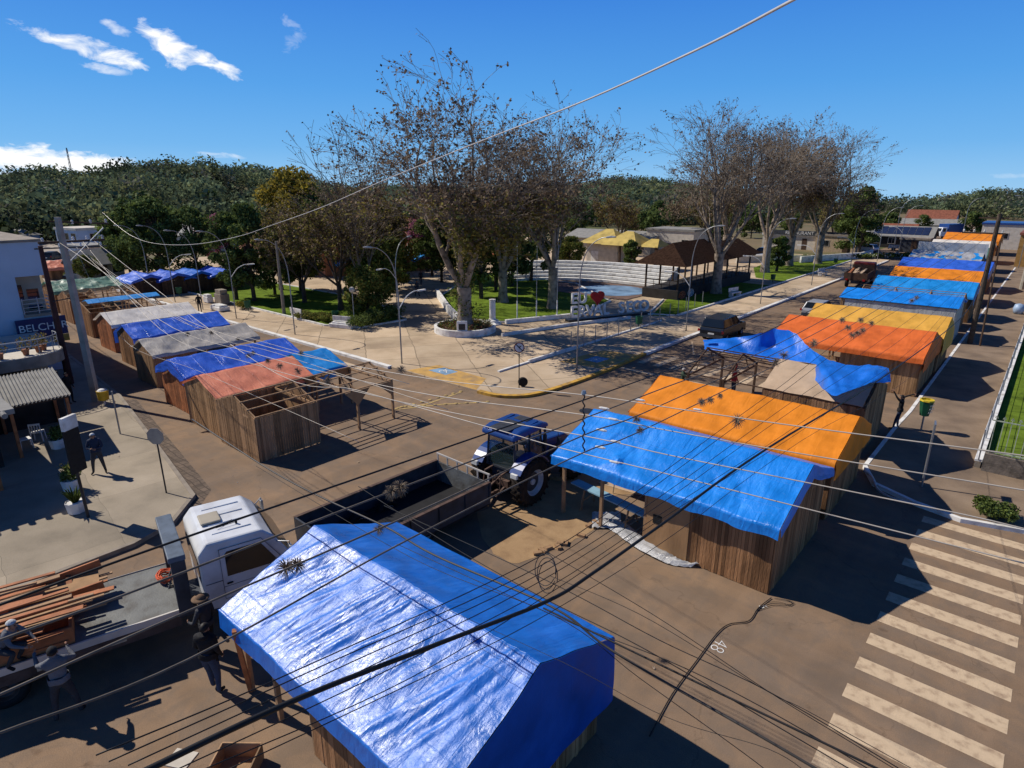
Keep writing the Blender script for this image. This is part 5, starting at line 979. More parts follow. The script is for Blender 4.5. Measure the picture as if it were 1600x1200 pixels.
# ------------------------------------------------------------------ trees
def tree_mesh(seed, height, trunk_h, r0, spread, nmain, levels, leaf_n, leaf_s, up=.55, droop=0., vase=True, low_n=0, lean=None):
    q = random.Random(seed); mb = MB(); tips = []; mids = []
    def rv(): return Vector((q.gauss(0, 1), q.gauss(0, 1), q.gauss(0, 1))).normalized()
    def branch(p, d, ln, r, lv):
        n = 4 if lv < 2 else 3 if lv < levels-1 else 2; pts = [p]; rad = [r]; dd = d.copy(); wig = .10 if lv < 2 else .20
        for i in range(n):
            dd = (dd+rv()*wig+Vector((0, 0, up*.12 if lv < 3 else -.02))).normalized(); pts.append(pts[-1]+dd*ln/n); mids.append(tuple(pts[-1])); rad.append(max(.014, r*(1-.52*(i+1)/n)))
        mb.tube(pts, rad, 8 if lv == 0 else 6 if lv == 1 else 4 if lv == 2 else 3, cap=False)
        if lv >= levels:
            tips.append((pts[-1], dd)); tips.append((pts[1], dd)); return
        k = q.choice((3, 4)) if lv < 3 else q.choice((2, 3)) if lv == 3 else q.choice((1, 2)); 
        if lv == 1: k += 2
        for i in range(k+1):
            t = 1 if i == 0 else q.uniform(.30, 1); f = t*n; a = min(n-1, int(f)); pos = pts[a].lerp(pts[a+1], f-a); rr = rad[a]*(1-(f-a))+rad[a+1]*(f-a)
            ax = rv(); side = (dd.cross(ax)).normalized(); ang = q.uniform(.12, .3) if i == 0 else q.uniform(.35, .75)
            nd = (dd*math.cos(ang)+side*math.sin(ang)+Vector((0, 0, .10 if lv < 3 else .02))).normalized()
            branch(pos, nd, ln*(q.uniform(.42, .60) if lv < 3 else q.uniform(.55, .72)), rr*(.85 if i == 0 else .60), lv+1)
    base = Vector((0, 0, 0)); ld = Vector(lean or (0, 0, 0))
    pts = [base, base+Vector((0, 0, trunk_h*.25)), base+Vector((0, 0, trunk_h*.6))+ld*.5, base+Vector((0, 0, trunk_h))+ld]
    mb.tube(pts, [r0*1.45, r0*1.08, r0, r0*1.05], 12, cap=False)
    for i in range(nmain):
        a = 2*math.pi*(i+q.uniform(-.25, .25))/nmain; sp_ = spread*q.uniform(.6, 1.15)
        if i == 0: sp_ *= .25
        d = Vector((math.cos(a)*sp_, math.sin(a)*sp_, 1)).normalized(); z0 = trunk_h*q.uniform(.82, 1.0)
        branch(Vector((0, 0, z0))+ld*(z0/trunk_h), d, (height-trunk_h)*q.uniform(.52, .66), r0*q.uniform(.42, .6), 1)
    zmax = max(p.z for p, d in tips); k = height/zmax
    mb.v = [(x, y, z-.0*x if z < trunk_h*.8 else trunk_h*.8+(z-trunk_h*.8)*(height-trunk_h*.8)/(zmax-trunk_h*.8)) for x, y, z in mb.v]
    T_ = np.array([[p.x, p.y, trunk_h*.8+(p.z-trunk_h*.8)*(height-trunk_h*.8)/(zmax-trunk_h*.8)] for p, d in tips])
    rg = np.random.default_rng(seed); pick = rg.integers(0, len(T_), leaf_n); c = T_[pick]+rg.normal(size=(leaf_n, 3))*.10
    if low_n:
        Mm = np.array(mids); Mm = Mm[(Mm[:, 2] > trunk_h*.75) & (Mm[:, 2] < height*.50)]; c2 = Mm[rg.integers(0, len(Mm), low_n)]+rg.normal(size=(low_n, 3))*.38; v2 = quads_from(c2, rg.normal(size=(low_n, 3)), leaf_s*1.15, rg)
        return mb, np.vstack([c, c2]), np.vstack([quads_from(c, rg.normal(size=(leaf_n, 3)), leaf_s, rg), v2])
    return mb, c, quads_from(c, rg.normal(size=(leaf_n, 3)), leaf_s, rg)
TREE = {}
def tree_proto(key, mats_leaf, bark, split=None, **k):
    mb, c, lv = tree_mesh(**k); t = thing('tree', '', 'tree', (0, 0, -500))
    tr = mb.build('trunk', bark, t, smooth=True, fix=False)
    if mats_leaf:
        K = len(lv)//4; rg = np.random.default_rng(k['seed']+1); mi = rg.integers(0, len(mats_leaf), K)
        if split: mi = np.where(c[:, 2] < split*k['height']*(.75+.5*rg.random(K)), 1, 0) if len(mats_leaf) > 1 else mi
        mesh_quads('crown', lv, mats_leaf, t, mi)
    TREE[key] = [t, False]
def place(key, label, loc, rz=0., s=1., group=None, name='tree', sz=None):
    p = TREE[key]
    t = copy_tree(p[0]); p[1] = True
    t.name = name; t.location = loc; t.rotation_euler = (0, 0, rz); t.scale = (s, s, sz or s); tag(t, label, 'tree', group); return t
tree_proto('plane_a', [M_leafb, M_leafo], M_barkp, split=.42, seed=21, height=21, trunk_h=3.6, r0=.48, spread=.40, nmain=5, levels=6, leaf_n=6500, leaf_s=.10, low_n=8000)
tree_proto('plane_b', [M_leafb, M_leafo], M_barkp, split=.40, seed=34, height=20, trunk_h=4.2, r0=.42, spread=.50, nmain=5, levels=6, leaf_n=5500, leaf_s=.10, low_n=5000)
tree_proto('plane_c', [M_leafb, M_leafb], M_barkp, seed=48, height=20, trunk_h=4.5, r0=.48, spread=.72, nmain=5, levels=6, leaf_n=4500, leaf_s=.09, low_n=1200)
tree_proto('bare', [M_leafb], M_bark, seed=57, height=15, trunk_h=3, r0=.20, spread=.3, nmain=4, levels=4, leaf_n=900, leaf_s=.07)
tree_proto('twiggy', [M_leafb, M_leafo], M_barkd, seed=63, height=9, trunk_h=2.2, r0=.2, spread=.8, nmain=6, levels=4, leaf_n=6500, leaf_s=.10)
PT = 'tall half bare plane trees of the plaza'
place('plane_a', 'tall plane tree growing from the round white planter, its crown the highest', (-35.0, 34.6, .25), 1.2, 1.16, sz=1.0)
place('plane_b', 'plane tree with yellow green lower leaves beside the middle flagpoles', (-35.6, 47.0, .1), .4, .98)
place('plane_a', 'plane tree of the lawn behind the planter tree, ivy on its trunk', (-41.5, 46.5, .1), 4.2, .90)
place('plane_c', 'plane tree with a mottled pale trunk in front of the thatched pavilion', (-27.5, 66.0, .1), 2.2, 1.0)
place('plane_c', 'plane tree with a pale trunk right of the thatched pavilion', (-30.0, 88.0, .1), .7, 1.02)
place('plane_b', 'plane tree with a thick white trunk near the far lawn', (-30.1, 98.5, .1), 1.9, 1.1)
place('plane_c', 'plane tree leaning rightwards at the right end of the plane row', (-27.6, 104, .1), 5.2, 1.0)
place('plane_c', 'plane tree behind the thatched pavilion', (-37.5, 92, .1), 3.7, 1.05)
place('bare', 'slender nearly bare tree rising left of the central path', (-50.5, 36, .1), 0, 1.15)
place('bare', 'slender bare tree with two stems left of the corner lawn', (-47.5, 34.0, .1), 2, .85)
place('twiggy', 'brown leaved spreading tree over the corner lawn hedge', (-50.2, 33.2, .1), 1, 1.15)
place('twiggy', 'brown leaved tree standing behind the pale lamp post', (-56.5, 33.2, .1), 3, 1.0)
place('twiggy', 'brownish tree far left on the plaza lawn', (-66, 36, .1), 4.4, 1.1)
place('twiggy', 'brownish tree in the second row of the left lawn', (-60, 44, .1), 5.4, 1.35)
place('twiggy', 'brown tree between the kiosk and the planter tree', (-60, 70, .1), 2.4, 1.1)
place('twiggy', 'brown tree behind the yellow roofed kiosk', (-58, 96, .1), .4, 1.2)
place('twiggy', 'wide brown tree beyond the white bleachers', (-47, 108, .1), 1.4, 1.3)
place('twiggy', 'low brown tree behind the far flower bed', (-33, 132, .1), 3.4, 1.3)
# evergreen trees: leaf clumps through an uneven crown
def evergreen(key, seed, height, rad, mats_leaf, trunk_h, n=42, per=230, leaf=.16, bark=M_barkd, conic=0.):
    q = np.random.default_rng(seed); t = thing('tree', '', 'tree', (0, 0, -500)); cen = []; rr = []; mb = MB()
    mb.tube([(0, 0, 0), (.1, 0, trunk_h), (.15, .1, height*.8)], [.26, .2, .05], 8, cap=False)
    for i in range(n):
        a = q.random()*6.28; z = trunk_h*.9+(height-trunk_h*.9)*q.random()**.8; k = 1-conic*(z-trunk_h)/(height-trunk_h)
        f = math.sin(max(.12, min(1, (z-trunk_h*.6)/(height-trunk_h*.6)))*math.pi)**.5; r_ = rad*f*k*(.35+.65*q.random()); c = (math.cos(a)*r_, math.sin(a)*r_, z-.3); s = rad*(.22+.18*q.random())
        cen.append(c); rr.append(s); mb.tube([(0.1, .03, max(trunk_h*.6, z*.6)), (c[0]*.5, c[1]*.5, z*.85), c], [.09, .05, .02], 4, cap=False)
    mb.build('trunk', bark, t, smooth=True, fix=False)
    c, d = leaf_arrays(cen, rr, per, 1, q, .8); v = quads_from(c, d, leaf, q, .6); K = len(c); mi = q.integers(0, len(mats_leaf), K); mesh_quads('crown', v, mats_leaf, t, mi); TREE[key] = [t, False]
evergreen('ever_a', 1, 9.5, 3.4, [M_hedge, M_leaf, M_hedge], 2.2)
evergreen('ever_b', 2, 11, 3.0, [M_hedge, M_hedge, M_hedge, M_leaf], 3, conic=.3)
evergreen('ever_c', 3, 7.5, 3.2, [M_leaf, M_leafo, M_leaf], 2)
evergreen('yellow', 4, 8.5, 3.8, [M_leafy, M_leafo, M_leafy], 2.4)
evergreen('pink', 5, 7.5, 3.4, [M_leafp, M_leafb, M_leafp], 2.4, per=120)
evergreen('ever_d', 6, 6.0, 2.0, [M_hedge, M_leaf], 1.2, n=28)
evergreen('far', 7, 10, 4.5, [M_hedge, M_leaf, M_hedge], 2.0, n=30, per=110, leaf=.32)
evergreen('palm_like', 8, 5.5, 1.7, [M_leaf, M_leafo], 2.4, n=20, per=120)
EV = [('ever_b', 370, 470, 1.0, 'dark dense evergreen at the left end of the plaza lawn'), ('ever_a', 255, 440, 1.3, 'large dark evergreen mass above the far blue stalls'), ('ever_b', 215, 440, 1.05, 'dark evergreen left of the far blue stalls'), ('ever_a', 310, 440, 1.15, 'dark evergreen behind the far blue stalls, second from left'),
      ('ever_b', 398, 472, 1.1, 'dark evergreen with a yellowish foot behind the white marker stones'), ('ever_a', 430, 462, .9, 'evergreen with rusty leaves in the middle of the left lawn'), ('ever_c', 470, 455, 1.0, 'olive tree behind the pale lamp post'), ('ever_c', 590, 478, 1.05, 'olive evergreen at the corner of the central path'), ('ever_c', 575, 500, .62, 'low leafy tree inside the corner lawn by the globe lamp'),
      ('ever_c', 612, 458, 1.0, 'bright green tree on the left of the central path'), ('ever_b', 690, 442, .95, 'dark evergreen right of the central path end'), ('ever_a', 675, 432, 1.0, 'dark evergreen where the central path ends'), ('ever_b', 752, 468, 1.15, 'tall dark evergreen right behind the planter tree'), ('ever_a', 775, 455, 1.1, 'dark evergreen shading the middle lawn'), ('ever_b', 800, 448, 1.05, 'dark evergreen with a thin trunk in the middle lawn'),
      ('ever_a', 830, 440, 1.05, 'dark evergreen behind the flagpoles'), ('ever_c', 890, 425, .8, 'green tree left of the yellow roofed kiosk'), ('ever_b', 720, 440, 1.2, 'tall evergreen behind the left fork of the planter tree'), ('yellow', 470, 425, 1.55, 'golden yellow tree rising above the left plaza trees'), ('pink', 668, 425, 1.3, 'pink flowering tree left of the planter tree'), ('pink', 345, 415, 1.2, 'pink tinged tree before the grey roofed house'),
      ('yellow', 600, 440, 1.1, 'yellow green tree left of the central path end'), ('ever_a', 510, 430, 1.4, 'dark tree behind the golden one'), ('ever_a', 560, 425, 1.4, 'dark tree far behind the central path'), ('ever_d', 1213, 425, 1.0, 'small dark tree between two pale plane trunks'), ('ever_b', 1340, 402, 1.3, 'dark rounded evergreen at the far street corner'), ('ever_a', 1325, 398, 1.2, 'dark evergreen behind the far flower bed'), ('ever_d', 985, 425, .9, 'small tree in front of the kiosk porch')]
for k, x, y, s, lab in EV: place(k, lab, tuple(G(x, y, .05)), rnd.random()*6, s*(.8 if y < 480 and k != 'yellow' else 1))
q = random.Random(77); n = 0
while n < 46:
    x = q.uniform(-150, 1350); r = q.uniform(150, 240); d = ray(x, 350); d.z = 0; d.normalize(); p = d*r
    if 15 < x < 185 and r < 260: continue
    if 1330 < x < 1600 and r < 190: continue
    z = terrain(p.x, p.y); t = place('far', 'tree with a dark green crown among the houses between plaza and hill', (p.x, p.y, z-.3), q.random()*6, q.uniform(.45, .8), 'trees between the plaza and the hills'); n += 1
for k, x, y, s, lab in [('far', 205, 430, .8, 'big dark tree right of the white houses in the valley'), ('far', 5, 374, .8, 'dark tree above the shaded white building roof'), ('far', 232, 425, .9, 'dark tree between the valley houses and the blue stalls'), ('ever_c', 140, 442, .45, 'small green tree by the valley house gable'), ('far', 1515, 372, .6, 'dark tree on the right behind the white lorry'), ('far', 1440, 362, .45, 'dark tree behind the solar panel roof'), ('far', 1385, 372, .6, 'dark tree left of the solar panel roof')]: place(k, lab, tuple(G(x, y, 0)), x, s)
for k in TREE:      # remove the prototypes, only their placed copies stay
    for ch in list(TREE[k][0].children): bpy.data.objects.remove(ch)
    bpy.data.objects.remove(TREE[k][0])
# bushes and hedge
def bush(label, loc, r, n=16, per=70, leaf=.06, mats_leaf=None, name='bush', cat='bush', group=None, sq=.75, seed=1):
    q = np.random.default_rng(seed); t = thing(name, label, cat, loc, 0, group); cen = [((q.random()-.5)*r*1.5, (q.random()-.5)*r*1.5, r*(.35+.5*q.random())*sq) for i in range(n)]; c, d = leaf_arrays(cen, [r*.42]*n, per, 1, q, .8)
    ml = mats_leaf or [M_hedge, M_leaf]; mesh_quads('foliage', quads_from(c, d, leaf, q, .6), ml, t, q.integers(0, len(ml), len(c)))
    mb = MB()
    for x, y, z in cen[:6]: mb.tube([(0, 0, 0), (x*.5, y*.5, z*.6), (x, y, z)], [.02, .015, .008], 4, cap=False)
    mb.build('stem', M_barkd, t); return t
bush('round green shrub at the street corner below the metal fence', tuple(G(1553, 806, .13)), .62, n=26, per=110, leaf=.045)
for i, (x, y) in enumerate([(470, 497), (484, 499), (498, 500), (512, 502), (524, 504), (536, 505)]): bush('clipped light green shrub of the corner lawn row', tuple(G(x, y, .17)), .75, mats_leaf=[M_leaf, M_leafo], group='clipped shrubs of the corner lawn', seed=i)
for i, (x, y, lab) in enumerate([(565, 512, 'dark shrub at the tip of the corner lawn'), (590, 505, 'dark shrub beside the globe lamp'), (560, 495, 'dark tall shrub behind the globe lamp'), (612, 498, 'dark shrub near the path side of the corner lawn')]): bush(lab, tuple(G(x, y, .17)), 1.1, seed=20+i, per=110, n=20, sq=1.1)
for i in range(26):
    x = 1188+i*7.4; bush('low green shrub of the far flower bed', tuple(G(x+60, 406-i*.2, .2)), .9, n=9, per=40, leaf=.12, mats_leaf=[M_hedge, M_leaf, M_white] if i % 3 == 0 else [M_hedge, M_leaf], group='shrubs of the far flower bed', seed=50+i)
# ------------------------------------------------------------------ buildings
B_whiteshade = mat('shaded_white_render', (.42, .50, .60), .8, .12, .5, .1, 12); B_beige = mat('beige_render', (.36, .32, .25), .8, .12, 1); B_brick = mat('brick_wall', (.30, .12, .06), .85, .25, 4, island=.2); B_tile = mat('terracotta_roof', (.22, .075, .045), .85, .3, 2, .3, 10); B_grey = mat('fibre_cement_roof', (.24, .235, .22), .85, .2, 1.5)  # corner building is white, tinted here with its sky-lit shade
B_navy = mat('navy_sign_panel', (.012, .02, .09), .4, .2, 2); B_thatch = mat('brown_shingle_roof', (.040, .022, .015), 1.0, .45, 5, .5, 25, spec=.03); B_yroof = mat('yellow_painted_roof', (.50, .37, .10), .7, .25, 1); B_dark = mat('near_black_wall', (.03, .026, .024), .8, .3, 2)  # near-black wall tone for shop, awning back, pavilion base and solar house
def house(name, label, loc, rz, w_, d_, h, roof='gable', wm=B_beige, rm=B_tile, rh=1.6, wins=3, storeys=1, door=True, cat='house', group=None):
    t = thing(name, label, cat, loc, rz, group); mb = MB(); mb.b2(-w_/2, w_/2, -d_/2, d_/2, -1.5, h)
    if roof == 'gable': mb.prism([(-d_/2+.01, h), (d_/2-.01, h), (0, h+rh-.12)], 'x', -w_/2+.01, w_/2-.01)
    mb.build('wall', wm, t); mb = MB()
    if roof == 'gable':
        for s in (-1, 1): mb.add([(-w_/2-.4, s*(d_/2+.5), h-.5*rh/(d_/2)+.06), (w_/2+.4, s*(d_/2+.5), h-.5*rh/(d_/2)+.06), (w_/2+.4, 0, h+rh+.06), (-w_/2-.4, 0, h+rh+.06), (-w_/2-.4, s*(d_/2+.5), h-.5*rh/(d_/2)-.06), (w_/2+.4, s*(d_/2+.5), h-.5*rh/(d_/2)-.06), (w_/2+.4, 0, h+rh-.06), (-w_/2-.4, 0, h+rh-.06)], [(0, 1, 2, 3), (7, 6, 5, 4), (0, 4, 5, 1), (1, 5, 6, 2), (3, 7, 4, 0)])
    elif roof == 'hip': mb.add([(-w_/2-.5, -d_/2-.5, h), (w_/2+.5, -d_/2-.5, h), (w_/2+.5, d_/2+.5, h), (-w_/2-.5, d_/2+.5, h), (-w_/2+d_/2, 0, h+rh), (w_/2-d_/2, 0, h+rh)], [(3, 2, 1, 0), (0, 1, 5, 4), (1, 2, 5), (2, 3, 4, 5), (3, 0, 4)])
    else: mb.b2(-w_/2-.15, w_/2+.15, -d_/2-.15, d_/2+.15, h+.002, h+.35)
    mb.build('roof', rm, t)
    sh = h/storeys
    for k in range(storeys):
        for i in range(wins):
            for side in (-1, 1):
                x = -w_/2+w_*(i+.5)/wins; z = sh*k+sh*.55
                if door and k == 0 and i == wins//2 and side == -1:
                    mb = MB(); mb.b2(x-.45, x+.45, side*d_/2-.03, side*d_/2+.03, 0, 2.1); mb.build('door', M_woodd, t); continue
                mb = MB(); mb.b2(x-.7, x+.7, side*d_/2-.05, side*d_/2+.05, z-.6, z+.6); f = mb.build('window', M_offw, t)
                mb = MB(); mb.b2(x-.6, x-.03, side*(d_/2+.02)-.05, side*(d_/2+.02)+.05, z-.5, z+.5); mb.b2(x+.03, x+.6, side*(d_/2+.02)-.05, side*(d_/2+.02)+.05, z-.5, z+.5); mb.build('pane', M_glass, f)
        for s in (-1, 1):
            z = sh*k+sh*.55; mb = MB(); mb.b2(s*w_/2-.05, s*w_/2+.05, -.6, .6, z-.5, z+.5); f = mb.build('window', M_offw, t); mb = MB(); mb.b2(s*(w_/2+.02)-.05, s*(w_/2+.02)+.05, -.5, .5, z-.4, z+.4); mb.build('pane', M_glass, f)
    return t
# big white building on the left, bluish shade put into its wall colour
t = thing('corner_building', 'tall white building, bluish shade put into its wall colour, with a recessed balcony corner at the left edge', 'building', (-46.5, 8.2, 0))
mb = MB(); mb.b2(-16, 0, -16, .35, 0, 8.05); mb.b2(-16, -1.6, .352, 1.9, 0, 8.05); mb.b2(-1.598, 0, .352, 1.9, 6.05, 8.05); mb.b2(-1.598, -.02, .352, 1.9, 0, 3.6); mb.build('wall', B_whiteshade, t)
mb = MB(); mb.b2(-1.60, -1.55, .36, 1.88, 3.8, 6.04); mb.build('recess_wall', B_beige, t)
for y0, y1, z0, z1 in ((.55, .85, 4.5, 5.4), (1.05, 1.65, 4.5, 5.1), (1.0, 1.7, 3.85, 4.1)): mb = MB(); mb.b2(-1.545, -1.52, y0, y1, z0, z1); mb.build('window', M_glass, t)
mb = MB()
for i in range(4): mb.bar((.05, .4, 3.95+.24*i), (.05, 1.9, 3.95+.24*i), .04); mb.bar((.05, 1.9, 3.95+.24*i), (-1.5, 1.95, 3.95+.24*i), .04)
for y in (.4, 1.15, 1.9): mb.bar((.05, y, 3.75), (.05, y, 4.75), .05)
mb.build('railing', M_metal, t)
mb = MB(); mb.b2(-1.6, .12, .36, 2.05, 3.62, 3.78); mb.build('balcony_slab', M_conc, t)
mb = MB(); mb.b2(-16.2, .12, -16.2, 2.05, 8.052, 8.2); mb.build('parapet', M_conc, t)
sg = thing('shop_sign', 'navy shop sign with pale capital letters on the shaded white building', 'sign', (-46.25, 9.35, 2.98)); mb = MB(); mb.b2(-.05, .0, -1.35, 1.2, -.6, .55); mb.build('panel', B_navy, sg)
textobj('lettering', 'BELCHER', .62, M_white, sg, (.012, 0, -.02), (math.pi/2, 0, math.pi/2), .006)
mb = MB(); mb.b2(-.04, .01, .4, 1.2, -1.05, -.62); mb.build('yellow_panel', M_yel, sg)
# building with the rounded balcony
t = thing('balcony_building', 'low cream building with a rounded balcony slab, in shade at the left edge', 'building', (-39, 5.5, 0))
mb = MB(); mb.b2(-7, -1.2, -14, 2.4, 0, 2.15); mb.build('wall', B_beige, t)
arc = [(-7, -14), (0, -14), (0, 1.6)]+[(-1.6+1.6*math.cos(a), 1.6+1.7*math.sin(a)) for a in [R(12*i) for i in range(1, 9)]]+[(-7, 3.4)]
mb = MB(); mb.prism(arc, 'z', 2.16, 2.75); mb.build('balcony_slab', M_conc, t)
a2 = [(x*.985, y*.985) for x, y in arc]; mb = MB(); mb.prism(a2, 'z', 2.752, 2.78); mb.build('balcony_floor', M_offw, t)
mb = MB(); rp_ = [(-.12, y, 3.6) for y in (-6, -3, 0, 1.4)]+[(-1.6+1.48*math.cos(a), 1.6+1.55*math.sin(a), 3.6) for a in [R(15*i) for i in range(1, 8)]]
mb.tube(rp_, .03, 6); mb.tube([(x, y, z-.3) for x, y, z in rp_], .015, 5)
for p_ in rp_[::2]: mb.cyl((p_[0], p_[1], 2.75), p_, .02)
mb.build('railing', M_metal, t)
mb = MB(); mb.b2(-1.19, -1.16, -2.2, -.4, .1, 2.0); mb.b2(-1.19, -1.16, .3, 1.6, .1, 2.0); mb.build('shop_window', M_glass, t)
for i, (dx, dy) in enumerate([(-.8, 2.1), (-1.2, 2.4), (-.6, 1.5), (-.5, .4)]):
    pl_ = thing('potted_plant', 'potted plant with thin reddish leaves on the rounded balcony', 'plant', (-39+dx, 5.5+dy, 2.78), 0, 'potted plants on the rounded balcony'); mb = MB(); mb.lathe([(.12, 0), (.17, .3), (.19, .32)], n=12); mb.build('pot', B_brick, pl_)
    q = np.random.default_rng(i); c, d = leaf_arrays([(0, 0, .6)], [.42], 160, 1, q, 1); mesh_quads('foliage', quads_from(c, d, .05, q), [M_leafo, M_leafb], pl_, q.integers(0, 2, 160))
# awning shelter
t = thing('awning_shelter', 'corrugated fibre cement awning on wooden posts over the left pavement', 'awning', (-33.5, 5.7, 0))
def aw(u, v):
    x = -2.1+4.2*u; y = -1.35+2.4*v+.35*(1-u)*0; return (x, y+.25*(1-u)*1.6, 2.82-.36*u+.035*math.cos(v*2*math.pi*18))
mb = MB(); mb.grid(aw, 8, 150); mb.build('corrugated_roof', B_grey, t, fix=False, solid=.012)
for x, y in ((1.9, -1.1), (1.9, .9), (-1.9, -.9), (-1.9, 1.2)): mb = MB(); mb.bar((x, y, 0), (x, y, 2.4), .12); mb.build('post', M_woodr, t)
mb = MB(); mb.bar((2.0, -1.3, 2.4), (2.0, 1.0, 2.4), .07, .12); mb.bar((-1.9, -1.1, 2.7), (-1.9, 1.3, 2.7), .07, .12); mb.build('beam', M_woodd, t)
mb = MB(); mb.b2(-2.2, -2.0, -1.4, 1.6, 0, 2.6); mb.build('back_wall', B_dark, t)
for i, (x, y) in enumerate([(-32.7, 5.0), (-33.3, 5.6)]):
    t = thing('plastic_chair', 'white plastic chair in the shade under the corrugated awning', 'chair', (x, y, .13), i*1.1, 'plastic chairs under the awning'); M_pc = M_white
    mb = MB(); mb.b2(-.22, .22, -.22, .22, .42, .45); mb.build('seat', M_pc, t, bevel=.01); mb = MB(); [mb.b2(-.2+.1*k-.02, -.2+.1*k+.02, -.24, -.21, .46, .85) for k in range(5)]; mb.b2(-.22, .22, -.245, -.205, .8, .88); mb.build('backrest', M_pc, t)
    for sx in (-.2, .2):
        for sy in (-.2, .2): mb = MB(); mb.bar((sx*1.1, sy*1.1, 0), (sx, sy, .42), .04); mb.build('leg', M_pc, t)
# shop at the left edge near the camera
t = thing('corner_shop', 'dark shop building with a shading canopy at the lower left edge', 'building', (-31, 0, 0))
mb = MB(); mb.b2(-8, 0, -12, 3.9, 0, 3.1); mb.build('wall', B_dark, t); mb = MB(); mb.b2(-8, 3.0, -12, 4.2, 3.102, 3.3)
for i in range(34): mb.cyl((3.0, -12+i*.48, 3.2), (3.35, -12+i*.48, 3.17), .10, n=8)
mb.build('roof', B_grey, t)
for y in (3.3, -.5): mb = MB(); mb.bar((2.5, y, 0), (2.5, y, 3.1), .14); mb.build('post', M_woodr, t)
mb = MB(); mb.b2(.001, .04, .6, 3.0, .5, 2.2); mb.build('shop_window', M_glass, t)
# planters at the shop sign
def pot(label, loc, h, kind, seed):
    t = thing('potted_plant', label, 'plant', loc); mb = MB(); mb.lathe([(.20, 0), (.27, .02), (.32, .42), (.30, .44), (.28, .40)], n=8); mb.build('pot', M_white, t); mb = MB(); mb.lathe([(.28, .36), (.02, .38)], n=10); mb.build('soil', M_soil, t)
    q = random.Random(seed); mb = MB()
    if kind == 'agave':
        for i in range(22):
            a = i*2.4; e = .35+.5*(i % 5)/5; L_ = h*(.7+.3*q.random()); p0 = Vector((.05*math.cos(a), .05*math.sin(a), .38)); p1 = p0+Vector((math.cos(a)*L_*.35*e*2, math.sin(a)*L_*.35*e*2, L_*.75)); p2 = p1+Vector((math.cos(a)*L_*.3*e, math.sin(a)*L_*.3*e, L_*.15)); mb.tube([p0, p0.lerp(p1, .5), p1, p2], [.03, .04, .025, .004], 4)
        mb.build('foliage', M_leaf, t, smooth=True)
    else:
        q2 = np.random.default_rng(seed); c, d = leaf_arrays([(0, 0, .55), (.1, .1, .75), (-.1, 0, .7)], [.3]*3, 200, 1, q2, 1); mesh_quads('foliage', quads_from(c, d, .05, q2), [M_leaf, M_hedge], t, q2.integers(0, 2, len(c)))
        for i in range(12): a = i*.9; mb.tube([(0, 0, .7), (.2*math.cos(a), .2*math.sin(a), 1.05), (.38*math.cos(a), .38*math.sin(a), 1.0)], [.012, .012, .003], 4)
        mb.build('frond', M_leafo, t)
pot('agave in an eight sided white pot at the foot of the dark sign post', tuple(G(121, 800, .13)), .6, 'agave', 1); pot('leafy palm in a white pot behind the agave', tuple(G(113, 765, .13)), .6, 'palm', 2); pot('shaded dark plant in a white pot by the awning post', tuple(G(92, 700, .13)), .5, 'bushy', 3)
# sign posts near the left pavement
t = thing('advert_post', 'dark slanted advertising post with a white topped board on the left pavement', 'sign', tuple(G(138, 808, .13)))
mb = MB(); mb.cyl((0, 0, 0), (0, -.05, 3.6), .05); mb.build('pole', M_dmetal, t); mb = MB(); mb.b2(-.30, .30, -.10, -.04, 1.75, 3.3); mb.build('board', M_black, t, rz=R(122)); mb = MB(); mb.b2(-.28, .28, -.14, -.02, 3.302, 3.75); mb.build('white_board', M_white, t, rz=R(122))
def roadsign(label, base, ht, face, back=M_metal, oct_=True, rz=0., disc=None, group=None, r=.33):
    t = thing('road_sign', label, 'road sign', base, rz, group); mb = MB(); mb.cyl((0, 0, 0), (0, 0, ht), .028); mb.build('pole', M_dmetal, t)
    n = 8 if oct_ else 28; mb = MB(); mb.prism([(r*math.cos(2*math.pi*(i+.5)/n), ht-.05+r*math.sin(2*math.pi*(i+.5)/n)) for i in range(n)], 'y', -.045, -.032); mb.build('plate', back, t)
    if disc:
        mb = MB(); mb.prism([(r*.82*math.cos(2*math.pi*i/n), ht-.05+r*.82*math.sin(2*math.pi*i/n)) for i in range(n)], 'y', -.049, -.0455); mb.build('face', M_white, t)
        mb = MB(); mb.bar((-.2, -.052, ht+.15), (.2, -.052, ht-.25), .003, .05); mb.bar((0, -.0525, ht-.25), (0, -.0525, ht+.13), .003, .05); mb.bar((-.02, -.0525, ht-.05), (.12, -.0525, ht+.05), .003, .045); mb.build('symbol', M_black, t)
    return t
roadsign('octagonal sign seen from its grey back on the left pavement edge', tuple(G(260, 770, .13)), 2.35, None, rz=R(38)); roadsign('round no turning sign with a red rim on the plaza corner', tuple(G(811, 606, .12)), 2.45, None, back=mat('sign_red', (.20, .03, .03), .5), oct_=False, rz=YAW, disc=True, r=.30)
mb = MB(); mb.cyl((0, 0, 0), (0, 0, 2.6), .04); mb.box((0, 0, 2.5), (.06, .5, .25)); add('sign_post', mb, M_metal, 'grey metal sign post seen edge on beside the right street bin', 'sign post', loc=tuple(G(1440, 760, .13)), rz=R(8))
mb = MB(); mb.cyl((0, 0, 0), (0, 0, 2.1), .035); add('thin_post', mb, M_metal, 'thin leaning metal post on the left pavement by the yellow bin', 'post', loc=tuple(G(188, 678, .13)))
t = thing('litter_bin', 'green litter bin with a yellow rim and white lettering on the right pavement', 'litter bin', tuple(G(1439, 672, .13)), YAW+.5)
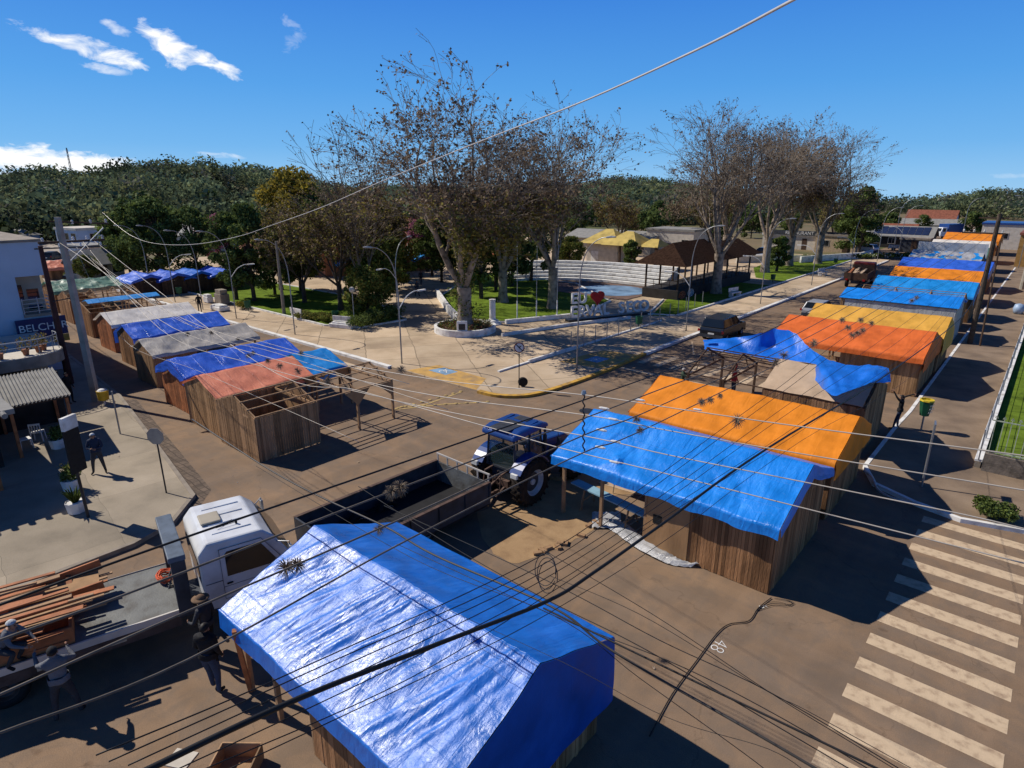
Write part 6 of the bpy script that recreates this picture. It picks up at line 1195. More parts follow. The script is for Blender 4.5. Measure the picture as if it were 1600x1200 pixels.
mb = MB(); mb.cyl((0, 0, 0), (0, 0, .8), .04); mb.build('pole', M_metal, t); B_gr = mat('bin_green', (.015, .09, .045), .5, .2, 3); mb = MB(); mb.lathe([(.19, .75), (.2, .76), (.30, 1.45), (.27, 1.45), (.18, .8)], n=8); mb.build('bin_body', B_gr, t)
mb = MB(); mb.lathe([(.29, 1.452), (.32, 1.47), (.31, 1.54), (.26, 1.54), (.26, 1.46)], n=8); mb.build('rim', mat('bin_yellow', (.60, .45, .03), .5), t)
for i, tx in enumerate(('LIXO', 'AQUI', 'LIXO')): textobj('lettering', tx, .15, M_white, t, (0, -.275+.02*i, 1.3-.17*i), (math.pi/2+.12, 0, 0), .003)
t = thing('yellow_bin', 'yellow bucket bin at the foot of the concrete pole', 'bin', tuple(G(164, 632, .13))); mb = MB(); mb.lathe([(.20, .25), (.25, .28), (.28, .75), (.30, .78), (.25, .78), (.22, .4)], n=14); mb.build('bin_body', mat('bin_yellow2', (.62, .40, .03), .5, .2, 3), t, smooth=False)
mb = MB(); mb.cyl((0, 0, 0), (0, 0, .3), .05); mb.lathe([(.25, .785), (.16, .86), (.02, .88)], n=14); mb.build('stand_and_lid', M_white, t)
# ------------------------------------------------------------------ town houses
def hp(px, py, z=0): p = G(px, py, 0); return (p.x, p.y, z)
house('valley_house', 'pale blue two storey building in the valley right of the concrete pole', hp(136, 402), R(12), 6.5, 5, 4.7, 'flat', mat('pale_blue_render', (.42, .50, .60), .8, .1, 1), M_offw, wins=3, storeys=2)
house('valley_house', 'long white house with square windows below the pale blue building', hp(140, 420), R(12), 5.5, 4, 3.2, 'flat', M_white, B_grey, wins=4)
house('valley_house', 'beige house with its gable to the viewer at the foot of the valley', hp(152, 434), R(100), 5, 4.2, 2.2, 'gable', B_beige, B_grey, rh=1.4)
house('valley_house', 'small blue house at the top of the hill road', hp(34, 384), R(20), 6, 4, 2.2, 'hip', mat('mid_blue_render', (.20, .32, .5), .8), B_grey, rh=1.2)
house('hill_house', 'red roofed long house half hidden in the trees left of the plaza', hp(215, 378), R(5), 18, 9, 2.8, 'hip', M_offw, B_tile, rh=2.4)
house('hill_house', 'house with a pale grey hipped roof above the left plaza trees', hp(312, 388), R(5), 18, 9, 2.8, 'hip', M_offw, B_grey, rh=2.5)
house('hill_house', 'house with a brown roof behind the central path', hp(640, 402), R(0), 17, 9, 4.2, 'hip', B_brick, B_tile, rh=2.4)
house('town_house', 'pale house among the trunks behind the left lawn', hp(435, 425), R(0), 10, 6, 3.2, 'gable', M_offw, B_tile)
house('town_house', 'orange walled house glimpsed between the plaza trunks', hp(500, 425), R(0), 12, 6, 3.4, 'gable', mat('orange_render', (.50, .22, .12), .8), B_tile)
house('town_house', 'cream flat roofed building behind the thatched pavilion', hp(1058, 397), R(0), 9, 7, 4.2, 'flat', M_offw, B_grey, wins=3)
house('town_house', 'long low grey roofed shop behind the kiosk', hp(965, 392), R(0), 18, 8, 2.6, 'gable', B_beige, B_grey, rh=1.2, wins=5)
house('town_house', 'shop with a white sign band behind the plane trees', hp(1265, 388), R(0), 16, 8, 2.5, 'flat', M_offw, M_white, wins=5)
sg = thing('shop_sign', 'white lettering on the dark band above the far shop', 'sign', (hp(1265, 388)[0], hp(1265, 388)[1]-4.3, 3.1)); mb = MB(); mb.b2(-7.5, 7.5, -.05, 0, -.4, .45); mb.build('panel', P_dgrey, sg); textobj('lettering', 'RESTAURANT', .85, M_white, sg, (-1, -.06, 0), (math.pi/2, 0, 0), .01)
house('town_house', 'tan walled building left of the dark corner evergreen', hp(1310, 392), R(0), 7, 6, 2.8, 'flat', mat('tan_render', (.45, .34, .22), .8), M_conc, wins=2)
t = house('town_house', 'dark walled house with a row of solar panels on its roof', hp(1408, 386), R(0), 10.5, 6, 2.5, 'gable', B_dark, B_grey, rh=1.6, wins=4)
M_pv = mat('solar_panel', (.02, .03, .07), .15, .2, 1, spec=.7)
for i in range(8): mb = MB(); a = 1.6/3; mb.add([(-4.9+i*1.2, -2.9, 2.67), (-4.9+i*1.2+1.12, -2.9, 2.67), (-4.9+i*1.2+1.12, -.4, 4.0), (-4.9+i*1.2, -.4, 4.0)], [(0, 1, 2, 3)]); mb.build('solar_panel', M_pv, t, solid=.04)
house('church_hall', 'building with a steep red roof and white gables on the right skyline', hp(1455, 347), R(-4), 15, 6, 1.2, 'gable', M_white, B_tile, rh=3.0, wins=3, door=False, cat='building')
house('town_house', 'wide grey roofed hall in front of the red roofed building', hp(1455, 358), R(0), 15, 7, 1.5, 'gable', M_offw, B_grey, rh=1.4, wins=5, door=False)
house('town_house', 'small grey shop with a round emblem at the far street corner', hp(1428, 394), R(0), 4.6, 3, 2.3, 'flat', P_dgrey, M_conc, wins=1)
house('town_house', 'low brick house behind the white pickup', hp(1400, 384), R(0), 6, 5, 2.8, 'gable', B_brick, B_tile, wins=2)
house('street_house', 'orange brown walled house behind the right pavement near the concrete pole', (3.4, 86, 0), R(0), 7.2, 12, 3.4, 'gable', mat('ochre_render', (.42, .24, .11), .8, .2, 1), B_tile, rh=1.2, wins=2)
house('street_house', 'ochre boarded building at the far end of the right pavement', (1.0, 128, 0), R(0), 11, 14, 4.6, 'flat', mat('ochre_boards', (.36, .20, .06), .8, .3, 2), B_tile, wins=3)
house('street_house', 'long building with a blue roof edge at the far right', (10, 160, 0), R(0), 44, 10, 4.6, 'flat', M_offw, P_tblue, wins=6)
# radio mast on the left hill
p = ray(110, 262); p.z = 0; p.normalize(); p *= 560; z0 = elev(110, 275, 560); t = thing('radio_mast', 'thin lattice radio mast on the wooded hill at the left', 'mast', (p.x, p.y, z0-12)); hm = elev(110, 231, 560)-z0+12
mb = MB(); rr = 1.0
for k in range(3): a = k*2.1; mb.bar((rr*math.cos(a), rr*math.sin(a), 0), (.3*math.cos(a), .3*math.sin(a), hm), .22)
for i in range(14): z = hm*i/14; s = 1-.7*i/14; mb.bar((s, 0, z), (-.5*s, .87*s, z+hm/14), .14); mb.bar((-.5*s, -.87*s, z), (s*.95, 0, z+hm/14), .14)
mb.build('lattice', M_dmetal, t); mb = MB(); mb.b2(-.9, .9, -.3, .3, hm-3.5, hm-1); mb.build('antenna', M_metal, t)
# ------------------------------------------------------------------ plaza furniture
t = thing('round_planter', 'round white planter with red brown plants under the tall plane tree', 'planter', (-35.0, 34.6, PZ))
mb = MB(); mb.lathe([(2.55, 0), (2.55, .5), (2.3, .5), (2.3, .3)], n=48); mb.v = [(x*.98, y*.98, z) for x, y, z in mb.v]; mb.build('wall', M_white, t, smooth=False)
mb = MB(); mb.lathe([(2.28, .30), (.01, .42)], n=30); mb.build('soil', M_soil, t)
q = np.random.default_rng(9); cen = [(math.cos(a)*r, math.sin(a)*r, .55) for a in np.arange(0, 6.28, .35) for r in (1.2, 1.9)]; c, d = leaf_arrays(cen, [.32]*len(cen), 60, 1, q, .9); mesh_quads('foliage', quads_from(c, d, .06, q), [M_hedge, mat('leaf_red', (.16, .035, .02), .6, .4, 2, island=.5), M_leafo], t, q.integers(0, 3, len(c)))
t = thing('memorial_stone', 'white stone with a dark square plaque in front of the planter tree', 'memorial', (-33.6, 32.9, PZ+.2), YAW); mb = MB(); mb.b2(-.40, .40, -.15, .15, .1, 1.05); mb.build('stone', M_white, t, bevel=.06); mb = MB(); mb.b2(-.25, .25, -.175, -.152, .38, .85); mb.build('plaque', M_dmetal, t)
t = thing('stone_column', 'short white column on a stepped round base at the lawn corner', 'column', (-35.1, 38.0, PZ)); mb = MB(); mb.lathe([(.75, 0), (.75, .12), (.55, .14), (.5, .35), (.3, .42), (.26, .5)], n=20); mb.build('base', M_white, t); mb = MB(); mb.lathe([(.26, .5), (.25, 2.0), (.28, 2.05), (.28, 2.12)], n=16); mb.build('shaft', M_white, t)
for i, (px, py, hh) in enumerate([(808, 498, 6.2), (838, 497, 6.2), (870, 497, 6.6)]):
    p = G(px, py, .15); t = thing('flagpole', ['flagpole on the lawn edge, leftmost of the three', 'middle flagpole on the lawn edge', 'flagpole in front of the leafy plane trunk, rightmost of the three'][i], 'flagpole', tuple(p)); mb = MB(); mb.cyl((0, 0, 0), (0, 0, 1.6), .06, .055); mb.build('foot_sleeve', M_white, t); mb = MB(); mb.cyl((0, 0, 1.6), (0, 0, hh), .035, .02); mb.lathe([(.01, hh), (.05, hh+.05), (.01, hh+.1)], n=8); mb.build('pole', M_metal, t)
def lowwall(label, pts, w_, h, m=M_white, z=PZ, group=None, name='low_wall'):
    pts = [Vector((p[0], p[1], 0)) for p in pts]; mb = MB(); vs = []; n = len(pts)
    for i, p in enumerate(pts):
        a, b = pts[max(i-1, 0)], pts[min(i+1, n-1)]; d = (b-a).normalized(); q_ = Vector((-d.y, d.x, 0))*w_/2
        for s, zz in ((1, -.01), (1, h), (-1, h), (-1, -.01)): vs.append((p.x+q_.x*s, p.y+q_.y*s, z+zz))
    fs = [(i*4+k, i*4+(k+1) % 4, i*4+4+(k+1) % 4, i*4+4+k) for i in range(n-1) for k in range(4)]+[(0, 1, 2, 3), (4*n-1, 4*n-2, 4*n-3, 4*n-4)]
    mb.add(vs, fs); return add(name, mb, m, label, 'low wall', group)
lowwall('long white low wall between the central path and the lawn', [G(683, 464), G(700, 490), G(716, 507), G(716.5, 508)], .3, .75)
lowwall('white low wall along the front of the flagpole lawn', [G(790, 508), G(893, 498)], .3, .35)
lowwall('white kerb wall leading from the round planter towards the letters', [G(784, 528), G(893, 511), G(985, 500)], .18, .25)
lowwall('short white rail wall on the plaza corner near the street lamp', [G(826, 570), G(905, 546)], .14, .22)
lowwall('white wall corner by the globe lamp on the corner lawn', [G(582, 500), G(603, 497), G(601, 484)], .2, .45)
lowwall('low white wall in front of the far flower bed', [G(1250, 412), G(1345, 405), G(1362, 400)], .3, 1.0)
lowwall('long grey white retaining wall behind the plane trunks', [G(1150, 412), G(1250, 410)], .3, 1.0, M_offw)
# letters
lt_ = thing('city_letters', 'big white three dimensional town name with a red heart on the lawn edge', 'letter sign', (0, 0, 0))
pa, pb = G(889, 501, .2), G(1010, 489, .2); ang = math.atan2((pb-pa).y, (pb-pa).x); lt_.location = pa; lt_.rotation_euler = (0, 0, ang); Ln = (pb-pa).length
M_lets = mat('letter_blue_grey_side', (.42, .46, .52), .6, .1, 3)
mb = MB(); mb.b2(-.2, Ln+.2, -.35, .35, -.1, .12); mb.build('base', M_dmetal, lt_)
def letter(ch, x, z, s): o = textobj('letter', ch, s, M_white, lt_, (x, 0, z), (math.pi/2, 0, 0), .10, bold=.025); return o
xs_ = np.linspace(.45, Ln-.35, 10)
for ch, x in zip('ERVALSECO', [xs_[0], xs_[1], xs_[2], xs_[3], xs_[4], xs_[6], xs_[7], xs_[8], xs_[9]]): letter(ch, float(x), .68, 1.4)
letter('E', float(xs_[0]), 1.85, 1.3); letter('U', float(xs_[1]), 1.85, 1.3)
mb = MB(); hpoly = []
for i in range(40): a = 2*math.pi*i/40; hpoly.append((  .042*16*math.sin(a)**3, .042*(13*math.cos(a)-5*math.cos(2*a)-2*math.cos(3*a)-math.cos(4*a))))
mb.prism([(x+float(xs_[3])-.1, z+1.85) for x, z in hpoly], 'y', -.12, .12); mb.build('heart', mat('heart_red', (.42, .012, .015), .4, .1, 2), lt_)
# painted pool and bleachers
sheet('sunken_stage', [(-32.7, 55.5), (-32.8, 65.2), (-42, 64.8), (-47, 62), (-42, 55.5)], PZ+.06, mat('maroon_stage_floor', (.16, .10, .075), .85, .3, 1))
M_pool = mat('painted_pool_floor', (.16, .26, .38), .5, .5, .5, dark=(.04, .07, .12), det=3)
mb = MB(); mb.lathe([(4.6, 0), (.01, .01)], n=40); mb.v = [(x*.85, y*.85, z) for x, y, z in mb.v]; struct('painted_pool', mb, M_pool, loc=(-37.2, 60.2, PZ+.07))
t = thing('bleachers', 'white stepped concrete bleachers curving behind the painted pool', 'bleachers', (0, 0, PZ))
bl_ = spl([(-50.5, 58.5, 0), (-47.5, 62.6, 0), (-42, 65.0, 0), (-33.8, 65.4, 0)], 6)
for k in range(6):
    mb = MB(); vs = []; n = len(bl_)-1
    for i in range(n+1):
        d_ = (bl_[min(i+1, n)]-bl_[max(i-1, 0)]).normalized(); q_ = Vector((-d_.y, d_.x, 0)); p0 = bl_[i]+q_*(.75*k); p1 = bl_[i]+q_*(.75*(k+1)); zz = .34*(k+1)
        vs += [(p0.x, p0.y, 0), (p0.x, p0.y, zz), (p1.x, p1.y, zz), (p1.x, p1.y, 0)]
    mb.add(vs, [(i*4+j, i*4+(j+1) % 4, i*4+4+(j+1) % 4, i*4+4+j) for i in range(n) for j in range(4)]+[(0, 1, 2, 3), (4*n+3, 4*n+2, 4*n+1, 4*n)]); mb.build('step', M_white, t)
    mb = MB(); mb.tube([Vector((vs[4*i][0], vs[4*i][1],   .34*k+.03)) for i in range(n+1)], .045, 4); mb.build('joint_line', P_dgrey, t)
# kiosk with yellow roofs
t = thing('kiosk', 'cream kiosk with yellowish pyramid roofs above the bleachers', 'kiosk', (-49.0, 81, 0), R(2))
mb = MB(); mb.b2(-4.2, 1.0, -2.5, 2.5, 0, 3.6); mb.build('wall', M_offw, t)
for (a, b, c_, d_, h0, h1) in ((-5.2, 1.5, -3.3, 3.3, 3.55, 5.5), (-1.2, 4.6, -3.6, 3.0, 3.5, 5.3), (4.2, 7.2, -2.4, 2, 3.4, 4.4)):
    mb = MB(); mx_, my_ = (a+b)/2, (c_+d_)/2; mb.add([(a, c_, h0), (b, c_, h0), (b, d_, h0), (a, d_, h0), (mx_-.6, my_, h1), (mx_+.6, my_, h1)], [(3, 2, 1, 0), (0, 1, 5, 4), (1, 2, 5), (2, 3, 4, 5), (3, 0, 4)]); mb.build('roof', B_yroof, t)
for x, y in ((4.2, -3.2), (6.9, -2.1), (1.8, -3.2)): mb = MB(); mb.bar((x, y, 0), (x, y, 3.5), .4 if x > 4.5 else .25); mb.build('pillar', M_woodd, t)
mb = MB(); mb.b2(-3.4, -2.2, -2.53, -2.48, .3, 2.4); mb.build('door', M_white, t)
# thatched pavilion
t = thing('pavilion', 'open wooden pavilion with two dark brown shingled roofs on a painted base', 'pavilion', (-30.6, 68.6, 0))
mb = MB(); mb.b2(-2.1, 2.0, -9.6, 10.4, .0, 1.1); mb.build('base', B_dark, t)
for (yc, hl, hw_, ze, zr) in ((-4.6, 5.6, 3.0, 3.65, 5.7), (5.9, 5.2, 2.8, 3.5, 5.2)):
    mb = MB(); mb.add([(-hw_, yc-hl, ze), (hw_, yc-hl, ze), (hw_, yc+hl, ze), (-hw_, yc+hl, ze), (-.2, yc-hl*.45, zr), (-.2, yc+hl*.92, zr)], [(3, 2, 1, 0), (0, 1, 4), (1, 2, 5, 4), (2, 3, 5), (3, 0, 4, 5)]); mb.build('roof', B_thatch, t, solid=.08)
for x in (-1.9, 1.8):
    for y in (-9.3, -6.2, -3.1, 0, 3.1, 6.2, 10.1): mb = MB(); mb.bar((x, y, 1.1), (x, y, 3.75), .15); mb.build('post', M_woodd, t)
for x0_, y0_, x1_, y1_ in ((-1.9, -9.3, 1.8, -9.3), (1.8, -9.3, 1.8, 10.1)):
    mb = MB(); mb.bar((x0_, y0_, 2.05), (x1_, y1_, 2.05), .06); mb.bar((x0_, y0_, 1.55), (x1_, y1_, 1.55), .05); n_ = 4 if x0_ != x1_ else 18
    for i in range(n_+1): f_ = i/n_; mb.bar((x0_+(x1_-x0_)*f_, y0_+(y1_-y0_)*f_, 1.1), (x0_+(x1_-x0_)*f_, y0_+(y1_-y0_)*f_, 2.05), .04)
    mb.build('railing', M_woodd, t)
for y, m_ in ((-8.6, mat('mural_orange', (.5, .15, .06), .7)), (-6.6, M_white)):
    mb = MB()
    for k in range(7): a = k*.9; mb.tube([(2.03, y+.35*math.cos(a)+.4*math.cos(b_), .6+.25*math.sin(a)*.8+.2*math.sin(b_)) for b_ in [i*.7 for i in range(10)]], .022, 4)
    mb.build('painted_scrolls', m_, t)
tp_ = [o for o in bpy.data.objects if o.get('label', '').startswith('tall plane tree growing from the round')][0]
qv = np.random.default_rng(12); cen = [(qv.normal()*.35, qv.normal()*.35, z) for z in np.arange(1.0, 8.5, .28)]; c, d = leaf_arrays(cen, [.62]*len(cen), 120, 1, qv, 1.1); mesh_quads('ivy', quads_from(c, d, .075, qv), [M_hedge, M_leaf, M_leafo], tp_, qv.integers(0, 3, len(c)))
# street lamps
def lamp(label, loc, rz, low=True, H1=8.3, group='gooseneck street lamps along the plaza'):
    t = thing('street_lamp', label, 'street lamp', loc, rz, group); mb = MB(); pts = [(0, 0, 0), (0, 0, 3), (0, 0, H1-3.2), (.06, 0, H1-2.2), (.30, 0, H1-1.2), (.75, 0, H1-.5), (1.4, 0, H1-.08), (1.9, 0, H1)]
    mb.tube(spl(pts, 4), [.05-.03*min(1, i/28) for i in range(29)], 8); mb.build('pole', M_metal, t, smooth=True)
    mb = MB(); mb.prism([(1.8, H1-.05), (2.35, H1+.0), (2.4, H1+.06), (2.1, H1+.10), (1.8, H1+.05)], 'y', -.10, .10); mb.build('lamp_head', M_metal, t, bevel=.02)
    if low:
        mb = MB(); mb.tube(spl([(0, 0, 3.6), (-.25, 0, 3.9), (-.7, 0, 4.35), (-1.3, 0, 4.6), (-1.7, 0, 4.6)], 3), .03, 6); mb.build('side_arm', M_white, t, smooth=True); mb = MB(); mb.box((-1.95, 0, 4.6), (.6, .2, .09)); mb.build('side_lamp_head', M_white, t)
    return t
NM = ['nearest the no turning sign', 'beside the dark parked car', 'third up the right street kerb', 'fourth up the right street kerb', 'fifth up the right street kerb', 'sixth up the right street kerb', 'last one before the far flower bed']
for i, y in enumerate([31, 46.3, 62.8, 79.6, 97.2, 114, 131]): lamp('curved grey street lamp, '+NM[i], (-21.45, y, PZ), 0, low=i > 0)
NM2 = ['at the yellow ramp corner', 'second from the corner on the left street', 'third from the corner on the left street', 'fourth from the corner on the left street', 'near the walker on the left pavement', 'at the far end of the left street']
for i, x in enumerate([-31.1, -44.2, -53.9, -60.6, -67, -73.2]): lamp('curved grey street lamp, '+NM2[i], (x, 24.85, PZ), R(-90), low=False, H1=7.4) if i % 2 else lamp('curved grey street lamp, '+NM2[i], (x, 24.85, PZ), R(-90), H1=7.6)
for i, (px, py) in enumerate([(1591, 420), (1500, 385), (1395, 395), (1345, 400)]): lamp(['curved street lamp near the right edge behind the concrete pole', 'curved street lamp beyond the green sheeted stall', 'curved street lamp beside the white pickup', 'curved street lamp at the far plaza end'][i], tuple(G(px, py)), R((180, 0, 0, 200)[i]), False, 9.5 if i else 10.2, 'street lamps of the far right')
lamp('pale double armed lamp post on the central path', tuple(G(622, 500, .12)), R(100), True, 7.0, None)
t = thing('globe_lamp', 'globe lamp on a slim pole in the corner lawn', 'lamp', tuple(G(554, 505, .17))); mb = MB(); mb.cyl((0, 0, 0), (0, 0, 2.6), .05, .04); mb.build('pole', M_metal, t); mb = MB(); mb.lathe([(.05, 2.58)]+[(.25*math.sin(a), 2.85-.25*math.cos(a)) for a in [R(20*i) for i in range(1, 9)]]+[(.01, 3.1)], n=16); mb.build('globe', M_offw, t, smooth=True)
t = thing('pale_post', 'pale concrete lamp post between the trees of the left lawn', 'post', tuple(G(444, 490, .17))); mb = MB(); mb.cyl((0, 0, 0), (0, 0, 6.5), .17, .11); mb.build('pole', M_conc, t)
# benches, bins, stones, small posts
def bench(label, loc, rz):
    t = thing('park_bench', label, 'bench', loc, rz); mb = MB(); mb.b2(-.9, .9, -.25, .25, .38, .46); mb.build('seat', M_white, t, bevel=.02); mb = MB(); mb.b2(-.9, .9, .2, .28, .52, .92); mb.build('backrest', M_white, t, bevel=.02)
    for s in (-1, 1): mb = MB(); mb.b2(s*.7-.08, s*.7+.08, -.2, .24, 0, .375); mb.build('leg', M_white, t)
bench('white concrete bench at the near edge of the corner lawn', tuple(G(467, 497, .17)), R(180)); bench('white bench beside the pavement in front of the pavilion', tuple(G(1148, 463, .17)), R(80)); bench('white bench on the far lawn strip', tuple(G(1285, 430, .17)), R(80)); bench('white bench half in shadow right of the corner lawn tip', tuple(G(538, 510, .17)), R(200))
def block(name, label, cat, loc, d, m, rz=0): mb = MB(); mb.b2(-d[0]/2, d[0]/2, -d[1]/2, d[1]/2, 0, d[2]*.7); mb.b2(-d[0]/2*.8, d[0]/2*.8, -d[1]/2*.8, d[1]/2*.8, d[2]*.7, d[2]); return add(name, mb, m, label, cat, None, loc=loc, rz=rz, bevel=.03)
block('marker_stone', 'white rounded stone block lying at the left lawn edge', 'stone', tuple(G(344, 484, .17)), (2.0, 1.0, .5), M_white); block('marker_stone', 'upright grey monument block on the left lawn', 'stone', tuple(G(348, 474, .17)), (1.4, .9, 1.4), M_conc); block('marker_stone', 'small white marker with a dark face on the left lawn', 'stone', tuple(G(326, 472, .17)), (1.0, .6, .8), M_white)
block('white_stone', 'whitewashed stone at the tip of the corner lawn', 'stone', tuple(G(537, 511, .14)), (2.2, 1.0, .45), M_white, .3)
for px, py, lab in ((281, 463, 'small dark bin at the far left lawn corner'), (525, 503, 'dark and orange bin at the corner lawn'), (998, 512, 'green bin below the last white letters'), (1207, 441, 'dark bin on the lawn right of the pavilion'), (1305, 414, 'dark bin before the far flower bed'), (388, 486, 'dark bin beside the yellow flowers')):
    mb = MB(); mb.cyl((0, 0, 0), (0, 0, .4), .04); mb.lathe([(.25, .35), (.30, .95), (.26, .95), (.22, .5)], n=12); add('litter_bin', mb, B_gr, lab, 'litter bin', loc=tuple(G(px, py, .15)))
bush('clump of yellow flowers on the left lawn', tuple(G(378, 482, .17)), .8, mats_leaf=[M_leafy, M_leaf], seed=91, cat='flowers', name='flower_clump')
mb = MB(); mb.lathe([(.16, -.08), (.25, -.08), (.29, 0), (.25, .08), (.16, .09)], (0, 0, .29), 20, ax='y'); add('painted_tyre', mb, M_black, 'black tyre standing at the foot of the no turning sign', 'tyre', loc=tuple(G(817, 604, .12)), rz=.6, smooth=True)
for i, (px, py) in enumerate([(892, 540), (912, 535), (930, 529), (948, 523), (966, 519), (985, 513), (1001, 507), (1015, 503), (1030, 498), (1046, 491), (1059, 485), (1071, 480), (1085, 474), (1097, 470)]):
    mb = MB(); mb.cyl((0, 0, 0), (0, 0, 1.25), .035); mb.lathe([(.05, 1.25), (.05, 1.3)], n=8); add('thin_bollard', mb, M_metal, 'thin pale metal post in the line beside the inner pavement edge', 'bollard', 'thin metal posts along the inner pavement edge', loc=tuple(G(px, py+6, PZ)))
mb = MB()
q = random.Random(31)
for i in range(18):
    px, py = q.choice(((q.uniform(950, 1300), q.uniform(950, 1190)), (q.uniform(430, 760), q.uniform(640, 760)), (q.uniform(150, 420), q.uniform(700, 840)), (q.uniform(700, 1000), q.uniform(520, 600))))
    p_ = G(px, py, .02 if py > 610 else .14); mb = MB(); a_ = q.uniform(.015, .04); mb.add([(-a_, -a_*.6, 0), (a_, -a_*.7, .01), (a_*.8, a_, .025), (-a_*.7, a_*.8, 0)], [(0, 1, 2, 3)]); add('paper_scrap', mb, M_white if i % 2 else M_card, 'tiny pale paper scrap lying on the ground', 'litter', 'paper scraps on the ground', loc=tuple(p_+Vector((0, 0, .13 if p_.x < -22 and p_.y < 9 else 0))), rz=i*1.1, fix=False, solid=.004)
# ------------------------------------------------------------------ right side fence
t = thing('boundary_wall', 'long low white wall beside the right pavement', 'wall', (-.75, 30, .13)); mb = MB(); mb.b2(-.1, .1, 0, 84, 0, .28); mb.build('wall', M_conc, t); mb = MB(); mb.b2(-.13, .13, 0, 84, .282, .36); mb.build('coping', M_white, t)
t = thing('picket_fence', 'pale green metal picket fence on a dark stone base at the lawn corner', 'fence', (-.6, 29.9, .13)); mb = MB(); mb.b2(0, 26, -.12, .12, 0, .75); mb.build('base_wall', M_conc if 0 else mat('dark_stone', (.17, .14, .11), .9, .4, 4, .3, 20), t)
mb = MB(); mb.bar((0, 0, .85), (26, 0, .85), .04); mb.bar((0, 0, 2.15), (26, 0, 2.15), .04); mb.build('rail', mat('pale_green_metal', (.42, .46, .33), .5), t)
mb = MB()
for i in range(104): x = .1+i*.25; mb.bar((x, 0, .78), (x, 0, 2.3), .028); mb.bar((x-.05, 0, 2.25), (x, 0, 2.36), .022); mb.bar((x+.05, 0, 2.25), (x, 0, 2.36), .022)
mb.build('pickets', MATS['pale_green_metal'], t)['kind'] = 'stuff'
t = thing('wire_fence', 'wire mesh fence standing on the white boundary wall', 'fence', (-.75, 30, .49))
for i in range(29): mb = MB(); mb.bar((0, i*3, 0), (0, i*3, 1.3), .05); mb.build('fence_post', M_metal, t)
mb = MB()
for z in (.3, .65, 1.0, 1.28): mb.bar((0, 0, z), (0, 84, z), .014)
mb.build('wires', M_metal, t)
# ------------------------------------------------------------------ utility poles
def insul(mb, p, s=1.): mb.lathe([(.05*s, 0), (.07*s, .04*s), (.04*s, .08*s), (.07*s, .12*s), (.03*s, .2*s)], p, 8)
t = thing('utility_pole', 'thick tapered concrete utility pole beside the yellow bin', 'utility pole', (-37.6, 9.15, .13)); mb = MB(); mb.prism([(-.20, 0), (.20, 0), (.10, 9.6), (-.10, 9.6)], 'y', -.11, .11); mb.prism([(-.09, .2), (.09, .2), (.04, 9.4), (-.04, 9.4)], 'y', -.112, -.114); mb.build('pole', M_polec, t, bevel=.02, rz=.5)
mb = MB(); mb.bar((-.1, -1.0, 8.4), (-.1, 1.9, 8.4), .1, .1); mb.build('crossarm', M_woodd, t); mb = MB(); mb.bar((-.1, -.4, 9.4), (-.1, 2.2, 9.2), .08, .08); mb.build('crossarm', M_woodd, t); mb = MB(); mb.bar((0, 0, 7.3), (.0, 1.9, 9.0), .05); mb.build('brace', M_metal, t)
mb = MB()
for y in (-.8, .5, 1.1, 1.8): insul(mb, (-.1, y, 8.45))
for y in (.6, 1.4, 2.1): insul(mb, (-.1, y, 9.25))
mb.build('insulator', M_white, t)
t = thing('utility_pole', 'dark brown wooden pole leaning beside the shaded white building', 'utility pole', (-42.2, 9.2, .13)); mb = MB(); mb.cyl((-.15, 0, 0), (0, 0, 7.95), .20, .11, 10); mb.build('pole', mat('dark_red_pole', (.055, .022, .02), .8, .3, 3), t); mb = MB(); mb.bar((0, -.3, 7.8), (0, 3.2, 7.75), .07); mb.build('crossarm', M_dmetal, t); mb = MB(); mb.bar((.1, 0, 4.9), (1.6, .6, 5.2), .05); mb.build('crossarm', M_dmetal, t); mb = MB(); [insul(mb, (0, y, 7.8)) for y in (.9, 1.9, 2.9)]; mb.build('insulator', M_white, t)
t = thing('utility_pole', 'dark brown wooden utility pole at the right kerb, behind the metal sided stall', 'utility pole', (-3.55, 56, .13)); mb = MB(); mb.cyl((0, 0, 0), (.05, 0, 9.3), .19, .13, 10); mb.build('pole', M_barkd, t); mb = MB(); mb.bar((-1.9, 0, 7.95), (.6, 0, 7.95), .1); mb.build('crossarm', M_woodd, t); mb = MB(); mb.bar((-1.1, 0, 9.0), (.6, 0, 9.0), .09); mb.build('crossarm', M_woodd, t); mb = MB(); [insul(mb, (x, 0, 8.0)) for x in (-1.8, -1.2, -.6, .4)]; mb.build('insulator', M_white, t)
mb = MB(); mb.cyl((0, 0, 0), (-.2, .2, 7.4), .07, .05, 6); add('stay_pole', mb, M_woodd, 'thin brown stay leaning against the dark wooden pole', 'pole', loc=(-2.9, 55.6, .13))
for i, (x, y, hh, lab) in enumerate([(-2.2, 92, 9.8, 'pale concrete utility pole near the right edge, beyond the ochre house'), (.5, 120, 9.5, 'concrete utility pole, farther of the two at the right edge')]):
    t = thing('utility_pole', lab, 'utility pole', (x, y, .13)); mb = MB(); mb.cyl((0, 0, 0), (0, 0, hh), .26, .16, 8); mb.build('pole', M_polec, t); mb = MB(); mb.bar((-1.3, 0, hh-.7), (1.3, 0, hh-.7), .12); mb.build('crossarm', M_woodd, t)
mb = MB(); mb.lathe([(.05, 0), (.35, .05), (.45, .45), (.35, .85), (.05, .95)], n=14); add('water_drum', mb, mat('pale_blue_plastic', (.3, .4, .55), .4), 'pale blue drum standing on the far part of the right pavement', 'drum', loc=(-1.6, 73, .13), smooth=True)
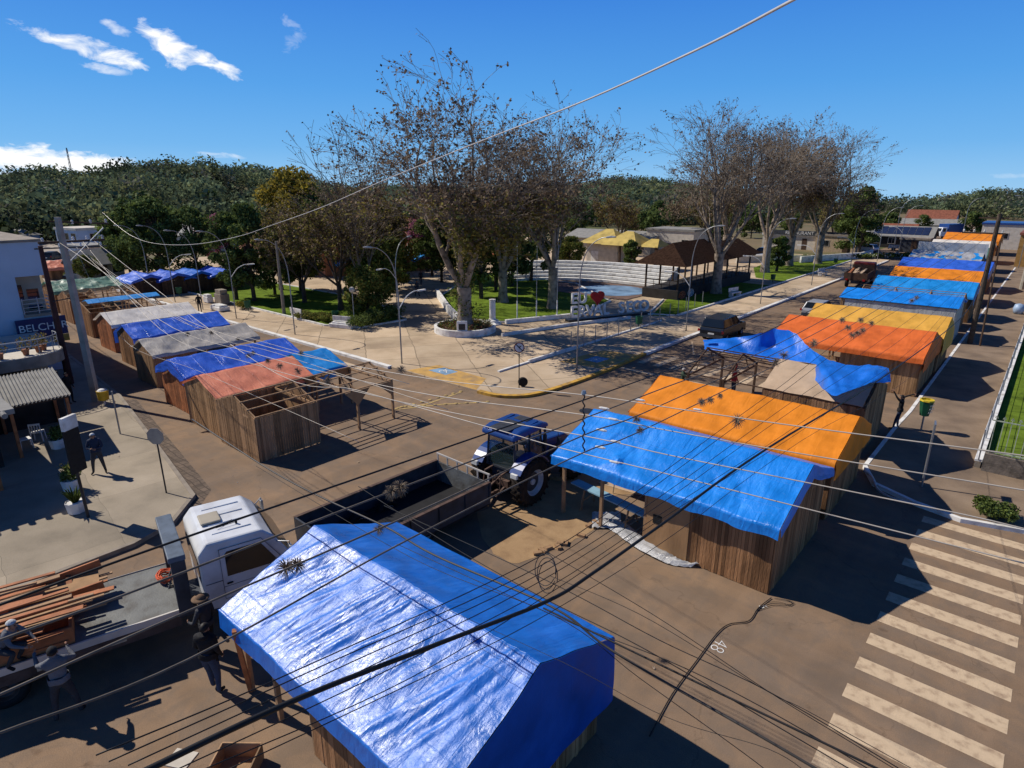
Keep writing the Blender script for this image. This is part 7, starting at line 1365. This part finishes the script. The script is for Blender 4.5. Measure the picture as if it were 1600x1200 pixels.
# ------------------------------------------------------------------ wires: each hangs between real poles
def wire(name, label, pts, r, m, group=None, n=7, cat='wire'): mb = MB(); mb.tube(spl([tuple(p) for p in pts], n), r, 6); return add(name, mb, m, label, cat, group, smooth=True, fix=False)
M_cablew2 = mat('dull_wire', (.42, .38, .33), .5, .1, 3, metal=.2)
W1, W2, W3, W4 = 'power lines over the right street row', 'low voltage wires crossing to the left street', 'thin black telephone wires', 'plants growing on the wires'
PL = [[(-60, 968), (0, 945), (240, 857), (640, 719), (1040, 580), (1190, 522)], [(-60, 1024), (0, 1000), (240, 912), (640, 757), (1040, 605), (1230, 530)], [(-60, 1108), (0, 1085), (240, 978), (640, 805), (912, 680), (1040, 630), (1300, 507)], [(-60, 1172), (0, 1145), (295, 1030), (640, 842), (912, 707), (1040, 655), (1330, 508)]]
Q = []
for i, pl in enumerate(PL):
    pts = [GX(x, y, -5.1+.1*i) for x, y in pl]; end = Vector((-5.35+.6*i, 56, 8.2)); last = pts[-1]; mid = last.lerp(end, .5)+Vector((0, 0, -.12)); pts += [mid, end]; Q.append(pts); wire('power_line', ['thick pale cable over the truck, highest of the four', 'thick pale cable, second of the four over the truck', 'thick pale cable, third of the four over the truck', 'thick pale cable crossing the nearest tarp corner, lowest of the four'][i], pts, .0105, M_cable if i < 1 else mat('weathered_cable', (.13, .11, .09), .6, .3, 6))
CL_ = [[(640, 587), (912, 617), (1040, 636), (1240, 665), (1600, 712), (1750, 736)], [(640, 611), (912, 648), (1040, 672), (1240, 707), (1600, 766), (1750, 794)], [(640, 631), (912, 681), (1040, 710), (1240, 750), (1487, 800), (1600, 826), (1750, 862)], [(772, 670), (872, 699), (1040, 740), (1240, 790), (1480, 850)]]
LF = [[(400, 537), (250, 480)], [(400, 553), (250, 500)], [(400, 570), (250, 514)], [(560, 610), (400, 565)]]
for i, cl in enumerate(CL_):
    left = [Vector((-37.5, 9.0+.5*i, 8.5)), ]; mid = [GY(x, y, 9.2) for x, y in LF[i]][::-1]; pts = left+mid+[GY(x, y, 9.2) for x, y in cl]
    if i == 3: pts[-1] = GY(1600, 880, 9.2)
    wire('street_wire', ['pale wire crossing above the orange stall, topmost of four', 'pale wire crossing the orange tarp edge, second of four', 'pale wire crossing the sky blue tarp, third of four', 'pale wire crossing the boarded wall, lowest of four'][i], pts, .010, M_cablew2)
# insulator chain joining the lines
t = thing('insulator_chain', 'vertical twisted wire chain joining the crossing lines above the tractor', 'wire chain', tuple(GX(912, 705, -5)))
o0 = Vector(t.location); top_ = GX(912, 617, -5)-o0; mb = MB(); mb.tube([top_*f_+Vector((.016*math.sin(f_*40), .016*math.cos(f_*40), 0)) for f_ in [i/40 for i in range(41)]], .012, 5); mb.build('twisted_wire', M_dmetal, t, smooth=True)
mb = MB(); mb.lathe([(.02, 0), (.045, .02), (.03, .07)], tuple(top_), 8); mb.build('cap', M_metal, t)
i = 0
for px, py in ((958, 655), (962, 690), (960, 722), (940, 672), (938, 699), (944, 638), (1000, 625), (1090, 640)):
    p = GX(px, py, -5.05); mb = MB(); mb.lathe([(.01, -.09), (.022, -.05), (.022, .05), (.01, .09)], n=8, ax='x'); o = add('wire_clamp', mb, M_white, 'white clamp on the crossing lines above the tractor', 'clamp', 'white clamps on the crossing lines', loc=tuple(p), rz=.2); i += 1
# bundles running along the right street
mb = None
TH = [(150, 1245), (230, 1200), (550, 1085), (860, 935), (930, 892), (1040, 815), (1200, 700), (1400, 575), (1510, 485)]
BA = [('thick_cable_bundle', [(200, 1220), (230, 1203), (470, 1090), (700, 1000), (858, 938), (930, 893), (1040, 815), (1200, 700), (1400, 575), (1510, 487)], .035)]
pts = [GX(x, y, -3.5) for x, y in BA[0][1]]+[Vector((-3.6, 56, 5.6))]; wire('cable_bundle', 'thickest black cable bundle running over the nearest stall and up the right street', pts, .021, M_cable)
TH2 = [((150, 1180), (480, 1040), (850, 866), (1010, 757), (1200, 618), (1400, 478)), ((170, 1190), (500, 1042), (852, 880), (1020, 762), (1210, 622), (1410, 480)), ((200, 1196), (520, 1048), (850, 893), (1040, 770), (1220, 640), (1420, 500)), ((230, 1205), (560, 1050), (850, 905), (1040, 782), (1240, 640), (1440, 505)), ((260, 1210), (600, 1050), (862, 915), (1045, 795), (1260, 655), (1440, 530)), ((300, 1210), (640, 1060), (862, 925), (1050, 800), (1300, 640), (1460, 520)), ((340, 1210), (700, 1040), (880, 945), (1060, 830), (1250, 690), (1450, 560))]
for k, tp in enumerate(TH2): wire('telephone_wire', 'thin black wire running beside the thick cable bundle', [GX(x, y, -3.5-.04*k) for x, y in tp]+[Vector((-3.6, 56, 5.9+.15*k))], .0052, M_cable, 'thin wires beside the thick bundle')
# wires running down to the lower right
DD = [([(300, 655), (415, 730), (496, 774), (600, 822), (680, 868), (862, 948), (960, 1019), (1200, 1157), (1310, 1222)], .026, 'black double cable running from the left street to the lower right corner'), ([(849, 950), (964, 1006), (1080, 1062), (1200, 1119), (1400, 1215)], .020, 'grey bundle of wires running to the lower right'),
      ([(600, 790), (852, 906), (1030, 1000), (1200, 1080), (1420, 1210)], .009, None), ([(620, 850), (866, 962), (1050, 1035), (1200, 1110), (1380, 1215)], .009, None), ([(850, 860), (1020, 960), (1200, 1080), (1330, 1160), (1420, 1215)], .007, None), ([(660, 935), (880, 1035), (1040, 1120), (1200, 1170), (1270, 1215)], .006, None), ([(860, 900), (1000, 960), (1190, 1075), (1260, 1110), (1450, 1215)], .006, None), ([(400, 728), (640, 870), (862, 960), (1000, 1060), (1180, 1190), (1210, 1220)], .008, None), ([(560, 760), (700, 850), (850, 935), (1000, 1010), (1240, 1150), (1350, 1215)], .010, None)]
for pl, r, lab in DD: wire('telephone_wire', lab or 'thin black wire running over the nearest tarp to the lower right', [GY(x, y, 6.0 if r != .02 else 5.9) for x, y in pl], r*.62, M_cable if r != .026 else mat('double_cable', (.05, .045, .04), .5), None if lab else 'thin wires running to the lower right')
mb = MB(); c0 = GX(852, 890, -3.6)
for k in range(3): mb.tube(spl([tuple(c0+Vector((.02*k+.14*math.cos(a)*(.9 if k else 1), .05*math.sin(a), .17*math.sin(a)-.04*k))) for a in [i*.55 for i in range(12)]], 3), .005, 5)
add('wire_coil', mb, M_dmetal, 'loose coil of spare wire hanging where the bundles cross', 'wire coil', smooth=True)
# wires of the left street
LW = [[(90, 350), (150, 385), (250, 470), (420, 610), (520, 700), (690, 850), (830, 960)], [(92, 372), (200, 480), (350, 610), (480, 735), (640, 880)]]
for k, (a, b) in enumerate([((205, 475), (640, 600)), ((230, 485), (700, 640)), ((130, 500), (560, 690))]):
    p, q_ = GY(*a, 10.3), GY(*b, 9.4); wire('street_wire', 'pale thin wire hanging over the left row of stalls', [Vector((-37.5, 9.6, 8.3)), p.lerp(q_, .25)+Vector((0, 0, -.05)), p.lerp(q_, .6), q_], .007, M_cablew2, 'pale thin wires over the left row')
wire('street_wire', 'dark wire from the brown leaning pole towards the left edge', [Vector((-42.2, 9.6, 7.9)), Vector((-60, 11, 7.2)), Vector((-90, 14, 8))], .02, M_cable)
# big pale stay cable overhead
def D(px, py, d): return CAM+ray(px, py).normalized()*d
wire('stay_cable', 'thick pale stranded cable sweeping across the sky to the left pole', [D(1330, -50, 3.2), D(1235, 2, 4), D(1080, 82, 5.4), D(900, 163, 7.5), D(740, 225, 10.5), D(590, 286, 15), D(500, 325, 19), D(430, 350, 23), D(370, 370, 27), D(300, 382, 31), D(240, 380, 34.5), D(200, 365, 37), D(160, 332, 39.5)], .0085, M_cablew)
# tufts of air plants on the wires
def tuft(px, py, s, x=-5.0, y=None):
    p = GX(px, py, x) if y is None else GY(px, py, y); q = random.Random(px); mb = MB()
    s *= .72
    for k in range(110): d = Vector((q.gauss(0, 1), q.gauss(0, 1), q.gauss(0, 1))).normalized(); mb.tube([(0, 0, 0), d*s*.6+Vector((0, 0, .01)), d*s+Vector((0, 0, -.01))], [.004, .003, .001], 3, cap=False)
    add('air_plant', mb, M_twig, 'spiky grey brown air plant tuft clinging to a wire', 'air plant', W4, loc=tuple(p), fix=False)
for px, py, s, x, y in [(447, 888, .16, -5, None), (464, 883, .13, -5, None), (592, 828, .17, -4, 6.0), (625, 762, .15, -5, None), (612, 768, .14, -5, None), (1097, 628, .16, -5, None), (1110, 625, .14, -5, None), (1125, 619, .11, -5, None), (1152, 657, .2, -3.6, None), (995, 655, .12, -5, None), (1000, 672, .12, -5, None), (1340, 520, .2, -4.2, None), (1348, 516, .2, -4.2, None), (1332, 524, .18, -4.2, None), (1316, 500, .15, -4.2, None), (1345, 500, .16, -4.2, None), (1362, 505, .15, -4.2, None), (1325, 512, .15, -4.2, None), (1271, 536, .2, -4.4, None), (1225, 555, .2, -4.4, None), (1212, 565, .18, -4.4, None), (1425, 470, .18, -4, None), (1432, 465, .16, -4, None)]: tuft(px, py, s, x, y)
for px, py, s in [(388, 556, .16), (395, 552, .16), (418, 564, .18), (437, 572, .18), (465, 580, .2), (513, 594, .2), (512, 598, .22), (470, 552, .15), (330, 520, .15), (293, 522, .15), (372, 530, .13), (540, 605, .15), (627, 578, .2)]: tuft(px, py, s, -5, 9.6)
